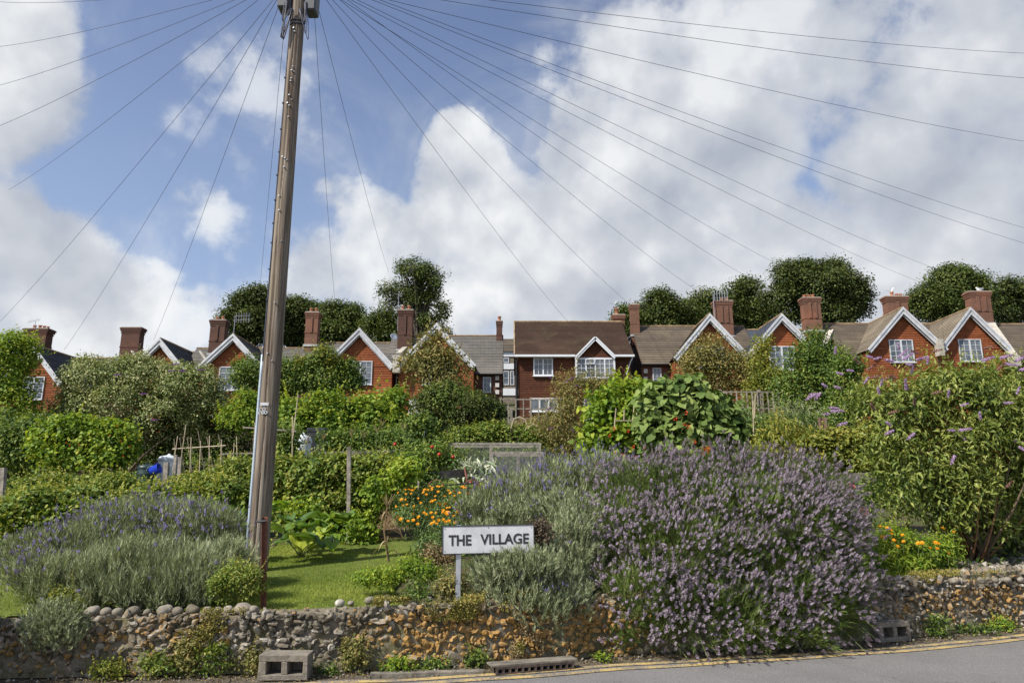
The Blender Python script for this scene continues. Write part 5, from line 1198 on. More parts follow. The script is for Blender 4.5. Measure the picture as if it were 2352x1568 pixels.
for k, (lb_, x, d, h, w_, n, m, z0) in enumerate([
  ('yellow green weed at the bottom left foot of the wall', -3.62, -.12, .17, .13, 500, 'leaf_yellow', 0), ('leafy weed climbing the wall right of the yellow green one', -3.22, -.06, .22, .14, 420, 'leaf_rasp', 0),
  ('tall green weed against the wall below the long dark cobble', -3.0, -.05, .34, .12, 420, 'leaf_olive', .0), ('bright green weed halfway between left edge and concrete block', -2.72, -.07, .28, .12, 420, 'leaf_rasp', 0),
  ('straggly weed growing up the wall just left of the sunlit concrete block', -2.40, -.04, .30, .09, 500, 'leaf_olive', 0), ('pointed leaf weed right of the sunlit concrete block', -1.72, -.10, .09, .12, 160, 'leaf_mid', 0),
  ('olive weed growing up the lichened wall right of the concrete block', -1.48, -.05, .36, .10, 650, 'leaf_olive', 0), ('low green weed at the wall foot left of the grate', -1.05, -.08, .12, .16, 500, 'leaf_bright', 0),
  ('tiny weed by the wall foot midway to the grate', -.72, -.07, .09, .14, 260, 'leaf_mid', 0), ('small weed at the wall foot just left of the grate', -.33, -.06, .16, .1, 300, 'leaf_mid', 0),
  ('small bright weed between grate and big lavender', .93, -.18, .07, .07, 160, 'leaf_bright', 0), ('feathery green weed right of the shaded concrete block', 4.98, -.10, .26, .13, 500, 'leaf_mid', 0),
  ('low weed at the right hand wall foot', 5.55, -.12, .09, .2, 420, 'leaf_mid', 0), ('leafy weed at the right hand wall foot near the picture edge', 6.0, -.08, .14, .14, 420, 'leaf_bright', 0),
  ('bright green nettle on the bank at the left edge', -4.32, .35, .22, .16, 700, 'leaf_yellow', None), ('bushy weed on the bank left of the street sign', -1.02, .85, .26, .24, 1500, 'leaf_bright', .68),
  ('spiky dark thistle on the wall top left of the sign post', -.95, .22, .26, .10, 350, 'leaf_mid', None), ('reddish brown dry weed left of the sign', -.85, 1.35, .22, .2, 900, 'leaf_dry', .8), ('green weed patch at the right end of the lawn', -1.45, .9, .2, .26, 1500, 'leaf_bright', .66), ('olive weed at the foot of the sign post', -.62, .42, .22, .16, 900, 'leaf_olive', .6)]):
    weed(lb_, x, d, h, w_, n, m, 200 + k, .030, z0)
# leaf litter and grit on the verge
r = np.random.RandomState(77); n = 5000; x = r.uniform(-6, 9, n); y = W(x) - .06 - np.abs(r.normal(size=n)) * .16; ok = y > W(x) - .5; x, y = x[ok], y[ok]; n = len(x)
mb = MB(); leaves(mb, np.stack([x, y, np.full(n, .004)], -1), nrm(r.normal(size=(n, 3)) * [1, 1, .15]), nrm(r.normal(size=(n, 3)) * .5 + [0, 0, 1]), .012 + .02 * r.rand(n), .010, 'kite', r.rand(n)); struct(mb.build('leaf_litter', M['leaf_dry']), 'stuff')
mb = MB()
for k in range(420):
    x = r.uniform(-5, 8); s_ = r.uniform(.005, .016); stone(mb, (x, float(W(x)) - .05 - abs(r.normal()) * .13, s_ * .5), (s_ * 1.2, s_, s_ * .7), 7000 + k, .25, ICO1, r.rand(), .1)
struct(mb.build('gravel', M['flint']), 'stuff')

# ------------------------------------------------------------------ garden, back to front
def fruit(t, C, lb, key, name, n, seed, sc=1.0, dirs=None, out=.0):
    pts = pick(C, lb, n, seed, out=out); scatter(t, name, ME[key], pts, sc, None)
def at_pix(lst, y, dy=None):
    return [P(u, v, y if dy is None else y + dy[k % len(dy)]) for k, (u, v) in enumerate(lst)]

shrub('climbing_shrub', 'tall yellow green climber hiding the left side of the leftmost house', 'shrub', [(38, 812, 44, 42), (12, 850, 50, 60), (52, 850, 26, 50), (18, 930, 55, 60), (50, 985, 40, 40), (-40, 900, 60, 120)], 27, 17000, .105, 'leaf_bright', 'kite', .75, 51, 30, .05, clump=20)
shrub('dark_bush', 'dark green bush under the tall climber at the left edge', 'shrub', [(10, 990, 50, 50), (60, 1010, 50, 36), (-20, 1030, 60, 60), (30, 1050, 60, 40)], 24.5, 9000, .095, 'leaf_mid', 'kite', .7, 52, 30, .04)
t, C, lb = shrub('flowering_mound', 'huge rounded climber covered in cream blossom in front of the left gables', 'shrub', [(208, 880, 70, 58), (300, 868, 60, 46), (370, 872, 90, 46), (440, 900, 80, 66), (270, 940, 110, 62), (480, 955, 62, 66), (165, 940, 36, 56), (370, 960, 110, 66), (230, 985, 60, 40)], 28, 52000, .085, 'leaf_clem', 'kite', .75, 53, 300, .06, clump=30, sg=.2, lump=.1)
scatter(t, 'blossom', ME['pan_p'], [P(*q) for q in ((262, 861, 25.9), (386, 852, 25.8), (396, 837, 26), (412, 852, 26), (455, 850, 26.4), (322, 905, 25.4), (346, 965, 25.4))], 1.2, [(1, 0, .1)] * 7)
shrub('shade_dark_hedge', 'hedge coloured dark as the shade under the cream flowering mound', 'hedge', [(340, 1020, 90, 60), (440, 1010, 90, 66), (530, 1000, 60, 66), (560, 960, 40, 50), (260, 1010, 60, 40)], 29.5, 16000, .10, 'leaf_dark', 'kite', .7, 54, 420)  # overhang shade of the mound put into the dark leaf colour
shrub('vine_hedge', 'green leafy bush between the flowering mound and the pole', 'shrub', [(570, 940, 34, 32), (548, 965, 30, 30), (590, 970, 30, 36)], 27, 5000, .11, 'leaf_bright', 'lobed', .8, 55, 570)
t, C, lb = shrub('fruit_tree', 'green fruit tree hiding the lower part of the gabled house right of the pole', 'tree', [(575, 862, 32, 34), (680, 860, 56, 34), (742, 836, 34, 30), (735, 880, 76, 36), (795, 868, 34, 36), (640, 885, 40, 24), (770, 895, 60, 24)], 35, 22000, .12, 'leaf_mid', 'kite', .65, 56, 720, .08, 16, group='fruit trees and bushes by the houses', clump=22, lump=.25)
C2 = lobes_px([(740, 810, 10, 20), (692, 838, 11, 16), (762, 828, 12, 16)], 34.5)
foliage('new_growth', C2, 1200, .12, M['leaf_yellow'], t, 'kite', .65, seed=57, clump=10, shell=.7)
shrub('young_tree', 'small round bush tree poking up beside the left window near the pole', 'tree', [(572, 850, 30, 30), (560, 880, 26, 26), (588, 900, 20, 30)], 32, 4000, .11, 'leaf_mid', 'kite', .65, 58, 572, .04)
shrub('walnut_sapling', 'dark reddish leaved sapling in front of the fifth gable', 'tree', [(985, 800, 26, 30), (1000, 770, 14, 20), (965, 840, 40, 30), (1020, 840, 44, 34), (1000, 870, 60, 28), (1050, 855, 20, 18)], 35, 4300, .20, 'leaf_olive', 'lance', .38, 59, 995, .07, 14, shoots=0, clump=12, sg=.35, shell=.7, lump=.3)
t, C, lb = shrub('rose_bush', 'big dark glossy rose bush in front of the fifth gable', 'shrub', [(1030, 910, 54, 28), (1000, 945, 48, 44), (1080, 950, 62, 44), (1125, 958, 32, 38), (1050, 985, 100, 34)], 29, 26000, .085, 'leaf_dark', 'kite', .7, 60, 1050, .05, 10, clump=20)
foliage('paler_shoots', lb * [1, 1, 1, 1.02, 1.02, 1.02], 7000, .085, M['leaf_mid'], t, 'kite', .7, seed=61, shell=.1)  # thin outer layer of paler leaves over the dark ones
scatter(t, 'rose_hip', ME['rose'], pick(C, lb, 9, 62), .9)
shrub('vine_row', 'long row of bright green vines behind the black and white water butts', 'vine', [(655, 948, 34, 26), (700, 955, 40, 28), (750, 945, 40, 30), (800, 952, 40, 26), (850, 948, 40, 32), (900, 945, 30, 40), (905, 920, 22, 20), (680, 980, 60, 40), (760, 985, 60, 40), (850, 985, 60, 40), (910, 990, 30, 40)], 27.5, 22000, .14, 'leaf_bright', 'lobed', .85, 63, 780, .04, 12, clump=14, lump=.3, sg=.24)
shrub('tangled_bush', 'loose light green bush between vine row and rose bush', 'shrub', [(955, 990, 34, 36), (975, 1030, 40, 34), (935, 1010, 22, 40)], 24.5, 6000, .09, 'leaf_mid', 'ovate', .7, 64, 955)
shrub('raspberry_row', 'raspberry row directly behind the wire netting cage', 'fruit bushes', [(1060, 1010, 40, 24), (1120, 1005, 50, 28), (1190, 1010, 50, 24), (1030, 1030, 50, 26), (1230, 1020, 30, 20)], 27.5, 11000, .095, 'leaf_rasp', 'kite', .8, 65, 1130, group='raspberry rows')
t, C, lb = shrub('butterfly_bush', 'scraggly buddleia with dark purple flowers in front of the brown house', 'shrub', [(1310, 915, 38, 40), (1350, 880, 44, 16), (1300, 970, 36, 50), (1400, 885, 32, 20), (1340, 1010, 50, 40), (1290, 1020, 30, 40), (1260, 985, 30, 26)], 27, 9500, .115, 'leaf_olive', 'lance', .32, 66, 1325, .05, 22, clump=10, sg=.3, shell=.8, lump=.3)
scatter(t, 'blossom', ME['pan_p'], [P(u, v, 26 - .2 * (k % 3)) for k, (u, v) in enumerate([(1268, 870), (1296, 878), (1310, 873), (1330, 888), (1405, 889), (1422, 883), (1455, 885), (1395, 900), (1402, 912), (1375, 962), (1318, 992), (1260, 985), (1345, 925), (1258, 940)])], .85, [(RS.normal() * .8, -.3, .5) for _ in range(14)])
shrub('dry_plant_heap', 'brown dried plants behind the grass at the foot of the lattice fence', 'shrub', [(1225, 985, 46, 22), (1280, 1000, 40, 28)], 28.5, 5000, .10, 'leaf_dry', 'lance', .2, 67, 1240, .03, 20, smat='cane')
# fruit trees on the right
shrub('apple_tree', 'sparse apple tree with yellowing leaves in front of the brown side roof gable', 'tree', [(1620, 820, 46, 30), (1650, 850, 70, 44), (1590, 850, 30, 34), (1640, 890, 70, 28), (1700, 845, 36, 40), (1720, 880, 36, 32), (1635, 800, 20, 30)], 30, 13000, .095, 'leaf_olive', 'ovate', .5, 68, 1660, .07, 30, clump=9, sg=.28, shell=.85, lump=.3, group='fruit trees and bushes by the houses')
shrub('espalier_pear', 'upright yellow green pear tree left of the twin leafy columns', 'tree', [(1752, 800, 14, 26), (1750, 840, 26, 28), (1765, 890, 46, 40), (1790, 930, 50, 40), (1740, 920, 30, 40)], 28, 9500, .09, 'leaf_yellow', 'ovate', .6, 69, 1765, .05, 20, clump=9, sg=.22, shell=.85, group='fruit trees and bushes by the houses')
shrub('pear_tree', 'tall green pear tree in front of the blue roofed house', 'tree', [(1868, 790, 22, 36), (1850, 830, 44, 40), (1880, 850, 50, 46), (1830, 880, 50, 46), (1880, 900, 60, 50), (1840, 940, 60, 40), (1905, 820, 26, 34), (1895, 950, 40, 40)], 25, 18000, .085, 'leaf_mid', 'ovate', .6, 70, 1865, .07, 34, clump=9, sg=.22, shell=.8, lump=.28, group='fruit trees and bushes by the houses')
shrub('shrub_border', 'loose green shrub between the pear tree and the big buddleia', 'shrub', [(1940, 860, 34, 46), (1960, 920, 44, 40), (1935, 970, 40, 40)], 23, 8000, .08, 'leaf_mid', 'ovate', .6, 71, 1945, .04, 16, clump=9, sg=.2, shell=.8)
# lattice fences and posts at the back
def lattice(label, u0, u1, v0, v1, y, nh, nv, m='oldwood', w_=.05):
    t = thing('lattice_fence', label, 'fence', P((u0 + u1) / 2, v1, y)); a = P(u0, v0, y); b = P(u1, v1, y); mb = MB()
    for k in range(nh): z = a[2] + (b[2] - a[2]) * k / (nh - 1); mb.bar((a[0], y, z), (b[0], y, z), .03, w_)
    for k in range(nv): x = a[0] + (b[0] - a[0]) * k / (nv - 1); mb.bar((x, y - .03, b[2]), (x, y - .03, a[2] + .03), w_, .03)
    mb.build('lattice', M[m], t)
    for x in (a[0], (a[0] + b[0]) / 2, b[0]): mb = MB(); mb.bar((x, y + .06, G(x, y) - .1), (x, y + .06, a[2] + .1), .1, .1); mb.build('post', M['oldwood'], t)
lattice('weathered square lattice fence in front of the ground floor of the brown house', 1150, 1290, 917, 982, 33, 4, 9)
lattice('grey lattice fence under the apple tree', 1655, 1840, 900, 975, 27, 3, 16)
t = thing('concrete_post', 'pale concrete post behind the lattice fence left of the brown house', 'post', P(1172, 1000, 34)); mb = MB(); mb.cbox(P(1166, 990, 34) - [0, 0, .2], P(1178, 938, 34.3), .02); mb.build('shaft', M['concrete'], t)
for k, (lb_, u, vt, vb, y, w_) in enumerate([('grey post behind the raspberries left of the long canes', 8, 1074, 1152, 16, .10), ('grey wooden post standing in front of the white barrel', 383, 1062, 1140, 15.5, .095), ('short dark post right of the white barrel', 404, 1044, 1085, 18, .07), ('short grey post under the bean canes', 415, 1050, 1088, 17, .075),
   ('pale square post in front of the yellow leaved peach', 1795, 943, 1000, 22, .1), ('thin grey post left of the brown metal sheet', 1846, 985, 1010, 21, .08), ('thick grey post at the left of the grey lattice', 1665, 900, 965, 26, .12)]): postobj(lb_, u, vt, vb, y, w_, group='old wooden posts')
postobj('tall weathered post in the middle of the raspberries', 802, 1026, 1222, 12.3, .065, group='old wooden posts', lean=0)
postobj('thin stake in the raspberries right of the tall post', 961, 1100, 1145, 14, .03, group='old wooden posts')
# hoops
for k, (lb_, pts) in enumerate([('tall cane hoop in front of the lattice fence', [(1171, 1018), (1173, 985), (1180, 962), (1193, 957), (1206, 963), (1214, 985), (1222, 1010)]), ('bent cane arch leaning right of the tall hoop', [(1188, 1012), (1200, 995), (1212, 980), (1225, 974), (1238, 980), (1243, 1000)])]):
    mb = MB(); mb.tube([P(u, v, 27.2) for u, v in pts], .022, 6); tag(mb.build('hoop', M['cane'], origin=P(*pts[0], 27.2), smooth=True), lb_, 'hoop', 'bent cane hoops')
# netting cages
def cage(label, u0, u1, v0, v1, y, dpt, extra=()):
    t = thing('netting_cage', label, 'cage', P((u0 + u1) / 2, v1, y)); a = P(u0, v0, y); b = P(u1, v1, y); zb = min(b[2], float(G((a[0] + b[0]) / 2, y))); w_ = .08
    for x in (a[0], a[0] * .5 + b[0] * .5, b[0]):
        for yy in (y, y + dpt): mb = MB(); mb.bar((x, yy, zb - .05), (x, yy, a[2] - .04), w_, w_); mb.build('post', M['oldwood'], t)
    for yy in (y, y + dpt): mb = MB(); mb.bar((a[0] - .05, yy, a[2]), (b[0] + .05, yy, a[2]), w_, w_); mb.build('rail', M['oldwood'], t)
    for x in (a[0], b[0]): mb = MB(); mb.bar((x, y + .04, a[2]), (x, y + dpt - .04, a[2]), w_, w_); mb.build('rail', M['oldwood'], t)
    x0, x1, z1 = a[0], b[0], a[2] + .045
    for q in ([(x0, y - .045, zb), (x1, y - .045, zb), (x1, y - .045, z1), (x0, y - .045, z1)], [(x0, y, z1), (x1, y, z1), (x1, y + dpt, z1), (x0, y + dpt, z1)], [(x0, y + dpt + .045, zb), (x1, y + dpt + .045, zb), (x1, y + dpt + .045, z1), (x0, y + dpt + .045, z1)]):
        mb = MB(); mb.add(q, [[0, 1, 2, 3]]); mb.build('netting', M['net'], t)
cage('long low cage of grey timber and wire netting on the grass', 1014, 1240, 1019, 1078, 25, 1.4)
cage('smaller netting cage in front of the long one', 1130, 1251, 1040, 1100, 21.5, 1.2)
shrub('strawberry_bed', 'leafy plants growing inside the netting cages', 'plants', [(1080, 1055, 40, 14), (1150, 1062, 40, 20), (1210, 1060, 30, 20)], 26, 3000, .09, 'leaf_mid', 'ovate', .7, 72, 1150)
# water butts and bins
def butt(name, label, cat, u, vt, vb, hw_px, y, m, lidm=None, square=False, taper=1.0, dome=False):
    b = P(u, vb, y); zt = P(u, vt, y)[2]; dep = y; R_ = hw_px * dep / FPX; z0 = min(b[2], float(G(b[0], y))) ; H_ = zt - z0
    t = thing(name, label, cat, (b[0], y, z0)); mb = MB(); c = (b[0], y, z0); n = 4 if square else 28
    if square:
        V = []; 
        for z_, s_ in ((0, taper), (H_ * .86, 1), (H_ * .86, 1.08), (H_ * .93, 1.08)):
            V += [[c[0] + sx * R_ * s_, c[1] + sy * R_ * s_, z0 + z_] for sx, sy in ((-1, -1), (1, -1), (1, 1), (-1, 1))]
        mb.add(V, [[k * 4 + j, k * 4 + (j + 1) % 4, k * 4 + 4 + (j + 1) % 4, k * 4 + 4 + j] for k in range(3) for j in range(4)]); mb.build('body', M[m], t)
        mb = MB(); mb.cbox((c[0] - R_ * 1.12, y - R_ * 1.12, z0 + H_ * .93), (c[0] + R_ * 1.12, y + R_ * 1.12, z0 + H_), .02); mb.build('lid', M[lidm or m], t)
    else:
        mb.lathe(c, [(R_ * taper, 0), (R_ * (taper + 1) / 2, H_ * .3), (R_ * 1.0, H_ * .34), (R_ * 1.03, H_ * .36), (R_ * 1.03, H_ * .39), (R_, H_ * .41), (R_, H_ * .66), (R_ * 1.03, H_ * .68), (R_ * 1.03, H_ * .71), (R_, H_ * .73), (R_ * .98, H_ * .86)], n); mb.build('body', M[m], t, smooth=True)
        mb = MB(); mb.lathe(c, [(R_ * 1.05, H_ * .85), (R_ * 1.07, H_ * .87), (R_ * 1.05, H_ * .9), (R_ * .9, H_ * .95), (R_ * .2, H_ * .99), (R_ * .12, H_ * 1.02), (.005, H_ * 1.03)], n); mb.build('lid', M[lidm or m], t, smooth=True)
    return t
butt('water_butt', 'milky white water barrel behind the bean canes', 'water butt', 384, 1044, 1092, 22, 21.5, 'whiteplastic')
butt('compost_bin', 'dark green round compost bin left of the white barrel', 'compost bin', 335, 1064, 1100, 20, 20.5, 'greenplastic')
butt('water_butt', 'white ribbed water butt beside the black bin, behind the raspberries', 'water butt', 693, 996, 1062, 19, 20.5, 'whiteplastic', 'whiteplastic', taper=.9)
butt('black_bin', 'square black plastic bin beside the white water butt', 'bin', 727, 984, 1060, 19, 21.5, 'blackplastic', 'blackplastic', True, .8)
t = thing('blue_bucket', 'small bright blue bucket lying between compost bin and barrel', 'bucket', P(355, 1092, 19.8)); mb = MB(); c = P(355, 1090, 19.8)
mb.lathe((0, 0, 0), [(.001, 0), (.10, 0), (.135, .24), (.145, .24), (.14, .25), (.125, .24), (.09, .02)], 20); R = np.array(Matrix.Rotation(math.radians(70), 3, 'Y')); mb.v[0] = mb.v[0] @ R.T + c + [-.12, 0, .1]; mb.build('body', M['blueplastic'], t, smooth=True)
mb = MB(); mb.tube([c + [-.1 + .14 * math.cos(a), .0, .1 + .14 * math.sin(a)] for a in np.linspace(0, 3.1, 10)], .008, 5); mb.build('handle', M['galv'], t)
# bean cane frames without plants
t = thing('cane_frame', 'bare bamboo bean canes crossing over a horizontal bar left of the pole', 'cane frame', P(430, 1085, 19))
for (ua, va, ub, vb, dy) in [(408, 1001, 396, 1075, 0), (400, 1008, 404, 1080, .5), (427, 975, 410, 1090, 0), (413, 1005, 425, 1085, .6), (439, 1004, 436, 1090, 0), (430, 1003, 443, 1090, .5), (461, 1012, 457, 1090, 0), (455, 990, 472, 1090, .6), (481, 1000, 480, 1090, 0), (475, 1003, 492, 1085, .5), (509, 1009, 506, 1085, 0), (502, 998, 515, 1075, .5)]:
    mb = MB(); mb.tube([P(ub, vb + 6, 19 + dy), P(ua, va, 19.25)], .011, 5); mb.build('cane', M['cane'], t)
mb = MB(); mb.tube([P(396, 1031, 19.2), P(518, 1023, 19.2)], .018, 5); mb.build('crossbar', M['cane'], t)
t = thing('cane_frame', 'second bean frame with two level bars touching the left side of the pole', 'cane frame', P(560, 1085, 18))
for (ua, va, ub, vb) in [(538, 1018, 533, 1090), (543, 1002, 546, 1090), (590, 950, 588, 1075), (585, 970, 582, 1060), (551, 1040, 536, 1085)]:
    mb = MB(); mb.tube([P(ub, vb, 18), P(ua, va, 18.1)], .011, 5); mb.build('cane', M['cane'], t)
for (a, b) in (((510, 1042), (600, 1040)), ((558, 981), (680, 990))): mb = MB(); mb.bar(P(*a, 18.1), P(*b, 18.1), .03, .035); mb.build('crossbar', M['oldwood'], t)
for k, (lb_, a, b, y, m) in enumerate([('long pale cane rising right of the pole', (672, 1010), (685, 905), 15, 'cane'), ('thin cane just right of the pole edge', (671, 1060), (672, 955), 15, 'cane'), ('short metal rod in the tangled bush behind the apples', (967, 1030), (976, 990), 24, 'galv')]):
    mb = MB(); mb.tube([P(*a, y), P(*b, y)], .012, 6); tag(mb.build('garden_cane', M[m], origin=P(*a, y)), lb_, 'cane')

# left crops
t, C, lb = shrub('runner_beans', 'runner bean row with red flowers under the cream flowering mound', 'bean plants', [(120, 1010, 40, 36), (170, 1005, 44, 38), (225, 1010, 34, 36), (275, 1005, 30, 34), (150, 1050, 60, 34), (230, 1055, 60, 34), (285, 1045, 18, 36)], 20.5, 15000, .085, 'leaf_bright', 'heart', .85, 73, 195, .02, 14, smat='cane', clump=12, lump=.22)
scatter(t, 'bean_flower', ME['beanfl'], at_pix([(270, 978), (252, 1000), (277, 1012), (320, 1010), (298, 1025), (283, 1047), (152, 1016), (160, 1022), (183, 1020), (179, 1036)], 19.4), .6)
shrub('currant_bush', 'mid green bush left of the runner beans at the left edge', 'shrub', [(40, 1010, 50, 34), (85, 985, 34, 26), (50, 1045, 60, 36), (95, 1030, 30, 40)], 21.5, 10000, .085, 'leaf_mid', 'ovate', .65, 74, 60)
shrub('low_bush', 'small rounded grey green plant behind the left post', 'shrub', [(38, 1125, 28, 14), (60, 1120, 20, 12)], 17.5, 1800, .06, 'leaf_mid', 'ovate', .65, 75, 40)
shrub('timber_edging_plants', 'leafy crop row in front of the compost bin', 'plants', [(110, 1120, 60, 16), (190, 1124, 60, 15), (270, 1120, 50, 18), (340, 1128, 40, 14), (430, 1122, 50, 18), (510, 1105, 40, 24), (560, 1092, 30, 30)], 17, 13000, .075, 'leaf_rasp', 'ovate', .75, 76, 330, .015, 20, shell=.6, lump=.3, clump=16, shoots=160, group='raspberry rows')
t, C, lb = shrub('raspberry_row', 'broad raspberry row running behind the left lavender', 'fruit bushes', [(120, 1162, 60, 26), (200, 1152, 60, 32), (280, 1160, 60, 26), (360, 1150, 50, 30), (440, 1154, 60, 30), (520, 1140, 50, 38), (560, 1170, 40, 50), (480, 1180, 60, 34), (60, 1170, 50, 34), (330, 1180, 80, 30)], 13.5, 20000, .070, 'leaf_rasp', 'ovate', .75, 77, 300, .012, 30, smat='stem_red', clump=18, sg=.11, shell=.6, lump=.32, shoots=240, group='raspberry rows')
shrub('currant_bush', 'yellowing currant bush with bare stems at the left edge by the lavender', 'shrub', [(40, 1190, 46, 40), (85, 1170, 40, 30), (30, 1235, 50, 30), (110, 1210, 36, 30), (160, 1190, 40, 26)], 10.8, 7500, .060, 'leaf_rasp', 'ovate', .78, 78, 45, .010, 34, clump=9, shell=.55)
mb = MB(); mb.bar(P(-40, 1158, 13.2) , P(175, 1140, 15), .05, .16); tag(mb.build('board', M['oldwood'], origin=P(60, 1150, 14)), 'long grey board lying by the left post', 'board')
mb = MB(); mb.bar(P(-40, 1262, 9.4), P(140, 1262, 9.2), .05, .10); tag(mb.build('board', M['oldwood'], origin=P(60, 1262, 9.3)), 'timber edging board behind the left end of the lavender', 'board')

# centre crops
t, C, lb = shrub('maize_patch', 'tangle of sweetcorn and raspberries behind the middle raspberry hedge', 'plants', [(660, 1010, 22, 34), (660, 1060, 34, 40), (780, 1020, 40, 24), (840, 1015, 50, 26), (900, 1020, 40, 30), (950, 1070, 36, 40), (880, 1050, 60, 30)], 18.5, 13000, .08, 'leaf_mid', 'ovate', .6, 79, 830, .012, 16, clump=9, shell=.6)
def maize(label, u, vb, vt, y, seed, dry=False):
    r = np.random.RandomState(seed); b = P(u, vb, y); b[2] = min(b[2], float(G(b[0], y)) + .3); tp = P(u + r.uniform(-6, 6), vt, y); t = thing('maize_plant', label, 'maize', b, 'sweetcorn plants')
    H_ = tp[2] - b[2]; mb = MB(); mb.tube([b, (b + tp) / 2 + [r.normal() * .03, 0, 0], tp], np.array([.016, .012, .004]), 6); mb.build('stalk', M['leaf_dry' if dry else 'stem_green'], t)
    mb = MB()
    for k in range(9):
        h = b + (tp - b) * (.15 + .08 * k); a = r.rand() * 6.28; d = np.array([math.cos(a), math.sin(a) * .6, 0]); L = r.uniform(.35, .6) * (.6 if dry else 1); s = np.linspace(0, 1, 7); c = h + d * (s * L * .8)[:, None] + np.array([0, 0, 1]) * (L * (.75 * s - 1.15 * s ** 2))[:, None]
        w_ = .045 * np.sin(np.clip(s * .9 + .12, 0, 1) * math.pi) + .002; sd2 = np.cross(d, [0, 0, 1]); V = np.stack([c - sd2 * w_[:, None] * .5, c + [0, 0, -.01], c + sd2 * w_[:, None] * .5], 1).reshape(-1, 3)
        Q = []; [Q.extend([[3 * i, 3 * i + 1, 3 * i + 4, 3 * i + 3], [3 * i + 1, 3 * i + 2, 3 * i + 5, 3 * i + 4]]) for i in range(6)]; mb.add(V, Q, np.full(len(V), r.rand()))
    mb.build('foliage', M['leaf_dry' if dry else 'leaf_bean'], t); mb = MB()
    for k in range(9): a = r.rand() * 6.28; q = tp - [0, 0, .12 * r.rand()]; mb.tube([q, q + np.array([math.cos(a) * .09, math.sin(a) * .09, .14])], np.array([.006, .003]), 4)
    mb.build('tassel', M['leaf_dry'], t)
for k, (lb_, u, vb, vt, y, dry) in enumerate([('sweetcorn plant directly in front of the black bin', 708, 1062, 1008, 17, 0), ('sweetcorn right of the black bin', 745, 1062, 1002, 17, 0), ('sweetcorn near the top of the tall post', 806, 1060, 995, 17.5, 0), ('sweetcorn with spread tassel above the middle raspberries', 862, 1070, 985, 17, 0), ('tallest sweetcorn plant, before the vine row end', 878, 1080, 972, 17.3, 0), ('sweetcorn below the white porch', 932, 1070, 978, 17.5, 0), ('sweetcorn with arching leaves right of the tall post', 838, 1075, 1000, 16.8, 0), ('withered maize stalk standing on the lawn corner by the bark path', 893, 1290, 1150, 9.6, 1)]): maize(lb_, u, vb, vt, y, 300 + k, dry)
t, C, lb = shrub('raspberry_hedge', 'tall raspberry hedge around the tall grey post right of the pole', 'fruit bushes', [(650, 1110, 34, 50), (700, 1100, 50, 46), (760, 1095, 46, 44), (830, 1105, 50, 46), (880, 1100, 36, 44), (700, 1160, 60, 50), (770, 1160, 60, 56), (840, 1160, 46, 50), (910, 1110, 30, 34), (660, 1160, 34, 40), (800, 1210, 50, 34)], 12.9, 27000, .068, 'leaf_rasp', 'ovate', .75, 80, 780, .010, 40, smat='stem_red', clump=18, sg=.11, shell=.6, lump=.32, shoots=260, group='raspberry rows')
foliage('paler_shoots', lobes_px([(830, 1210, 20, 24), (828, 1230, 26, 18), (870, 1130, 20, 30), (700, 1180, 30, 20), (930, 1085, 26, 30)], 12.2), 2600, .062, M['leaf_bright'], t, 'ovate', .75, seed=81, clump=7)  # patches of brighter green leaves on the hedge
shrub('gooseberry_bush', 'bushy green plant left of the apples and bench', 'shrub', [(930, 1082, 36, 28), (955, 1105, 26, 20), (905, 1095, 24, 22)], 15, 7000, .07, 'leaf_mid', 'ovate', .7, 82, 930, clump=9)
# rhubarb
def bigleaf(t, u, v, y, L, az, tilt, m, seed, ratio=.95, ruff=.12, name='leaf'):
    r = np.random.RandomState(seed); c = P(u, v, y); n = 9; S, T_ = np.meshgrid(np.linspace(0, 1, n), np.linspace(-1, 1, n)); wv_ = np.sin(np.clip(S * .86 + .16, 0, 1) * math.pi) ** .7
    x = S * L; yy = T_ * L * ratio * .5 * wv_ - 0; z = .22 * L * S - .55 * L * S ** 2 + ruff * L * np.sin(S * 9 + seed) * np.abs(T_) * .6 + ruff * L * np.sin(T_ * 7 + S * 5 + seed) * .5 + .18 * L * np.abs(T_)
    x = x - .22 * L * np.abs(T_) ** 2 * (S < .3)
    V = np.stack([x, yy, z], -1).reshape(-1, 3); ca, sa = math.cos(az), math.sin(az); ct, st = math.cos(tilt), math.sin(tilt)
    V = V @ np.array([[ct, 0, -st], [0, 1, 0], [st, 0, ct]]).T; V = V @ np.array([[ca, -sa, 0], [sa, ca, 0], [0, 0, 1]]).T + c
    i = np.arange(n - 1)[:, None] * n + np.arange(n - 1)[None]; mb = MB(); mb.add(V, np.stack([i, i + 1, i + n + 1, i + n], -1).reshape(-1, 4), np.full(len(V), r.rand())); b = np.array(t['_w'])
    o = mb.build(name, M[m], t, smooth=True)
    return c
rh = thing('rhubarb', 'rhubarb clump with huge crinkled leaves at the foot of the raspberry hedge', 'rhubarb', gp(690, 10.9)); ends = []
r = np.random.RandomState(4)
for k in range(40):
    u = r.uniform(625, 785); v = r.uniform(1155, 1245); 
    if v < 1155 + (u - 625) * .25: continue
    y = 10.4 + (1245 - v) * .016; ends.append(bigleaf(rh, u, v, y, r.uniform(.20, .38), r.uniform(-2.8, -.3), r.uniform(-.3, .5), 'leaf_rhub' if k % 3 else 'leaf_bright', k))
stems(rh, rh['_w'], ends[::3], .006, M['stem_green'], 3, rt=.7)
rh = thing('rhubarb', 'large leaved plant squeezed between left lavender and pole', 'rhubarb', gp(530, 10.6)); ends = []
for k in range(12): u = r.uniform(470, 575); v = r.uniform(1170, 1215); ends.append(bigleaf(rh, u, v, 10.2 + r.rand() * .6, r.uniform(.2, .3), r.uniform(-2.8, -.3), r.uniform(-.2, .4), 'leaf_bright', 60 + k))
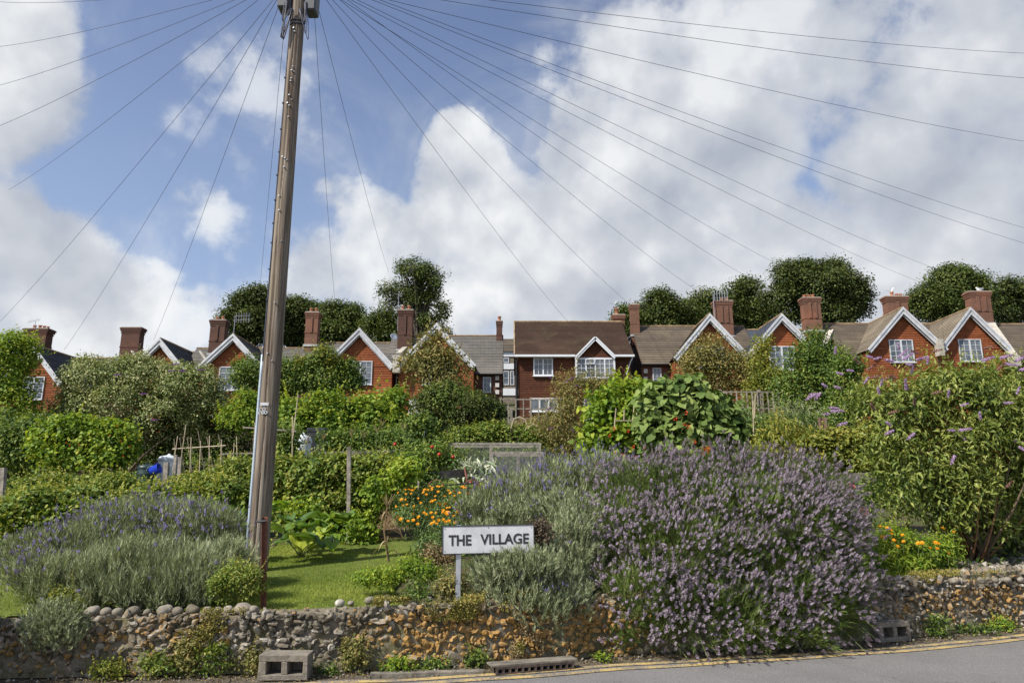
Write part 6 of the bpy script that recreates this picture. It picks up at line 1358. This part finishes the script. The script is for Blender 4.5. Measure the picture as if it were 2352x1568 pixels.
stems(rh, rh['_w'], ends[::3], .006, M['stem_green'], 3, rt=.7)
ar = thing('artichoke', 'silvery leaved artichoke plants in front of the netting cage', 'artichoke', gp(1100, 18)); 
mb = MB(); r = np.random.RandomState(14); n = 420; c0 = np.array([P(u, v, 17.5 + .8 * r.rand()) for u, v in zip(r.uniform(1040, 1135, n), r.uniform(1062, 1105, n))]); D = nrm(r.normal(size=(n, 3)) * [.8, .6, .3] + [0, -.2, .8]); leaves(mb, c0 - D * .15, D, nrm(r.normal(size=(n, 3)) + [0, -1, .5]), r.uniform(.2, .38, n), r.uniform(.05, .09, n), 'lance', r.rand(n)); mb.build('foliage', M['leaf_pale'], ar)
# apples on the young tree
t, C, lb = shrub('apple_sapling', 'young apple tree carrying red apples left of the netting cage', 'apple tree', [(985, 1050, 34, 26), (1030, 1060, 26, 22), (950, 1060, 26, 24), (985, 1085, 30, 20)], 16.5, 2600, .075, 'leaf_mid', 'ovate', .6, 83, 1005, .022, 12, clump=7, shell=.9)
scatter(t, 'apple', ME['apple'], at_pix([(993, 1026), (1009, 1043), (1041, 1049), (934, 1042), (907, 1020), (1081, 1108), (1097, 1112), (1112, 1131)], 15.6), 1.0)
# bench
bn = thing('garden_bench', 'old dark bench with rusty iron end between marigolds and apples', 'bench', gp(1030, 15))
for v in (1088, 1097): mb = MB(); mb.bar(P(980, v, 15), P(1072, v - 7, 15.4), .03, .085); mb.build('backrest_slat', M['darkwood'], bn)
mb = MB(); mb.bar(P(990, 1116, 14.6), P(1075, 1110, 15.0), .30, .03); mb.build('seat', M['darkwood'], bn)
for du in (0, 82):
    mb = MB(); mb.tube([P(985 + du, 1074, 15.05 + du * .004), P(990 + du, 1100, 15), P(994 + du, 1130, 14.9)], .018, 6); q = P(1002 + du, 1118, 14.7); mb.tube([q + [.16 * math.cos(a), -.02, .14 * math.sin(a)] for a in np.linspace(0, 3.1, 9)], .014, 6); mb.build('leg', M['rust'], bn)
# timber edging of the chip path
for lb_, a, b in (('long grey timber edging the left side of the bark path', (768, 1250), (892, 1150)), ('short timber closing the far end of the bark path', (920, 1127), (885, 1133))):
    pa, pb_ = hit(*a), hit(*b); mb = MB(); mb.bar(pa + [0, 0, .04], pb_ + [0, 0, .04], .05, .12); tag(mb.build('edging_board', M['oldwood'], origin=pa), lb_, 'board')
pa = hit(897, 1135); mb = MB(); mb.cbox(pa + [-.12, 0, -.05], pa + [.22, .05, .22], .01); tag(mb.build('end_board', M['cane'], origin=pa), 'pale upright board at the far end of the bark path', 'board')
mb = MB(); mb.bar(P(745, 1042, 17.8), P(935, 1035, 18.2), .04, .10); tag(mb.build('rail', M['oldwood'], origin=P(840, 1040, 18)), 'grey rail half hidden by sweetcorn behind the tall post', 'rail')
# marigolds
def marigolds(name, label, lst, y, n, L, pts, key, sc, seed, nst=30, m='leaf_bean'):
    t, C, lb = shrub(name, label, 'flowers', lst, y, n, L, m, 'lance', .28, seed, None, .004, nst, smat='stem_green', clump=8, sg=.06, shell=.6, lump=.25, group='marigold patches')
    r = np.random.RandomState(seed); scatter(t, 'flower', ME[key], pts, list(sc * (.7 + .6 * r.rand(len(pts)))), [nrm(np.array([r.normal() * .4, -.7 + r.normal() * .2, .8])) for _ in pts])
    scatter(t, 'stalk', ME['stalk'], [np.array(p) - [0, -.03, .15] for p in pts], 1.0, [(0, -.2, 1)] * len(pts)); return t
r = np.random.RandomState(9); pts = []
for k in range(98):
    u = r.uniform(908, 1078); v = r.uniform(1112, 1205) + (u - 990) ** 2 * .0006; y = 12.1 - (v - 1110) * .016; pts.append(P(u, v, y))
marigolds('marigold_patch', 'wide patch of orange marigolds left of the street sign', [(950, 1160, 46, 34, .6), (1010, 1150, 60, 34, .8), (1050, 1180, 50, 40, .2), (960, 1195, 46, 30, -.2), (1010, 1225, 50, 30, -.8), (985, 1260, 34, 26, -1.4), (1060, 1230, 40, 34, -.8)], 12.0, 15000, .06, pts, 'marigold_big', .82, 84, 60)
pts = [P(u, v, 9.9 - (v - 1190) * .006) for u, v in [(2123, 1192), (2155, 1213), (2156, 1203), (2153, 1218), (2124, 1227), (2132, 1228), (2154, 1233), (2179, 1225), (2181, 1239), (2215, 1241), (2225, 1239), (2257, 1240), (2260, 1243), (2258, 1252), (2166, 1246), (2276, 1214), (2298, 1220), (2236, 1252), (2290, 1268)]]
pts = [P(u - 0 , v, 9.35) for u, v in [(2038, 1212), (2046, 1217), (2048, 1225), (2026, 1232), (2033, 1232), (2053, 1240), (2073, 1228), (2075, 1243), (2109, 1247), (2118, 1246), (2149, 1246), (2156, 1248), (2153, 1259), (2165, 1213), (2190, 1221), (2136, 1258), (2178, 1270), (2062, 1254), (2022, 1209)]]
marigolds('marigold_patch', 'bright marigolds on the bank between big lavender and right hand wall', [(2050, 1250, 50, 34), (2110, 1280, 60, 36), (2030, 1290, 40, 36, -.1), (2070, 1305, 60, 26, -.2), (2165, 1270, 36, 44, .1)], 9.7, 9500, .055, pts, 'marigold', 1.0, 85, 40, 'leaf_bright')
t, C, lb = shrub('rose_plant', 'plant with crimson flowers between big lavender and buddleia', 'flowers', [(1985, 1150, 30, 40), (1960, 1180, 30, 30)], 11, 1600, .045, 'leaf_mid', 'ovate', .6, 86, 1980, .006, 10, clump=7, shell=.8)
scatter(t, 'flower', ME['rose'], at_pix([(1953, 1142), (1956, 1148), (1985, 1173), (1956, 1117), (1948, 1136)], 10.4), 1.1)
t, C, lb = shrub('red_flower_plant', 'plant with scarlet flowers peeping over the big lavender', 'flowers', [(1622, 1050, 20, 14), (1640, 1060, 16, 14)], 11.5, 600, .05, 'leaf_mid', 'ovate', .6, 87, 1625, .006, 6)
scatter(t, 'flower', ME['redrose'], at_pix([(1617, 1031), (1624, 1034), (1619, 1041), (1630, 1030)], 10.7), 1.0)

# beans on the right
t, C, lb = shrub('runner_beans', 'bright runner beans with red flowers left of the big leaved bean dome', 'bean plants', [(1400, 960, 44, 44), (1450, 940, 50, 44), (1390, 1020, 46, 44), (1450, 1010, 50, 54), (1500, 960, 34, 54), (1420, 1070, 50, 30), (1480, 1070, 40, 36), (1440, 905, 34, 20)], 15.5, 11000, .10, 'leaf_bright', 'heart', .85, 88, 1440, .012, 14, smat='cane', clump=10, lump=.2)
scatter(t, 'bean_flower', ME['beanfl'], at_pix([(1488, 960), (1501, 970), (1410, 985), (1443, 990), (1400, 1000), (1480, 1008), (1455, 1026), (1468, 1036), (1460, 1050), (1430, 1045), (1412, 1040), (1478, 1030), (1505, 955), (1468, 935)], 14.3), .9)
for (a, b) in (((1411, 985), (1415, 938)), ((1433, 965), (1434, 940)), ((1453, 965), (1457, 932)), ((1460, 965), (1465, 935)), ((1465, 1100), (1510, 1030))): mb = MB(); mb.tube([P(*a, 14.6), P(*b, 14.6)], .012 if a[1] < 1000 else .02, 5); mb.build('cane', M['cane'], t)
mb = MB(); mb.tube([P(1412, 966, 14.6), P(1480, 966, 14.6)], .009, 5); mb.build('crossbar', M['cane'], t)
t, C, lb = shrub('bean_dome', 'tall dome of large heart shaped bean leaves above the big lavender', 'bean plants', [(1560, 905, 46, 34), (1530, 945, 50, 50), (1590, 940, 60, 50), (1510, 1000, 46, 54), (1575, 1000, 70, 60), (1640, 990, 50, 60), (1660, 950, 30, 34), (1560, 1060, 70, 40), (1640, 1050, 50, 40)], 12, 5200, .125, 'leaf_bean_grey', 'heart', .92, 89, 1580, .012, 14, smat='cane', shoots=0, clump=5, sg=.12, lump=.12)
scatter(t, 'bean_flower', ME['beanfl'], at_pix([(1576, 948), (1582, 980), (1596, 1014), (1551, 962), (1574, 974)], 11.2), .8)
for (a, b) in (((1670, 990), (1668, 915)), ((1733, 960), (1735, 905)), ((1731, 1000), (1730, 920))): mb = MB(); mb.tube([P(*a, 12.8), P(*b, 12.8)], .011, 5); mb.build('cane', M['cane'], t)
shrub('leafy_crop', 'loose green crop right of the big leaved bean dome', 'shrub', [(1690, 990, 34, 44), (1700, 1040, 40, 34), (1660, 1060, 40, 30)], 15, 3800, .11, 'leaf_bean', 'lance', .35, 90, 1690, .012, 12, clump=7)
shrub('low_bush', 'dim green tangle in front of the grey lattice fence', 'shrub', [(1750, 990, 40, 30), (1810, 985, 40, 34), (1735, 1030, 40, 24), (1860, 975, 30, 24)], 20, 8000, .08, 'leaf_mid', 'lance', .3, 91, 1780, clump=9, shell=.7)
t = thing('metal_sheet_bin', 'rusty brown bent metal sheet standing among the raspberries', 'metal sheet', gp(1895, 19)); a = P(1880, 958, 18.5); b = P(1905, 1010, 18.5); mb = MB(); V = []
for k in range(9): s_ = k / 8; V += [(a[0] + (b[0] - a[0]) * s_, 18.5 - .05 * math.sin(s_ * 9), b[2] - .5), (a[0] + (b[0] - a[0]) * s_ + .03, 18.5 - .05 * math.sin(s_ * 9) + .1, a[2])]
mb.add(V, [[2 * k, 2 * k + 2, 2 * k + 3, 2 * k + 1] for k in range(8)]); V2 = np.array(V) + [0, .02, 0]; mb.add(V2, [[2 * k + 1, 2 * k + 3, 2 * k + 2, 2 * k] for k in range(8)]); mb.build('panel', M['redbrick_band'], t)
shrub('peach_tree', 'drooping yellow leaved peach bush behind the big lavender', 'shrub', [(1790, 1020, 44, 34), (1815, 1050, 46, 36), (1775, 1055, 34, 30), (1850, 1075, 26, 24)], 14.5, 4200, .12, 'leaf_yellow', 'lance', .28, 92, 1810, .02, 16, clump=8, droop=1.2)
shrub('raspberry_row', 'yellow green raspberry row above the grey sleeper on the right', 'fruit bushes', [(1730, 1060, 34, 24), (1880, 1040, 40, 36), (1930, 1030, 40, 40), (1980, 1040, 40, 44), (2020, 1020, 30, 40), (1950, 1060, 90, 24)], 14, 13000, .07, 'leaf_yellow', 'ovate', .8, 93, 1940, .01, 20, clump=9, group='raspberry rows', ct_w=.3)
mb = MB(); a = P(1815, 1096, 12.4); b = P(2000, 1088, 13.0); mb.bar(a + [0, 0, -.05], b + [0, 0, -.05], .2, .16); tag(mb.build('sleeper', M['oldwood'], origin=a), 'pale grey timber sleeper behind the big lavender', 'sleeper')
t, C, lb = shrub('grass_tussock', 'grey green grassy tussock by the square post behind the raspberries', 'plants', [(1830, 975, 40, 18)], 20, 900, .2, 'leaf_silver', 'lance', .06, 94, 1830)

# blue lavender bank behind the sign, silver lavender round it, big mauve lavender, left lavender
lavender('lavender_bush', 'blue violet lavender with tall spikes behind the street sign', [(1120, 1185, 56, 36), (1200, 1155, 90, 46, .2), (1300, 1130, 90, 50, .5), (1390, 1110, 60, 44, .8)], 9.6, 26000, 620, 'lav_blue', gp(1220, 9.8), 101, (.28, .5), .065, .018, nparts=60, gdir=(-.15, 0, .15), zone=lambda p: p[:, 2] > 1.05 + .0 * p[:, 0], leafm='leaf_silver', blade=(.12, .009), spread=.5)
lavender('lavender_bush', 'silver grey lavender without many flowers wrapped round the street sign', [(1180, 1330, 80, 54), (1250, 1330, 90, 60, .05), (1310, 1280, 60, 90, .25), (1140, 1370, 50, 40, -.1), (1290, 1380, 70, 50, -.15), (1200, 1390, 80, 40, -.35), (1250, 1410, 60, 34, -.4), (1150, 1320, 60, 40, -.3), (1220, 1310, 70, 34, -.38), (1330, 1210, 60, 60, .6), (1290, 1180, 60, 44, .8), (1200, 1185, 70, 34, .95), (1110, 1240, 30, 30, .8), (1105, 1350, 24, 40, 0)], 8.02, 60000, 110, 'lav_blue', gp(1230, 8.4), 102, (.10, .2), .045, .015, nparts=50, spread=.8, blade=(.055, .009))
weed('dark brown clump in the hollow of the lavender right of the sign', float(P(1243, 1215, 7.9)[0]), .36, .30, .10, 1500, 'stem', 230, .03, float(P(1243, 1255, 7.9)[2]), 'hollow_clump', 'twigs')  # dark brown clump built where the lavender has its hollow
big = lavender('lavender_bush', 'huge mauve flowering lavender spilling over the wall to the road', [(1640, 1125, 190, 66, .75), (1800, 1140, 140, 66, .7), (1500, 1160, 130, 76, .5), (1690, 1215, 250, 110, .25), (1845, 1240, 118, 110, .35), (1430, 1260, 70, 90, .0), (1560, 1300, 160, 110, -.05), (1740, 1330, 190, 110, .0), (1880, 1340, 92, 90, .15), (1480, 1390, 100, 80, -.45), (1640, 1420, 170, 80, -.42), (1830, 1400, 140, 76, -.2), (1560, 1455, 150, 50, -.6), (1740, 1460, 150, 40, -.5), (1905, 1400, 74, 60, -.15)], 8.5, 90000, 7400, 'lav_grey', gp(1680, 8.9), 103, (.20, .50), .066, .0225, leafm='leaf_lavstem', blade=(.09, .007), up=.55, spread=1.0, gdir=(.12, -.15, 0), stalk_w=.004, embed=.55)
lavender('lavender_bush', 'wide silver green lavender with violet spikes left of the pole', [(320, 1238, 150, 66, .8), (200, 1280, 120, 60, .5), (450, 1240, 100, 64, .8), (340, 1318, 170, 58, .1), (190, 1342, 120, 46, .0), (440, 1335, 100, 50, .0), (110, 1335, 76, 44, .2), (520, 1318, 50, 54, .2), (70, 1290, 70, 36, .5), (330, 1366, 170, 26, -.15)], 7.75, 110000, 720, 'lav_blue', gp(330, 8.3), 104, (.22, .42), .055, .018, nparts=90, blade=(.085, .0065), spread=.6, gdir=(-.35, .1, .1), zone=lambda p: ((p[:, 2] > 1.06 - .05 * (p[:, 0] + 4)) | (RS.rand(len(p)) < .06) | (p[:, 0] < -4.75)))
weed('dull olive herb at the right end of the left lavender', -2.75, .42, .36, .26, 4200, 'leaf_rasp', 231, .026, .60, 'lavender_seedheads', 'plant')
foli = lavender('curry_plant', 'rounded pale grey plant hanging over the wall at the left', [(130, 1425, 60, 34), (105, 1455, 34, 30), (150, 1460, 34, 26)], 6.85, 11000, 0 + 2, 'lav_blue', (-4.2, 7.1, .5), 105, (.02, .03), .01, .004, nparts=0, blade=(.030, .008), cat='shrub')

# the big buddleia on the right
base = gp(2235, 10.4); bt = thing('butterfly_bush', 'large arching buddleia with lilac flower spikes filling the right side', 'shrub', base)
lb = lobes_px([(2080, 990, 90, 110), (2010, 930, 60, 60, .3), (2150, 940, 105, 72), (2250, 945, 105, 80), (2340, 940, 90, 90, .1), (2120, 1090, 100, 90), (2200, 1040, 110, 110, -.1), (2310, 1050, 90, 110), (2080, 1140, 70, 70), (2180, 1160, 80, 60), (2150, 882, 70, 26, .2), (2290, 872, 60, 26, .3), (2030, 1060, 40, 80, .1), (2420, 1000, 80, 180, .2), (2290, 1150, 80, 60, .3), (2350, 1130, 60, 90, .2), (2230, 1110, 90, 70), (2190, 1190, 50, 40, -.1), (2280, 1215, 60, 36, .2)], 10.2)
o, C = foliage('foliage', lb, 20000, .095, M['leaf_budd'], bt, 'lance', .29, seed=110, shoots=420, clump=9, sg=.13, shell=.75, lump=.28, droop=.55, keep_back=.5, ct_w=.3)
r = np.random.RandomState(111); tg = [C[i] for i in r.choice(len(C), 58, replace=False)]
stems(bt, base - [0, 0, .05], [c for c in tg[:34]], .022, M['stem'], 5, bend=.35, n=9, rt=.18)
stems(bt, base - [0, 0, .05], [c for c in tg[34:]], .014, M['stem_red'], 6, bend=.3, n=9, rt=.25)
pf = [((1878, 905), -.9, -.1, 'pan'), ((1884, 902), -.6, -.6, 'pan'), ((1870, 907), -1, -.5, 'pan'), ((1926, 939), -1, .1, 'pan'), ((1908, 944), 1, .0, 'pan'), ((1905, 950), -1, -.1, 'pan_s'), ((1945, 970), -1, -.3, 'pan'), ((2046, 978), -.6, .4, 'pan_s'), ((2052, 988), -1, -.4, 'pan'), ((2100, 995), -.8, -.5, 'pan'), ((2192, 988), -1, 0, 'pan_s'), ((2200, 988), .9, .1, 'pan'), ((2200, 992), .5, -.9, 'pan'), ((2192, 1046), -.5, -.6, 'pan'), ((2252, 963), -.2, .8, 'pan_s'), ((2330, 1010), 1, -.5, 'pan'), ((2340, 1025), .8, -.7, 'pan'), ((2105, 1250), -.2, -.9, 'pan_s'),
      ((1918, 813), 0, .9, 'pan_s'), ((2063, 820), .6, .5, 'pan'), ((2052, 830), -.9, .1, 'pan'), ((2072, 826), .8, .5, 'pan'), ((2104, 826), 1, .2, 'pan'), ((2080, 836), .8, -.2, 'pan_s'), ((2130, 836), 0, .9, 'pan_s'), ((2004, 822), -.8, .2, 'pan_s'), ((2006, 825), .8, .2, 'pan_s'), ((2066, 804), -.3, .8, 'pan_s'), ((2093, 858), 0, .5, 'pan_s'), ((2254, 828), .7, .2, 'pan'), ((2296, 822), .9, .2, 'pan'), ((2306, 834), .9, -.3, 'pan'), ((2330, 830), .6, .3, 'pan'), ((2340, 850), .8, .2, 'pan'), ((1936, 860), -.9, .2, 'pan_s'), ((1960, 852), -1, .1, 'pan_s'), ((1985, 880), .4, .7, 'pan_s'), ((2022, 886), .2, .9, 'pan_s'), ((2020, 905), -.3, .9, 'pan_s'), ((2082, 895), -.2, .7, 'pan'), ((2178, 912), 0, .9, 'pan_s'), ((2205, 932), .6, .2, 'pan_s'), ((1900, 890), -.7, .4, 'pan_s'), ((1930, 892), -.8, .2, 'pan_s'), ((2305, 925), 1, 0, 'pan_s'), ((2335, 905), .3, .9, 'pan_s')]
for k, ((u, v), dx, dz, key) in enumerate(pf): scatter(bt, 'flower_spike', ME[key], [P(u, v, 9.35 + .4 * RS.rand())], .95, [nrm([dx, -.35, dz])])
scatter(bt, 'faded_flower_spike', ME['pan_d'], at_pix([(2000, 868), (2030, 872), (2060, 870), (1975, 835), (1990, 850), (2110, 812), (2140, 808), (2100, 930), (2140, 905), (2290, 850), (2010, 940), (2040, 950), (2310, 1120), (2260, 800)], 9.5), 1.0, [nrm([RS.normal(), -.3, .3]) for _ in range(14)])
shrub('dark_bush', 'dark leaved bush behind the buddleia stems at the right edge', 'shrub', [(2330, 1180, 60, 60), (2280, 1220, 60, 40), (2380, 1150, 60, 100), (2230, 1200, 60, 40)], 11.6, 7000, .08, 'leaf_dark', 'ovate', .6, 112, 2310)  # bush in the dark leaf material
r = np.random.RandomState(12); mb = MB()
for k in range(260):
    q = hit(r.uniform(2160, 2360), r.uniform(1285, 1325)); s_ = r.uniform(.02, .06); stone(mb, (q[0], q[1], float(G(q[0], q[1])) + s_ * .3), (s_ * 1.2, s_, s_ * .7), 8000 + k, .25, ICO1, r.rand(), .25)
struct(mb.build('rubble', M['flint']), 'stuff')
# tree beyond the left edge of the view whose shade falls on the wall end
shrub('roadside_bush', 'bush at the far left end of the wall, mostly outside the picture', 'shrub', np.array([[-5.7, 6.0, 1.0, .62, .55, .75], [-5.5, 6.1, .5, .6, .5, .5], [-6.4, 5.8, 1.3, .8, .7, 1.0]]), 6.0, 12000, .07, 'leaf_mid', 'ovate', .7, 113, -300, raw=True, ground=False, keep_back=1)
